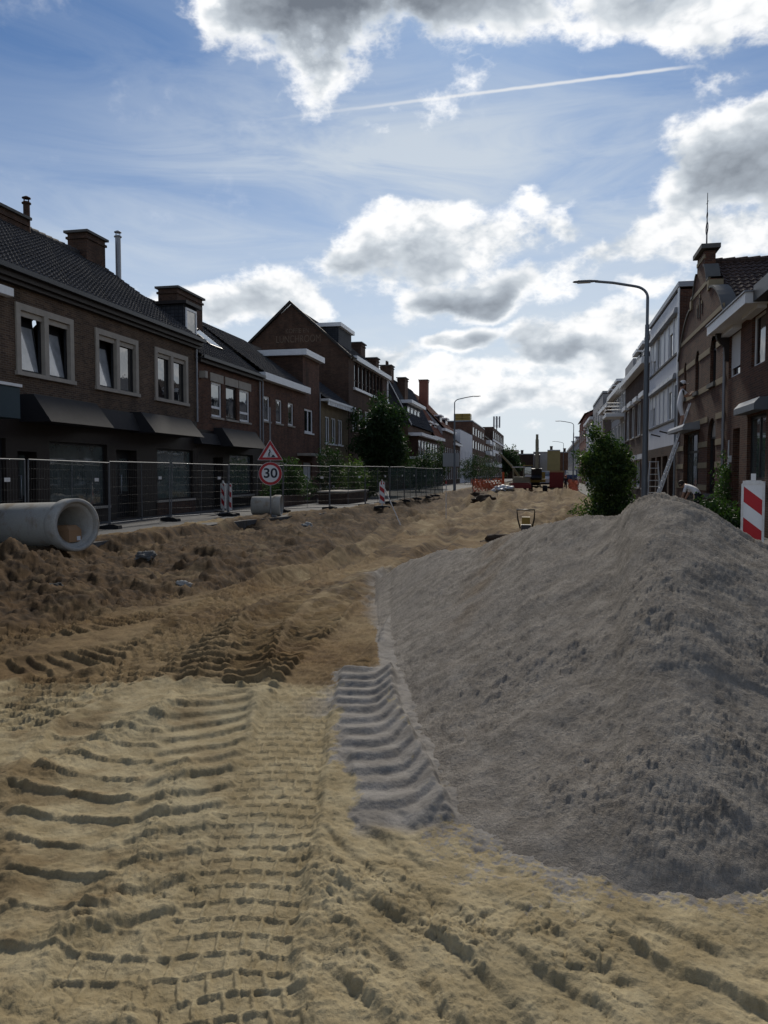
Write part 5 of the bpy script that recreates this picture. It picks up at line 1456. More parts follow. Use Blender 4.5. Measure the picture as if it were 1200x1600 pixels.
    # shop window and hood
    o = window(r, TR, *shop, 'black_paint', 3, 1, .15, .09, 'white_paint', 'glass_shop', bars=[2.5], name='shop_window')
    mb = MB(TR); mb.prism([(3.30, .003), (3.62, .003), (3.50, .55), (3.40, .62), (3.28, .62)], shop[0] - .25, shop[1] + .25, 0); mb.build('hood', 'zinc', r)
    # body and roof with its ridge across the street line
    body(r, XR, XR + 9, y0, y1, 6.2, 'brick_house')
    for ys, pa in ((y0, 1), (y1, -1)):
        tile_slope((XR + .3, ys - .1 * pa, 6.15), (XR + 9, ys - .1 * pa, 6.15), (XR + .3, cy, 9.45), (XR + 9, cy, 9.45)).build('roof_tiles', 'tile_brown', r)['kind'] = 'stuff'
    mb = MB()
    for i in range(20): mb.tube([(XR + .3 + i * .43, cy, 9.5), (XR + .3 + i * .43 + .45, cy, 9.52)], [.12, .14], 8)
    mb.build('ridge_tiles', 'tile_brown', r)['kind'] = 'stuff'
    # iron finial on the cap
    mb = MB(); x = XR + th / 2; zb = z3 + .4
    mb.tube([(x, cy, zb), (x, cy, zb + 1.9)], [.03, .012], 6)
    for sgn in (-1, 1):
        mb.tube([(x, cy + sgn * (.05 + .18 * math.sin(math.pi * k / 8)), zb + .35 + .5 * k / 8) for k in range(9)], .012, 5)
        mb.tube([(x, cy + sgn * (.03 + .10 * math.sin(math.pi * k / 6)), zb + .95 + .25 * k / 6) for k in range(7)], .01, 5)
    mb.tube([(x, cy - .2, zb + 1.55), (x, cy + .2, zb + 1.55)], .008, 5)
    mb.build('finial', 'steel_dark', r)
    return r
right_two()

def right_white():
    r = building('white_flats', 'white three-storey building with long shuttered window bands behind the street lamp', 'house')
    ya, yb, z = yr(1058) + .02, yr(1013), 9.7
    nb = 7; sw = (yb - ya) / nb
    up = [(ya + .35 + i * sw, ya + .35 + (i + 1) * sw - .2, 6.95, 8.7) for i in range(nb)]; up[-1] = (up[-1][0], yb - .3, 6.95, 8.7)
    lo = [(a, b, 4.1, 5.85) for a, b, _, _ in up]
    gr = [(ya + .6 + i * 2.1, ya + 2.2 + i * 2.1, .2, 2.5) for i in range(int((yb - ya - 1) / 2.1))]
    wall(r, TR, ya, yb, 2.95, z, up + lo, 'white_render')
    wall(r, TR, ya, yb, 0, 2.95, gr, 'brick_dark', name='ground_floor', d=.4)
    random.seed(4)
    for i, w in enumerate(up + lo):
        o = window(r, TR, *w, 'white_paint', 1, 1, .05, .09, 'concrete_dark', 'glass')
        k = [1, .35, 1, 1, 0, .6, .5][i % 7] if i < 7 else [1, .25, 1, 1, .95, .4, .4][i % 7]
        if k: MB(TR).box(w[0] + .05, w[1] - .05, w[3] - (w[3] - w[2]) * k, w[3] - .02, -.075, -.03).build('shutter', 'plastic_white', o)
        MB(TR).prism([(w[3] - .03, .003), (w[3] + .22, .003), (w[3] + .20, .16), (w[3] - .03, .22)], w[0] - .06, w[1] + .06, 0).build('roller_box', 'zinc', o)
    for w in gr: window(r, TR, *w, 'black_paint', 2, 1, .2, .08, None, 'glass_dim', bars=[2.0])
    for u in (ya + 2.2, ya + 5.2): MB(TR).tube([(u, 3.5, 0), (u, 3.62, .45)], .035, 6).build('wall_spike', 'steel_dark', r)
    body(r, XR, XR + 9, ya, yb, z, 'brick_house')
    MB().box(XR - .08, XR + 9, ya - .08, yb + .05, z, z + .22).build('parapet', 'zinc', r)
    MB().box(XR, XR + 9, ya, yb, z - .1, z - .02).build('flat_roof', 'steel_dark', r)
    MB(TR).box(ya + .003, ya + .25, 2.95, z, .003, .05).build('white_edge', 'white_paint', r)
    pipe_down(r, XR - .08, ya + .12, .1, 5.5)
    return r
right_white()
rowhouse(1, yr(1013) + .02, yr(976), 8.15, 'brick_dark', 'brick_house', 'dark brick house with white dormers and roller boxes beyond the white building', 'tile_dark', 4, rows=((.8, 2.5), (4.0, 6.1)), dormers=4, cornice='white_paint', roller=True, nwin=2, rise=3.2, ridge=4.5)
rE2 = rowhouse(1, yr(976) + .02, yr(955), 8.3, 'grey_render', 'balcony_house', 'grey house with round white balcony and boxy roof storey', None, 4, rows=((.8, 2.6), (3.6, 5.6), (6.3, 7.8)), cornice='white_paint', winw=.8)
MB().box(XR + .6, XR + 8, yr(976) + 1, yr(976) + 7, 8.3, 10.2).build('roof_storey', 'grey_render', rE2)
mb = MB(TR); u0 = yr(976) + .8; u1 = u0 + 3.4
mb.box(u0, u1, 5.9, 6.15, .003, 1.3)
bal = mb.build('balcony', 'white_paint', rE2)
for z in (6.4, 6.65, 6.9): MB(TR).tube([(u0 + .05, z, .05), (u0 + .05, z, 1.2), (u0 + .3, z, 1.28), (u1 - .3, z, 1.28), (u1 - .05, z, 1.2), (u1 - .05, z, .05)], .03, 6).build('rail', 'white_paint', bal)
rowhouse(1, yr(955) + .02, yr(941), 8.0, 'brick_dark', 'brick_house', 'dark brick house with row of small roof gables beyond the grey balcony house', 'tile_brown', 4, rows=((.8, 2.6), (3.8, 5.6)), dormers=3, cornice='white_paint')
rowhouse(1, yr(941) + .02, yr(926), 10.0, 'grey_render', 'grey_block', 'tall plain grey rendered block behind the lamp of the right-hand pavement', None, 4, rows=((.8, 2.6), (4.0, 5.6), (7.2, 8.8)), parapet=.2, winw=.4)
rowhouse(1, yr(926) + .02, yr(916), 8.8, 'white_render', 'white_house', 'white banded house with stepped cornices far along the right-hand row', 'tile_dark', 4, cornice='white_paint', bands=((2.9, 3.3, 'white_paint'), (6.0, 6.4, 'white_paint')))
rowhouse(1, yr(916) + .02, yr(905), 10.4, 'brick_bright', 'brick_house', 'tall red brick house far along the right-hand row', 'tile_red', 4, rows=((.8, 2.6), (4.0, 5.6), (7.0, 8.8)), rise=2.0)
rowhouse(1, yr(905) + .02, yr(888), 8.0, 'grey_render', 'grey_house', 'low grey house at the far end of the right-hand row', 'tile_dark', 6, cornice='white_paint', dormers=3, rise=2.5)
# end of the street
def end_block(px0, px1, pyt, Y, mat, name, label, nx, rows, roof=None):
    a, b = U(px0, 735, y=Y).x, U(px1, 735, y=Y).x; z = U((px0 + px1) / 2, pyt, y=Y).z
    r = building(name, label, 'house')
    sw = (b - a) / nx; ws = [(a + (i + .3) * sw, a + (i + .7) * sw, c, e) for c, e in rows for i in range(nx) if e < z - .3]
    wall(r, TF(Y), a, b, 0, z, ws, mat)
    for w in ws: window(r, TF(Y), *w, 'white_paint', 2, 1, .05, .15, None, 'glass')
    if roof:
        MB().poly([(a - .3, Y - .3, z), (b + .3, Y - .3, z), (b + .3, Y + 5, z + 3), (a - .3, Y + 5, z + 3)]).build('roof', roof, r)
        MB().poly([(a - .3, Y + 10, z), (b + .3, Y + 10, z), (b + .3, Y + 5, z + 3), (a - .3, Y + 5, z + 3)]).build('rear_roof', roof, r)
    body(r, a, b, Y + .004, Y + 10, z - .01, mat)
    if not roof: MB().box(a, b, Y, Y + 10, z - .1, z - .02).build('flat_roof', 'steel_dark', r)
    MB(TF(Y)).box(a, b, z - .3, z + .05, .003, .25).build('cornice', 'grey_render', r)
    chimney(r, a + (b - a) * .2, a + (b - a) * .2 + .9, Y + 3, Y + 4, z - .5, z + (2.6 if roof else 1.3), 'brick_dark')
    return r
end_block(782, 808, 716, 268, 'brick_dark', 'brick_house', 'dark house closing the street behind the tipper truck', 4, ((1, 2.8), (4, 5.8)), 'tile_dark')
end_block(808, 833, 709, 275, 'brick_dark', 'brick_house', 'dark flat-fronted house closing the street left of the excavator', 4, ((1, 2.8), (4, 5.8), (6.6, 7.6)))
end_block(833, 855, 706, 282, 'grey_render', 'grey_house', 'grey house closing the street directly behind the excavator', 4, ((1, 3), (4.4, 6), (7, 8.4)))
ob = end_block(855, 875, 703, 266, 'ochre_render', 'ochre_block', 'ochre flat-roofed block closing the street above the red container', 1, ((2.0, 4.4),))
end_block(875, 900, 706, 280, 'brick_red', 'brick_house', 'brown brick house closing the street on the right', 4, ((1, 3), (4.4, 6)))

# ------------------------------------------------------------------ plants
def leaf_mesh(blobs, n, size, seed, squash=0.8):
    """many small bent leaves spread in clumps through the given ellipsoids"""
    rg = np.random.default_rng(seed)
    w = np.array([b[1][0] * b[1][1] * b[1][2] for b in blobs]); w = w / w.sum()
    # twig ends carry the leaves
    k = max(20, n // 14)
    bi = rg.choice(len(blobs), k, p=w)
    C = np.array([b[0] for b in blobs])[bi]; Rr = np.array([b[1] for b in blobs])[bi]
    v = rg.normal(size=(k, 3)); v /= np.linalg.norm(v, axis=1)[:, None]
    rad = rg.random(k) ** 0.33 * (0.72 + 0.36 * rg.random(k))
    tw = C + v * Rr * rad[:, None]
    ti = rg.integers(0, k, n)
    P = tw[ti] + rg.normal(size=(n, 3)) * size * 1.7
    a = rg.normal(size=(n, 3)); a[:, 2] -= 0.4; a /= np.linalg.norm(a, axis=1)[:, None]
    b = np.cross(a, rg.normal(size=(n, 3))); b /= np.linalg.norm(b, axis=1)[:, None]
    nn = np.cross(a, b)
    s = size * (0.6 + 0.8 * rg.random(n))[:, None]
    p0, p1, p2, p3 = P - a * s, P + b * s * .45 + nn * s * .15, P + a * s, P - b * s * .45 + nn * s * .15
    V = np.stack([p0, p1, p2, p3], 1).reshape(-1, 3)
    F = np.arange(n * 4).reshape(-1, 4)
    F = np.concatenate([F[:, [0, 1, 2]], F[:, [0, 2, 3]]])
    mi = (_rv[(ti * 7) & 4095] * 3).astype(int); mi = np.clip(mi, 0, 2); mi = np.concatenate([mi, mi])
    return V, F, mi

def foliage(name, parent, blobs, n, size, mats, seed):
    V, F, mi = leaf_mesh(blobs, n, size, seed)
    me = bpy.data.meshes.new(name); me.from_pydata(V.tolist(), [], F.tolist())
    for m in mats: me.materials.append(M[m])
    me.polygons.foreach_set('material_index', mi.astype(np.int32))
    o = bpy.data.objects.new(name, me); COL.objects.link(o); o.parent = parent
    return o

def limbs(mb, base, h, n, spread, r, seed):
    rg = random.Random(seed)
    top = Vector(base) + Vector((0, 0, h))
    mb.tube([base, Vector(base) + Vector((.04, .02, h * .5)), top], [r, r * .75, r * .35], 8)
    for i in range(n):
        t = .35 + .5 * i / n; p = Vector(base).lerp(top, t); an = i * 2.4 + rg.random()
        q = p + Vector((math.cos(an) * spread * (.6 + .4 * rg.random()), math.sin(an) * spread * (.6 + .4 * rg.random()), h * (.25 + .2 * rg.random())))
        mb.tube([p, (p + q) / 2 + Vector((0, 0, -.05 * h)), q], [r * .45, r * .3, r * .12], 6)

def shrub(name, label, cat, base, blobs, n, size, mats, seed, h=1.0, stems=5, spread=.4, r=.03, group=None, crown='crown'):
    o = building(name, label, cat, group)
    mb = MB(); limbs(mb, base, h, stems, spread, r, seed); mb.build('trunk', 'bark', o)
    rg = random.Random(seed * 7 + 1); more = []
    for (c, rr) in blobs:        # shoots that break the outline
        for k in range(5):
            a, e = rg.random() * 6.283, rg.random() * 1.8 - .6; q = .85 + .35 * rg.random(); s_ = .22 + .16 * rg.random()
            more.append(((c[0] + math.cos(a) * math.cos(e) * rr[0] * q, c[1] + math.sin(a) * math.cos(e) * rr[1] * q, max(c[2] + math.sin(e) * rr[2] * q, .05)), (rr[0] * s_, rr[1] * s_, rr[2] * s_ * 1.2)))
    foliage(crown, o, [(c, tuple(v * .88 for v in rr)) for c, rr in blobs] + more, n, size, mats, seed)
    return o

LV = ['leaf_dark', 'leaf_mid', 'leaf_light']; LD = ['leaf_dark', 'leaf_dark', 'leaf_dark']
c = U(945, 745, x=2.35)
bx_, by_ = c.x, c.y
shrub('bush', 'tall leafy green bush at the road edge beside the lamp post', 'bush', (bx_, by_, -.3),
      [((bx_, by_, 1.9), (1.05, 1.0, 1.35)), ((bx_ + .25, by_, .9), (1.0, .9, 1.0)), ((bx_ - .45, by_ + .1, 2.0), (.65, .7, .8)), ((bx_ + .5, by_, 2.4), (.6, .6, .7)), ((bx_ - .15, by_, .1), (.85, .8, .5)), ((bx_ - .05, by_, 2.9), (.5, .5, .4))], 15000, .075, LV, 3, 2.4, 9, .7, .06)
shrub('weed_patch', 'low weeds growing around the foot of the tall bush', 'weeds', (bx_ - .3, by_ - .7, -.35),
      [((bx_ - .4, by_ - .7, -.1), (.8, .5, .3)), ((bx_ + .6, by_ - .3, .1), (.7, .5, .35)), ((bx_ + 1.2, by_ + .4, .15), (.5, .5, .3))], 2500, .06, LV, 4, .3, 4, .3, .015, crown='foliage')
tx, ty = U(598, 690, x=-12.3).x, U(598, 690, x=-12.3).y
shrub('garden_tree', 'large dark broad tree in front of the tall gabled house', 'tree', (tx, ty, 0),
      [((tx, ty, 4.4), (1.9, 2.4, 2.3)), ((tx + .4, ty - .8, 5.4), (1.3, 1.5, 1.5)), ((tx - .9, ty - .6, 3.6), (1.3, 1.4, 1.6)), ((tx + 1.1, ty, 3.2), (1.1, 1.6, 1.6)), ((tx - .2, ty, 2.0), (1.7, 1.8, 1.2)), ((tx + .1, ty, 6.3), (.8, .9, .7))], 16000, .13, LD, 5, 5.0, 9, 1.4, .16)
for i, (px, x, h, w, lab, mats) in enumerate([
        (455, -13.2, 2.4, 1.1, 'leafy shrub beside the white door of the stair-tower house', ['leaf_dark', 'leaf_dark', 'leaf_mid']), (516, -13.0, 3.4, 1.3, 'dark climbing shrub against the yellow annex', LD), (552, -11.6, 2.6, 1.3, 'pale green shrub with yellow flowers behind the mesh fence', ['leaf_dark', 'leaf_mid', 'leaf_light']),
        (655, -11.6, 3.6, 2.0, 'dark shrub under the white bay window', LD), (684, -11.6, 5.0, 2.2, 'bushy tree behind the grey site board', LD), (735, -11.5, 4.5, 3.0, 'dark hedge in front of the white block', LD), (765, -11.5, 4.5, 4.0, 'dark hedge in front of the brick flats', LD), (575, -11.8, 1.6, 1.0, 'low plants behind the garden wall by the tall gabled house', LV)]):
    q = U(px, 735, x=x)
    shrub('shrub', lab, 'shrub', (q.x, q.y, 0), [((q.x, q.y, h * .55), (w * .8, w, h * .45)), ((q.x + .2 * w, q.y - .3 * w, h * .75), (w * .5, w * .6, h * .28)), ((q.x - .2 * w, q.y + .4 * w, h * .35), (w * .7, w * .7, h * .35))],
          3200 if i < 3 else 4200, .07 + .02 * (i > 2), mats, 20 + i, h * .7, 5, w * .5, .04)
q = U(555, 725, x=-11.6)
o = building('sunflower', 'single yellow flower head rising above the mesh fence', 'flower')
MB().tube([(q.x, q.y, 0), (q.x, q.y + .05, q.z)], .015, 6).build('stem', 'leaf_mid', o)
MB().lathe([(0, -.03), (.05, -.03), (.13, .0), (.13, .02), (0, .03)], 12, org=(q.x, q.y, q.z), ax=(.2, -1, .1)).build('flower_head', 'flower_yellow', o)
q = U(792, 735, y=262)
shrub('garden_tree', 'distant dark tree at the far end of the fenced side', 'tree', (q.x, 262, 0), [((q.x, 262, 6), (4.0, 4.0, 4.5)), ((q.x + 2.5, 262, 4.5), (3, 3, 3.5))], 3000, .4, LD, 70, 7, 6, 2.5, .3)
# greenery by the right-hand houses
q = U(1128, 745, x=XR - .25)
o = building('climbing_plant', 'straggly climbing plant on the wall beside the brown door', 'climber')
MB().tube([(XR - .12, q.y, 0), (XR - .10, q.y + .1, 1.2), (XR - .12, q.y + .25, 2.4)], [.03, .02, .01], 6).build('stem', 'bark', o)
foliage('leaves', o, [((XR - .2, q.y + .1, 1.3), (.2, .55, 1.1)), ((XR - .25, q.y, .6), (.25, .6, .6))], 1300, .05, ['leaf_dark', 'leaf_mid', 'leaf_mid'], 40)
q = U(1132, 780, x=XR - .9)
shrub('shrub', 'low green shrub on the pavement below the climbing plant', 'shrub', (q.x, q.y, 0), [((q.x, q.y, .45), (.6, .8, .5)), ((q.x - .3, q.y - .5, .3), (.5, .6, .35))], 3000, .06, ['leaf_dark', 'leaf_dark', 'leaf_mid'], 41, .5, 6, .4, .02)


plain('fence_steel', (0.13, 0.136, 0.146), 0.55, 0.3, 5, 0.1, 0.3)
# ------------------------------------------------------------------ fence of mesh panels
def fence_panel(p, q, label, green=False):
    p, q = Vector(p), Vector(q); L = (q - p).length
    o = building('fence_panel', label, 'fence', 'temporary mesh fence panels')
    o.location = p; o.rotation_euler = (R(random.Random(int(p.y * 10)).uniform(-1.6, 1.6)), R(random.Random(int(p.y * 7)).uniform(-.7, .7)), math.atan2(q.y - p.y, q.x - p.x)); ROOTS.remove(o)
    mb = MB()
    for x in (.04, L - .04): mb.tube([(x, 0, .06), (x, 0, 2.0)], .02, 8)
    mb.tube([(.04, 0, 2.0), (L - .04, 0, 2.0)], .02, 8); mb.tube([(.04, 0, .16), (L - .04, 0, .16)], .02, 8); mb.tube([(L / 2, 0, .16), (L / 2, 0, 2.0)], .013, 6)
    mb.build('frame', 'fence_steel', o)
    mb = MB(); n = int(L / .105)
    for i in range(1, n): x = .04 + (L - .08) * i / n; mb.tube([(x, 0, .16), (x, 0, 2.0)], .0034, 3, cap=False)
    for z in (.45, .72, .98, 1.25, 1.52, 1.77): mb.tube([(.04, 0, z), (L - .04, 0, z)], .0015, 3, cap=False)
    mb.build('wire_mesh', 'wire', o)['kind'] = 'stuff'
    if green:
        rg = random.Random(int(p.y)); mb = MB(); m = 14; vs = []
        for j in range(9):
            for i in range(m + 1): vs.append((.05 + (L - .1) * i / m, .025 + .03 * math.sin(i * 1.7 + j) + .01 * rg.random(), .2 + (1.78 + .03 * math.sin(i * 1.3)) * j / 8))
        mb.add(vs, [(j * (m + 1) + i, j * (m + 1) + i + 1, (j + 1) * (m + 1) + i + 1, (j + 1) * (m + 1) + i) for j in range(8) for i in range(m)], 0, True)
        mb.build('screen_cloth', 'net_green', o)
    mb = MB(); mb.prism([(-.36, 0), (.36, 0), (.34, .1), (.2, .14), (-.2, .14), (-.34, .1)], -.11, .11, 0, 0); mb.build('foot', 'rubber', o)
    MB().box(L * .78, L * .78 + .2, -.028, -.022, 1.45, 1.55).build('plate', 'plastic_white', o)
    return o

FP = [(-13.0, 9.9), (-12.95, 13.45), (-12.85, 17.05), (-12.8, 20.7), (-12.75, 24.4), (-12.1, 27.8), (-11.0, 31.0), (-9.8, 34.0), (-8.9, 37.3), (-8.35, 40.7), (-8.2, 44.2), (-8.1, 47.7), (-8.0, 51.2), (-7.9, 54.7), (-7.8, 58.2)]
where = ['mesh fence panel at the left edge of the photo', 'mesh fence panel behind the barrel of the near concrete pipe', 'mesh fence panel above the open end of the near concrete pipe', 'mesh fence panel in front of the dark shop doors', 'mesh fence panel behind the two beacon boards',
         'mesh fence panel behind the small concrete pipe', 'mesh fence panel right of the speed limit sign', 'mesh fence panel in front of the garden wall', 'mesh fence panel next to the leaning stick',
         'first green-screened fence panel, behind the striped board', 'second green-screened fence panel from the striped board', 'third green-screened fence panel from the striped board', 'green-screened fence panel just before the far lamp post', 'last fence panel with green screen, by the far lamp post']
for i in range(len(FP) - 1):
    fence_panel((*FP[i], 0.004), (*FP[i + 1], 0.004), where[i], green=i >= 9)


# ------------------------------------------------------------------ concrete pipes, box
def concrete_pipe(p0, ax, L, ro, ri, rs, ls, label):
    """socket end at p0; ro barrel radius, rs socket radius over length ls"""
    o = building('concrete_pipe', label, 'pipe')
    mb = MB(); c = Vector(p0) + Vector((0, 0, rs)); ax = Vector(ax).normalized()
    prof = [(ri * 1.20, .11), (ri * 1.22, .015), (ri * 1.24, 0), (rs - .02, 0), (rs, .02), (rs, ls * .72), (ro + .01, ls), (ro, ls + .06), (ro, L - .02), (ro - .02, L), (ri + .03, L), (ri, L - .02), (ri, .13), (ri * 1.20, .11)]
    mb.lathe(prof, 56, org=c, ax=ax); b = mb.build('barrel', 'pipe_concrete', o)
    return o, c, ax
p = U(122, 860, z=0.0)
near_pipe, pc, pax = concrete_pipe((p.x, p.y, -.02), (-.94, .34, -.035), 2.7, .50, .40, .57, .42, 'large grey concrete sewer pipe with a cardboard box inside its open end')
b = building('cardboard_box', 'brown cardboard box lying inside the near concrete pipe', 'box')
ROOTS.remove(b)
fl = pc + pax * .34 - Vector((0, 0, .42))
b.location = (fl.x, fl.y, fl.z + .055); b.rotation_euler = (0, 0, math.atan2(-pax.y, -pax.x) + R(14))
mb = MB(); mb.box(-.20, .20, -.19, .19, 0, .26); mb.add([(-.20, -.19, .262), (.20, -.19, .262), (.20, .19, .262), (-.20, .19, .262), (-.16, -.15, .36), (.10, -.15, .36), (.10, .15, .36), (-.16, .15, .36)], [(0, 1, 5, 4), (1, 2, 6, 5), (2, 3, 7, 6), (3, 0, 4, 7), (4, 5, 6, 7)]); mb.build('carton', 'cardboard', b)
MB().box(.203, .208, .04, .15, .03, .12).build('label_sheet', 'paper', b)
p = U(440, 806, z=0.0)
concrete_pipe((p.x, p.y, -.02), (-.985, -.17, 0), 1.15, .36, .30, .42, .34, 'short pale concrete pipe behind the speed limit sign pole')


# ------------------------------------------------------------------ signs and beacons
def disc(mb, r, y, mi, n=40, c=(0, 0)):
    mb.poly([(c[0] + r * math.cos(2 * math.pi * k / n), y, c[1] + r * math.sin(2 * math.pi * k / n)) for k in range(n)], mi)
p = U(423, 808, z=0.0)
sg = building('road_sign', 'pole with red triangular roadworks sign above a round 30 speed limit sign', 'road sign'); ROOTS.remove(sg)
sg.location = (p.x, p.y, 0); sg.rotation_euler = (0, 0, math.atan2(-p.x, p.y) * 1.0)
k = p.length / 1200 * 0 + (p.y / 1200)
MB().tube([(0, 0, 0), (0, 0, 4.15)], .03, 10).build('pole', 'steel_galv', sg)
zc = 1.65; mb = MB()
rad = .44
zr_c = U(423, 740, y=p.y).z; zt_b = U(423, 719, y=p.y).z; zt_t = U(423, 687, y=p.y).z
mb.lathe([(0, 0), (rad, 0), (rad, .02), (0, .02)], 40, org=(0, -.03, zr_c), ax=(0, -1, 0), sm=False, mi=0)
disc(mb, rad - .012, -.0535, 1, c=(0, zr_c)); disc(mb, rad * .74, -.0565, 2, c=(0, zr_c))
plate = mb.build('speed_plate', ['sign_white', 'sign_red', 'sign_white'], sg)
cu = bpy.data.curves.new('digits', 'FONT'); cu.body = '30'; cu.size = .55; cu.align_x = 'CENTER'; cu.align_y = 'CENTER'; cu.offset = .012; cu.extrude = .001
to = bpy.data.objects.new('tmp', cu); COL.objects.link(to); bpy.context.view_layer.update()
me = bpy.data.meshes.new_from_object(to.evaluated_get(bpy.context.evaluated_depsgraph_get())); bpy.data.objects.remove(to, do_unlink=True)
for v in me.vertices: v.co = Vector((v.co.x * .98, -.0585 - v.co.z, zr_c + v.co.y * .92))
me.materials.clear(); me.materials.append(M['sign_blue']); do = bpy.data.objects.new('digits', me); COL.objects.link(do); do.parent = plate
hw_ = .48
def tri(s, y, mi, mb):
    cz = zt_b + (zt_t - zt_b) / 3
    mb.poly([(-hw_ * s, y, cz + (zt_b - cz) * s), (hw_ * s, y, cz + (zt_b - cz) * s), (0, y, cz + (zt_t - cz) * s)], mi)
mb = MB(); mb.prism([(-hw_, zt_b), (hw_, zt_b), (0, zt_t)], -.05, -.03, 1, 0); tri(.95, -.0535, 1, mb); tri(.60, -.0565, 2, mb)
wp = mb.build('warning_plate', ['sign_white', 'sign_red', 'sign_white'], sg)
cz = zt_b + (zt_t - zt_b) / 3
mb = MB(); Y = -.0595
def pl(pts): mb.poly([(x, Y, cz + z) for x, z in pts])
pl([(.02, -.145), (.20, -.145), (.13, -.06), (.09, -.05)])                          # earth heap
mb.poly([(-.02 + .032 * math.cos(a * .6283), Y, cz + .115 + .032 * math.sin(a * .6283)) for a in range(10)])   # head
pl([(-.075, .0), (-.02, .09), (.02, .075), (-.03, -.02)])                            # back
pl([(-.075, .0), (-.03, -.02), (-.075, -.145), (-.10, -.145), (-.075, -.05)]); pl([(-.05, -.01), (-.02, -.03), (-.0, -.145), (-.03, -.145)])   # legs
pl([(.0, .075), (.02, .06), (.05, -.0), (.035, -.0)]); pl([(-.06, .02), (-.055, .01), (.10, -.085), (.105, -.075)])   # arm and shovel
mb.build('digging_figure', 'sign_blue', wp)
MB().lathe([(.25, 0), (.25, .05), (.06, .10), (.04, .12)], 16).build('base', 'concrete_dark', sg)

def beacon(x, y, z, rz, label, w=.25, h=.92, lift=.5, zb=None):
    o = building('beacon_board', label, 'beacon'); ROOTS.remove(o); o.location = (x, y, z); o.rotation_euler = (0, 0, rz)
    mb = MB(); t = .03
    mb.box(-w / 2 - t, -w / 2, -.03, .03, lift, lift + h); mb.box(w / 2, w / 2 + t, -.03, .03, lift, lift + h); mb.box(-w / 2, w / 2, -.03, .03, lift, lift + t)
    mb.prism([(-w / 2 - t, lift + h), (w / 2 + t, lift + h), (w / 2 - .02, lift + h + .05), (-w / 2 + .02, lift + h + .05)], -.03, .03, 1)
    mb.build('frame', 'beacon_white', o)
    # striped face: bands falling to the right
    mb = MB(); z0, z1 = lift + t, lift + h; band = .205; sl = .80
    for s in (-1, 1):
        yy = -.018 if s < 0 else .018; i = 0
        c = z0 - w * sl - band
        while c < z1 + w * sl:
            pts = [(-w / 2, c + w * sl), (-w / 2, c + w * sl + band), (w / 2, c + band), (w / 2, c)]
            # clip to the plate
            def clip(P, lim, up):
                out = []
                for a, b in zip(P, P[1:] + P[:1]):
                    ia, ib = (a[1] <= lim if up else a[1] >= lim), (b[1] <= lim if up else b[1] >= lim)
                    if ia: out.append(a)
                    if ia != ib: tt = (lim - a[1]) / (b[1] - a[1]); out.append((a[0] + (b[0] - a[0]) * tt, lim))
                return out
            P = clip(clip(pts, z0, False), z1, True) if True else pts
            if len(P) > 2: mb.poly([(q[0], yy, q[1]) for q in P], i % 2)
            c += band; i += 1
    mb.box(-w / 2, w / 2, -.015, .015, lift + t, lift + h, 1)
    mb.build('striped_plate', ['sign_red', 'sign_white'], o)
    MB().box(-.03, .03, -.025, .025, lift + h + .052, lift + h + .14).build('lamp_stub', 'plastic_white', o)
    MB().box(-.03, .03, -.03, .03, .1, lift - .002).build('post', 'plastic_white', o)
    mb = MB(); mb.prism([(-.4, 0), (.4, 0), (.38, .09), (.15, .12), (-.15, .12), (-.38, .09)], -.2, .2, 1); mb.build('foot', 'rubber', o)
    return o
p = U(1176, 800, y=11.0)
beacon(p.x, 11.0, 0, R(-14), 'red and white striped beacon board beside the grey sand heap', w=.225, h=.88, lift=.63)
for px, py, rz, lab in ((349, 803, R(-30), 'slanting striped beacon board in front of the fence by the small pipe'), (358, 806, R(68), 'white-edged beacon board seen edge-on beside the slanting one'), (597, 794, R(12), 'red and white striped beacon board at the green fence screen')):
    p = U(px, py, z=0.0); beacon(p.x, p.y, 0.004, rz, lab, w=.22, h=1.0, lift=.22)
# thin sticks and measuring rods
for px, pt, pb, zg, lean, mat, lab in ((697, 752, 812, -.42, 0.0, 'plastic_white', 'thin white measuring rod standing in the sand bed'), (611, 752, 816, -.1, .35, 'plastic_white', 'thin pale stick leaning against the green fence screen'), (777, 740, 778, -.42, 0, 'steel_galv', 'grey measuring pole in front of the orange netting')):
    p = U(px, pb, z=zg); q = U(px, pt, y=p.y)
    o = building('measuring_rod' if lean == 0 else 'stick', lab, 'rod')
    MB().tube([(p.x + lean, p.y, zg - .1), (q.x - lean, p.y, q.z)], .018, 6).build('shaft', mat, o)
    MB().tube([(q.x - lean, p.y, q.z - .12), (q.x - lean, p.y, q.z + .02)], .022, 6).build('tip', 'sign_red' if mat == 'plastic_white' else 'plastic_white', o)
# site board seen from behind
p = U(705, 745, x=-9.4); o = building('site_board', 'blank grey back of a site board on two posts by the far lamp', 'sign')
a, b_ = U(692, 719, y=p.y), U(717.5, 719, y=p.y); zt, zb_ = U(705, 708, y=p.y).z, U(705, 729, y=p.y).z
MB().box(a.x, b_.x, p.y - .03, p.y, zb_, zt).build('board', 'sign_back', o)
for x in (a.x + .35, b_.x - .35): MB().tube([(x, p.y + .05, -.2), (x, p.y + .05, zt - .05)], .04, 8).build('post', 'steel_galv', o)


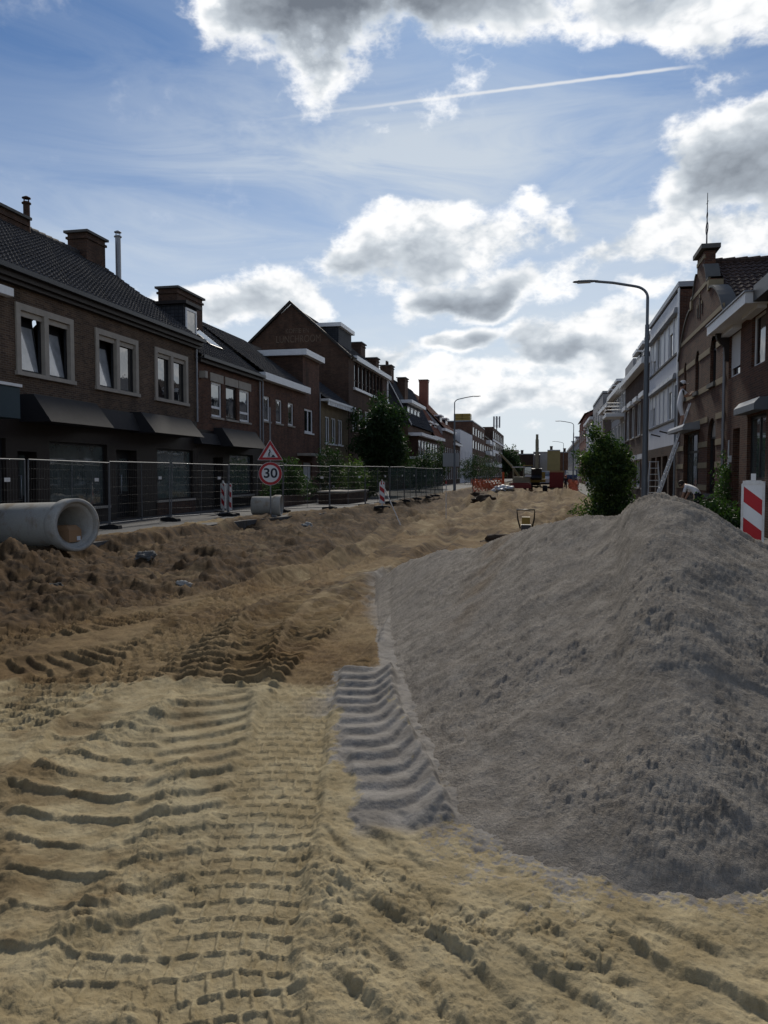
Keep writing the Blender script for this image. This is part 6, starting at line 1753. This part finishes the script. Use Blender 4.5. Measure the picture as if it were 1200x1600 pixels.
# ------------------------------------------------------------------ street lamps
def lamp(px, py_top, x, side, label, pyh):
    """side: +1 arm towards +x, -1 towards -x"""
    b = U(px, 700, x=x); H = U(px, py_top, y=b.y).z - .05
    o = building('street_lamp', label, 'street lamp', 'street lamps'); ROOTS.remove(o); o.location = (x, b.y, 0)
    MB().tube([(0, 0, -.3), (0, 0, 1.2), (0, 0, H * .84)], [.11, .10, .07], 14).build('column', 'lamp_paint', o)
    MB().tube([(0, 0, 1.15), (0, 0, 1.19)], .115, 14).build('collar', 'lamp_paint', o)
    pts = [(0, 0, H * .84), (0, 0, H * .955)]; c = .55
    for k in range(1, 7):
        a = k / 6 * R(75); pts.append((side * c * (1 - math.cos(a)), 0, H * .955 + c * math.sin(a) * .75))
    e = pts[-1]; pts.append((side * (abs(e[0]) + .75), 0, e[2] + .16)); pts.append((side * (abs(e[0]) + 1.35), 0, e[2] + .24))
    MB().tube(pts, [.052] * 2 + [.045] * (len(pts) - 2), 10).build('arm', 'lamp_paint', o)
    hx, hz = abs(pts[-1][0]), pts[-1][2]
    mb = MB(); 
    prof = [(0, .05, .04), (.12, .075, .05), (.3, .13, .06), (.65, .15, .055), (.82, .10, .035), (.86, .03, .015)]
    vs, fs, n = [], [], 10
    for (t, w, h) in prof:
        for k in range(n):
            a = 2 * math.pi * k / n; vs.append((side * (hx - .1 + t), w * math.cos(a), hz + .01 * t + h * math.sin(a) * (1.0 if math.sin(a) > 0 else .55)))
    for i in range(len(prof) - 1):
        for k in range(n): fs.append((i * n + k, i * n + (k + 1) % n, (i + 1) * n + (k + 1) % n, (i + 1) * n + k))
    mb.add(vs, fs, 0, True); mb.add(vs[:n], [tuple(range(n))]); mb.add(vs[-n:], [tuple(range(n))])
    hd = mb.build('lamp_head', 'lamp_paint', o)
    MB().box(*sorted((side * (hx + .15), side * (hx + .6))), -.09, .09, hz - .036, hz - .022).build('lens', 'glass_shop', hd)
    return o
lamp(1008, 446, 3.3, -1, 'tall grey street lamp standing between the bush and the painter', 436)
lamp(710, 623, -8.9, 1, 'grey street lamp on the fenced pavement beside the site board', 617)
lamp(896, 660, 3.4, -1, 'grey street lamp behind the tall bush', 657)
lamp(880.5, 691, 3.4, -1, 'most distant grey street lamp, above the red container', 688)


# ------------------------------------------------------------------ ladders
def ladder_rails(mb, a, b, side, w, r=.03):
    for s in (-1, 1):
        o = side * (s * w / 2); mb.append((Vector(a) + o, Vector(b) + o))
yL = U(1083, 650, x=XR).y
o = building('ladder', 'long aluminium extension ladder leaning on the brick house under the painter', 'ladder')
A, Bp = Vector((4.02, yL, 0)), Vector((5.44, yL - .05, 4.35)); sd_ = Vector((0, 1, 0))
for (t0, t1, w, off) in ((0, .66, .46, 0), (.12, 1.0, .38, .07)):
    nrm_ = (Bp - A).cross(sd_).normalized() * -off
    a, b_ = A.lerp(Bp, t0) - nrm_, A.lerp(Bp, t1) - nrm_
    for s in (-1, 1): MB().tube([a + sd_ * s * w / 2, b_ + sd_ * s * w / 2], .026, 6).build('rail', 'aluminium', o)
    n = int((b_ - a).length / .28)
    for i in range(1, n):
        c = a.lerp(b_, i / n); MB().tube([c - sd_ * w / 2, c + sd_ * w / 2], .016, 6).build('rung', 'aluminium', o)
p = U(1021, 770, x=4.6)
o = building('stepladder', 'aluminium stepladder standing on the pavement behind the lamp post', 'ladder')
zt = U(1021, 722, y=p.y).z
for s in (-1, 1):
    MB().tube([(p.x + s * .32, p.y - .5, 0), (p.x + s * .17, p.y, zt)], .025, 6).build('rail', 'aluminium', o)
    MB().tube([(p.x + s * .32, p.y + .5, 0), (p.x + s * .17, p.y + .04, zt)], .02, 6).build('rear_rail', 'aluminium', o)
for i in range(1, 8):
    t = i / 8; w = .32 + (.17 - .32) * t
    MB().box(p.x - w, p.x + w, p.y - .5 + .5 * t - .04, p.y - .5 + .5 * t + .04, zt * t - .015, zt * t + .015).build('step', 'aluminium', o)
MB().box(p.x - .2, p.x + .2, p.y - .1, p.y + .12, zt, zt + .03).build('top_platform', 'aluminium', o)


# ------------------------------------------------------------------ people
def person(name_label, loc, rz, J, clothes, cap=None, scale=1.0):
    """J: joint positions; a body grown over the skeleton as one skin"""
    o = building('person', name_label, 'person'); ROOTS.remove(o); o.location = loc; o.rotation_euler = (0, 0, rz); o.scale = (scale,) * 3
    names = list(J); vid = {n: i for i, n in enumerate(names)}
    E = [('pelvis', 'waist'), ('waist', 'chest'), ('chest', 'neck'), ('neck', 'jaw'), ('jaw', 'skull'), ('skull', 'crown'), ('jaw', 'nose')]
    for s in 'lr':
        E += [('chest', 'sh' + s), ('sh' + s, 'el' + s), ('el' + s, 'wr' + s), ('wr' + s, 'palm' + s), ('pelvis', 'hip' + s), ('hip' + s, 'kn' + s), ('kn' + s, 'an' + s), ('an' + s, 'toe' + s)]
    rad = {'pelvis': (.145, .12), 'waist': (.135, .11), 'chest': (.165, .125), 'neck': (.06, .06), 'jaw': (.075, .078), 'skull': (.092, .10), 'crown': (.07, .075), 'nose': (.022, .02)}
    for s in 'lr':
        rad.update({'sh' + s: (.068, .068), 'el' + s: (.044, .044), 'wr' + s: (.03, .03), 'palm' + s: (.042, .022), 'hip' + s: (.095, .095), 'kn' + s: (.06, .06), 'an' + s: (.042, .042), 'toe' + s: (.045, .03)})
    me = bpy.data.meshes.new('body'); me.from_pydata([J[n] for n in names], [(vid[a], vid[b]) for a, b in E], [])
    tmp = bpy.data.objects.new('tmp', me); COL.objects.link(tmp)
    md = tmp.modifiers.new('Skin', 'SKIN'); md.use_smooth_shade = True
    sv = me.skin_vertices[0].data
    for n in names: sv[vid[n]].radius = rad[n]; sv[vid[n]].use_root = (n == 'pelvis')
    tmp.modifiers.new('Sub', 'SUBSURF').levels = 2
    bpy.context.view_layer.update()
    m2 = bpy.data.meshes.new_from_object(tmp.evaluated_get(bpy.context.evaluated_depsgraph_get())); bpy.data.objects.remove(tmp, do_unlink=True)
    bm = bmesh.new(); bm.from_mesh(m2)
    # fingers: five unequal, bent, rooted in the palm
    for s in 'lr':
        P, W = Vector(J['palm' + s]), Vector(J['wr' + s]); d = (P - W).normalized(); side = d.cross(Vector((0, 0, 1))).normalized(); up = side.cross(d)
        for k, (off, ln) in enumerate(((-.033, .062), (-.011, .075), (.011, .080), (.033, .070), (-.05, .055))):
            if k < 4: pts = [P + side * off, P + side * off + d * (ln * .75), P + side * off + d * (ln * 1.1) - up * (ln * .35)]
            else: pts = [P + side * -.028 - d * .03, P + side * -.058 + d * .012, P + side * -.06 + d * .05 - up * .012]
            mb = MB(); mb.tube([tuple(p) for p in pts], [.0095, .0085, .006], 6)
            vs = [bm.verts.new(v) for v in mb.v]
            for f in mb.f:
                try: bm.faces.new([vs[i] for i in f]).smooth = True
                except ValueError: pass
    bm.to_mesh(m2); bm.free()
    mats = ['skin', clothes['top'], clothes['bottom'], 'rubber']
    for m in mats: m2.materials.append(M[m])
    seg = [(vid[a], vid[b], a, b) for a, b in E]; Jv = {n: Vector(J[n]) for n in names}
    for f in m2.polygons:
        c = f.center; best = None
        for a, b in E:
            A_, B_ = Jv[a], Jv[b]; ab = B_ - A_; t = max(0, min(1, (c - A_).dot(ab) / max(ab.length_squared, 1e-9))); dd = (A_ + ab * t - c).length
            if best is None or dd < best[0]: best = (dd, a, b, t)
        _, a, b, t = best; mi = 0
        if b in ('waist', 'chest', 'shl', 'shr') or (b == 'neck' and t < .45): mi = 1
        elif b in ('ell', 'elr'): mi = 1 if t < clothes.get('sleeve', .6) else 0
        elif b in ('wrl', 'wrr'): mi = 1 if clothes.get('sleeve', .6) > 1 and t < .85 else 0
        elif b.startswith('hip'): mi = 2
        elif b.startswith('kn'): mi = 2 if t < clothes.get('leg', 1.1) else 0
        elif b.startswith('an'): mi = 2 if clothes.get('leg', 1.1) > 1 and t < .9 else (3 if t > .8 else 0)
        elif b.startswith('toe'): mi = 3
        f.material_index = mi
    bo = bpy.data.objects.new('body', m2); COL.objects.link(bo); bo.parent = o
    sk, cr, jw = Jv['skull'], Jv['crown'], Jv['jaw']; upv = (cr - jw).normalized(); fwd = (Jv['nose'] - jw); fwd = (fwd - upv * fwd.dot(upv)).normalized(); sdv = fwd.cross(upv)
    if cap:
        mb = MB(); mb.lathe([(.108, -.01), (.112, .03), (.10, .08), (.06, .115), (0, .125)], 18, org=sk + upv * .015, ax=upv)
        mb.add([tuple(sk + upv * .02 + fwd * .09 + sdv * .08), tuple(sk + upv * .02 + fwd * .09 - sdv * .08), tuple(sk + upv * .0 + fwd * .19 - sdv * .06), tuple(sk + upv * .0 + fwd * .19 + sdv * .06)], [(0, 1, 2, 3)])
        mb.build('cap', cap, o)
    mb = MB(); mb.lathe([(.104, -.075), (.106, -.03), (.104, .03), (.085, .085), (.04, .115), (0, .12)], 16, org=sk - fwd * .018 + upv * .0, ax=(upv - fwd * .35).normalized()); mb.build('hair', 'hair', o)
    mb = MB()
    for s in (-1, 1): mb.lathe([(0, -.012), (.011, -.006), (.013, 0), (.011, .006), (0, .012)], 8, org=sk + fwd * .088 + sdv * s * .034 - upv * .005, ax=fwd)
    mb.build('eyes', 'sign_blue', o)
    mb = MB()
    for s in (-1, 1): mb.lathe([(0, -.008), (.02, -.006), (.03, .0), (.02, .008), (0, .01)], 8, org=sk + sdv * s * .098 - upv * .015, ax=sdv)
    mb.build('ears', 'skin', o)
    return o

def pose(**k):
    J = {'pelvis': (0, 0, .95), 'waist': (.01, 0, 1.12), 'chest': (.02, 0, 1.36), 'neck': (.03, 0, 1.52), 'jaw': (.05, 0, 1.60), 'skull': (.05, 0, 1.69), 'crown': (.045, 0, 1.76), 'nose': (.145, 0, 1.655),
         'shl': (.02, .19, 1.42), 'ell': (.02, .25, 1.14), 'wrl': (.10, .24, .90), 'palml': (.13, .235, .82), 'shr': (.02, -.19, 1.42), 'elr': (.02, -.25, 1.14), 'wrr': (.10, -.24, .90), 'palmr': (.13, -.235, .82),
         'hipl': (0, .10, .88), 'knl': (.03, .11, .49), 'anl': (-.01, .11, .09), 'toel': (.15, .12, .035), 'hipr': (0, -.10, .88), 'knr': (.03, -.11, .49), 'anr': (-.01, -.11, .09), 'toer': (.15, -.12, .035)}
    J.update(k); return J
zf = A.lerp(Bp, .77)
person('person in white cap, shirt and shorts painting from high on the ladder', (zf.x - .06, yL, zf.z - .01), 0.0,
       pose(ell=(.22, .24, 1.24), wrl=(.36, .16, 1.40), palml=(.44, .14, 1.43), elr=(.24, -.22, 1.22), wrr=(.36, -.12, 1.36), palmr=(.44, -.10, 1.38), knl=(.07, .11, .52), knr=(.04, -.11, .48), pelvis=(-.06, 0, .94), hipl=(-.05, .1, .87), hipr=(-.05, -.1, .87), waist=(-.03, 0, 1.12)),
       {'top': 'cloth_white', 'bottom': 'cloth_white', 'sleeve': .55, 'leg': .85}, 'cloth_white', 1.06)
p = U(1087, 770, x=4.9)
person('person in dark trousers and pale top bending down below the shop window', (4.9, p.y, 0.0), R(150),
       pose(pelvis=(-.12, 0, .90), waist=(.0, 0, 1.05), chest=(.20, 0, 1.18), neck=(.34, 0, 1.22), jaw=(.42, 0, 1.20), skull=(.48, 0, 1.25), crown=(.52, 0, 1.30), nose=(.50, 0, 1.14), shl=(.24, .19, 1.18), shr=(.24, -.19, 1.18),
            ell=(.32, .22, .92), wrl=(.40, .18, .70), palml=(.44, .17, .62), elr=(.32, -.22, .92), wrr=(.42, -.18, .72), palmr=(.46, -.17, .64), hipl=(-.12, .1, .84), hipr=(-.12, -.1, .84), knl=(.02, .12, .48), knr=(-.02, -.12, .47)),
       {'top': 'cloth_white', 'bottom': 'cloth_dark', 'sleeve': .7, 'leg': 1.2}, None, 1.03)
p = U(883.5, 768, z=-.35)
person('distant person in dark work clothes by the orange netting and red container', (p.x, p.y, -.35), R(-60), pose(), {'top': 'cloth_dark', 'bottom': 'cloth_dark', 'sleeve': 1.2, 'leg': 1.2}, 'plastic_orange', 1.0)


# ------------------------------------------------------------------ machines and site things
py_ = 21.5; p = U(822, 800, y=py_)
zg = -.46
o = building('plate_compactor', 'black and yellow vibrating rammer standing behind the grey sand heap', 'machine'); X = p.x
H = U(822, 796, y=py_).z - zg
mb = MB(); mb.prism([(-.20, 0), (.26, 0), (.34, .12), (.30, .16), (-.20, .10)], X - .16, X + .16, 0)
for i, v in enumerate(mb.v): mb.v[i] = (v[0], py_ + v[1], zg + v[2])
mb.build('shoe', 'steel_dark', o)
MB().tube([(X, py_, zg + .12), (X, py_, zg + .45)], [.10, .08], 12).build('bellows', 'rubber', o)
MB().box(X - .13, X + .13, py_ - .12, py_ + .16, zg + .45, zg + .70).build('engine', 'steel_dark', o)
MB().box(X - .11, X + .11, py_ - .16, py_ + .02, zg + .72, zg + .92).build('fuel_tank', 'machine_yellow', o)
mb = MB()
mb.tube([(X - .16, py_ + .1, zg + .60), (X - .22, py_ - .05, zg + .85), (X - .24, py_ - .25, zg + H), (X + .24, py_ - .25, zg + H), (X + .22, py_ - .05, zg + .85), (X + .16, py_ + .1, zg + .60)], .022, 8)
mb.build('handle', 'steel_dark', o)

def excavator(x, y, z):
    o = building('excavator', 'tracked excavator with upright boom digging at the middle of the street', 'excavator')
    for s in (-1, 1):
        mb = MB(); mb.prism([(-1.6, .25), (-1.4, .02), (1.4, .02), (1.6, .25), (1.6, .5), (1.4, .72), (-1.4, .72), (-1.6, .5)], s * 1.2 - .25, s * 1.2 + .25, 0)
        mb.v = [(x + v[0], y + v[1], z + v[2]) for v in mb.v]; tr = mb.build('track', 'rubber', o)
        for k in range(5):
            MB().lathe([(0, -.28), (.2, -.28), (.2, .28), (0, .28)], 12, org=(x + s * 1.2, y - 1.2 + k * .6, z + .35), ax=(1, 0, 0)).build('roller', 'steel_dark', tr)
    MB().lathe([(0, 0), (.6, 0), (.6, .35), (0, .35)], 16, org=(x, y, z + .72)).build('turntable', 'steel_dark', o)
    mb = MB(); mb.box(x - 1.25, x + 1.25, y - 1.3, y + 1.6, z + 1.08, z + 1.45); mb.prism([(1.0, 1.45), (1.6, 1.45), (1.75, 1.7), (1.7, 2.2), (1.0, 2.25)], x - 1.2, x + 1.2, 0)
    mb.v[8:] = [(v[0], y + v[1], z + v[2]) for v in mb.v[8:]]; mb.build('house', 'machine_yellow', o)
    cb = MB().box(x - 1.2, x - .25, y - 1.25, y + .35, z + 1.46, z + 2.95).build('cab', 'steel_dark', o)
    MB().quad((x - 1.1, y - 1.256, z + 1.7), (x - .35, y - 1.256, z + 1.7), (x - .35, y - 1.256, z + 2.8), (x - 1.1, y - 1.256, z + 2.8)).build('windscreen', 'glass_shop', cb)
    MB().box(x - 1.25, x - .2, y - 1.3, y + .4, z + 2.955, z + 3.03).build('cab_roof', 'machine_yellow', cb)
    # boom rising, stick folded down in front
    mb = MB(); mb.prism([(-1.0, 1.3), (-.6, 1.2), (-1.6, 3.6), (-2.9, 5.6), (-3.2, 5.85), (-3.35, 5.6), (-2.1, 3.7)], x + .12, x + .48, 0); mb.v = [(v[0], y + v[1], z + v[2]) for v in mb.v]; mb.build('boom', 'machine_cream', o)
    mb = MB(); mb.prism([(-3.0, 6.3), (-3.35, 6.4), (-3.75, 4.2), (-3.9, 2.6), (-3.65, 2.55), (-3.3, 4.4)], x + .16, x + .44, 0); mb.v = [(v[0], y + v[1], z + v[2]) for v in mb.v]; mb.build('stick', 'machine_cream', o)
    mb = MB(); mb.prism([(-3.95, 2.6), (-3.5, 2.65), (-3.0, 2.2), (-2.95, 1.6), (-3.4, 1.35), (-3.9, 1.6), (-3.55, 1.9)], x - .25, x + .85, 0); mb.v = [(v[0], y + v[1], z + v[2]) for v in mb.v]; mb.build('bucket', 'steel_dark', o)
    for s in (0.02, .58): MB().tube([(x + s, y - .9, z + 1.5), (x + s, y - 2.3, z + 4.2)], .06, 8).build('boom_cylinder', 'steel_galv', o)
    MB().tube([(x + .3, y - 2.4, z + 4.9), (x + .3, y - 3.0, z + 6.35)], .06, 8).build('stick_cylinder', 'steel_galv', o)
    for k in range(2): MB().box(x + .3 - .1, x + .3 + .1, y - 3.25 - .12, y - 3.25 + .12, z + 5.3 + k * .3, z + 5.45 + k * .3).build('pin', 'steel_dark', o)
    return o
q = U(839, 768, z=-.4); excavator(q.x - .3, 90, -.42)

def telehandler(x, y, z):
    o = building('loader_truck', 'cream and red loader with sloping boom left of the excavator', 'loader')
    mb = MB(); mb.box(x - 1.1, x + 1.1, y - 2.2, y + 2.4, z + .55, z + 1.05); mb.box(x - 1.15, x + 1.15, y - 2.5, y - 1.6, z + .45, z + .9); mb.build('chassis', 'machine_red', o)
    mb = MB(); mb.box(x - .95, x + 1.0, y - .6, y + 2.3, z + 1.055, z + 1.7); mb.build('body', 'machine_cream', o)
    for i, (a, b) in enumerate(((-.95, -.6), (.2, -.6), (-.95, 1.0), (.2, 1.0))): MB().box(x + a, x + a + .1, y + b, y + b + .1, z + 1.705, z + 2.75).build('cab_post', 'machine_cream', o)
    MB().box(x - 1.0, x + .4, y - .7, y + 1.2, z + 2.755, z + 2.85).build('cab_roof', 'plastic_white', o)
    MB().box(x + .45, x + 1.1, y - .8, y + .4, z + 1.705, z + 1.95).build('engine_cover', 'plastic_white', o)
    for a in (-1.05, 1.05):
        for b in (-1.5, 1.6):
            w = MB().lathe([(.2, -.2), (.5, -.2), (.55, -.12), (.55, .12), (.5, .2), (.2, .2)], 20, org=(x + a, y + b, z + .55), ax=(1, 0, 0)).build('wheel', 'rubber', o)
            MB().lathe([(0, -.16), (.2, -.16), (.2, .16), (0, .16)], 12, org=(x + a, y + b, z + .55), ax=(1, 0, 0)).build('rim', 'machine_cream', w)
    MB().tube([(x - .2, y + 1.8, z + 1.6), (x - 1.2, y + 1.6, z + 3.0), (x - 2.6, y + 1.2, z + 4.5)], [.17, .15, .12], 6).build('boom', 'machine_cream', o)
    return o
q = U(815, 768, z=-.4); telehandler(q.x, 88, -.42)

q = U(869, 766, z=-.35); Yc = 112.0
a, b_ = U(859, 745, y=Yc).x, U(880, 745, y=Yc).x; zt = U(869, 738, y=Yc).z
o = building('container', 'red steel site container with ribbed walls at the end of the sand bed', 'container')
mb = MB(); n = 12
mb.box(a, b_, Yc, Yc + 6, -.35, zt)
for i in range(n): u = a + .1 + (b_ - a - .2) * i / n; mb.box(u, u + (b_ - a) / n * .5, Yc - .05, Yc - .001, -.2, zt - .25)
mb.build('shell', 'container_red', o)
MB().box(a - .05, b_ + .05, Yc - .08, Yc + 6.05, zt + .002, zt + .25).build('roof_rim', 'cardboard', o)
for u in (a - .04, b_ - .06): MB().box(u, u + .1, Yc - .09, Yc - .055, -.35, zt).build('corner_post', 'machine_red', o)

def van(x, y, z, col, label, name='parked_van'):
    o = building(name, label, 'van')
    mb = MB(); mb.prism([(-2.4, .4), (2.4, .4), (2.4, 1.2), (2.2, 2.2), (1.9, 2.35), (-1.0, 2.35), (-1.7, 1.5), (-2.35, 1.2)], x - .95, x + .95, 0); mb.v = [(v[0], y + v[1], z + v[2]) for v in mb.v]; mb.build('body', col, o)
    MB().quad((x - .85, y - 1.66, z + 1.55), (x + .85, y - 1.66, z + 1.55), (x + .8, y - 1.06, z + 2.28), (x - .8, y - 1.06, z + 2.28)).build('windscreen', 'glass_shop', o)
    for s in (-1, 1): MB().box(x + s * .7 - .14, x + s * .7 + .14, y - 2.41, y - 2.36, z + .85, z + 1.05).build('headlight', 'glass', o)
    MB().box(x - .95, x + .95, y - 2.48, y - 2.41, z + .35, z + .6).build('bumper', 'rubber', o)
    for s in (-1, 1):
        for b in (-1.5, 1.5):
            w = MB().lathe([(.18, -.1), (.33, -.1), (.35, 0), (.33, .1), (.18, .1)], 16, org=(x + s * .85, y + b, z + .35), ax=(1, 0, 0)).build('wheel', 'rubber', o)
            MB().lathe([(0, -.08), (.18, -.08), (.18, .08), (0, .08)], 12, org=(x + s * .85, y + b, z + .35), ax=(1, 0, 0)).build('rim', 'steel_galv', w)
    return o
q = U(853, 750, y=118); van(q.x, 118, -.3, 'plastic_white', 'white van parked between the excavator and red container')
q = U(832, 750, y=122); van(q.x, 122, -.3, 'cloth_dark', 'dark van parked behind the loader')
q = U(895, 750, y=130); van(q.x - .2, 135, -.1, 'cloth_blue', 'dark blue van parked behind the bush')

def netting(pts, label, h=1.05, seed=1):
    o = building('orange_netting', label, 'netting', 'orange barrier netting')
    rg = random.Random(seed); P = [Vector((*p, 0)) for p in pts]
    mb = MB(); n = 26; L = len(P) - 1
    col = []
    for i in range(n + 1):
        t = i / n * L; k = min(int(t), L - 1); c = P[k].lerp(P[k + 1], t - k); sag = .35 * rg.random() * abs(math.sin(i * .9))
        col.append([(c.x + .12 * math.sin(i * 1.9 + j), c.y + .15 * math.cos(i * 1.3 + j * .7), -.25 + (h - sag) * j / 6) for j in range(7)])
    for i in range(n):
        for j in range(6):
            a, b, c, d = col[i][j], col[i + 1][j], col[i + 1][j + 1], col[i][j + 1]
            mb.tube([a, b], .022, 3, cap=False); mb.tube([a, d], .022, 3, cap=False)
            if (i + j) % 3: mb.quad(a, b, c, d)
    mb.build('mesh', 'net_orange', o)['kind'] = 'stuff'
    for k in range(len(P)): MB().tube([(P[k].x, P[k].y, -.4), (P[k].x, P[k].y, h)], .025, 6).build('stake', 'steel_galv', o)
    return o
a, b_, c_ = U(738, 770, z=-.25), U(762, 766, z=-.25), U(784, 764, z=-.25)
netting([(a.x, a.y), (b_.x, b_.y), (c_.x, c_.y)], 'sagging orange barrier netting along the fenced pavement', 1.4, 2)
a, b_ = U(889, 764, z=-.1), U(903, 768, z=-.1)
netting([(a.x, a.y), (b_.x, b_.y)], 'crumpled orange barrier netting next to the bush', 1.3, 3)
q = U(786, 760, x=-7.0); o = building('warning_post', 'upright orange plastic barrier post behind the netting', 'post')
MB().tube([(q.x, q.y, -.2), (q.x, q.y, 1.9)], [.22, .18], 10).build('shaft', 'plastic_orange', o); MB().lathe([(.4, 0), (.4, .08), (.2, .12)], 12, org=(q.x, q.y, -.25)).build('base', 'rubber', o)

# white sheeting, planks, dark block and stones lying about
def gz_at(x, y): return float(base_height(np.array([x]), np.array([y]))[0][0])
def lump(name, label, cat, c, r, mat, seed, flat=.6):
    from mathutils import noise as mn
    c = (c[0], c[1], gz_at(c[0], c[1]) + r[2] * .25)
    bm = bmesh.new(); bmesh.ops.create_icosphere(bm, subdivisions=4, radius=1)
    for v in bm.verts:
        n = v.co.normalized(); q = n * 1.3 + Vector((seed * 3.7, seed, 0))
        k = 1 + .55 * mn.noise(q) + .28 * mn.noise(q * 2.7) + .14 * mn.noise(q * 6)
        v.co = Vector((n.x * r[0], n.y * r[1], n.z * r[2])) * k + Vector(c)
    for f in bm.faces: f.smooth = True
    me = bpy.data.meshes.new(name); bm.to_mesh(me); bm.free(); me.materials.append(M[mat])
    o = bpy.data.objects.new(name, me); COL.objects.link(o); tag(o, label, cat); return o
q = U(787, 770, z=-.3); lump('plastic_sheet', 'crumpled white plastic sheet lying near the orange netting', 'sheet', (q.x, q.y, -.1), (1.0, .8, .35), 'plastic_white', 2)
q = U(757, 790, z=-.4); lump('soil_clod', 'dark block of soil on the sand bed in front of the orange netting', 'soil', (q.x, q.y, -.12), (.9, .7, .42), 'dark_soil', 5)
q = U(745, 778, z=-.35); lump('soil_clod', 'smaller dark soil lump behind the dark block of soil', 'soil', (q.x, q.y, .05), (.6, .6, .35), 'dark_soil', 9)
q = U(786, 843, z=-.35); lump('soil_clod', 'brown slab of earth just left of the rammer', 'soil', (q.x, q.y, -.25), (.65, .5, .26), 'dark_soil', 12)
for i, (px, py, s, lab, mat) in enumerate(((228, 868, .22, 'grey stone stuck in the bank below the concrete pipe', 'concrete_dark'), (287, 922, .13, 'pale stone at the foot of the small earth mound', 'concrete'), (86, 942, .16, 'dark stone lying below the left earth mound', 'rubber'), (480, 815, .22, 'grey broken kerb piece on the bank', 'concrete'), (505, 806, .18, 'dark stone on top of the bank beside the fence foot', 'concrete_dark'))):
    q = U(px, py, z=-.1 if py < 900 else -.3); lump('stone', lab, 'stone', (q.x, q.y, q.z + .02), (s, s * .7, s * .55), mat, 20 + i)
for i, (px, py, ln, rz, lab) in enumerate(((812, 770, 3.0, .3, 'pale plank lying left of the soil by the loader'), (872, 772, 2.4, -.4, 'pale plank lying below the red container'))):
    q = U(px, py, z=-.35); o = MB().box(-ln / 2, ln / 2, -.12, .12, 0, .06).build('plank', 'cardboard'); o.location = (q.x, q.y, gz_at(q.x, q.y) + .03); o.rotation_euler = (0, .05, rz); tag(o, lab, 'plank')
# low garden wall with pale coping behind the fence
q = U(545, 790, x=-10.9)
o = building('garden_wall', 'low dark brick garden wall with pale coping behind the mesh fence', 'wall')
q0, q1 = U(542, 785, x=-10.6), U(574, 785, x=-10.6)
MB().box(-12.2, -10.6, q0.y, q1.y, 0, .62).build('wall', 'brick_dark', o); MB().box(-12.25, -10.52, q0.y - .06, q1.y + .05, .622, .70).build('coping', 'stone', o)
q0, q1 = U(437, 790, x=-12.6), U(503, 790, x=-12.6)
o = building('hedge_planter', 'long low dark planter with plants in front of the stair-tower house', 'planter')
MB().box(-13.2, -12.9, q0.y, q1.y, 0, .55).build('edge', 'brick_dark', o)
bl_ = [((-13.25, q0.y + (q1.y - q0.y) * (i + .5) / 7, .75 + .25 * (i % 2)), (.4, .9, .45)) for i in range(7)]
foliage('plants', o, bl_, 5000, .06, ['leaf_dark', 'leaf_dark', 'leaf_mid'], 60)

rebase_all()
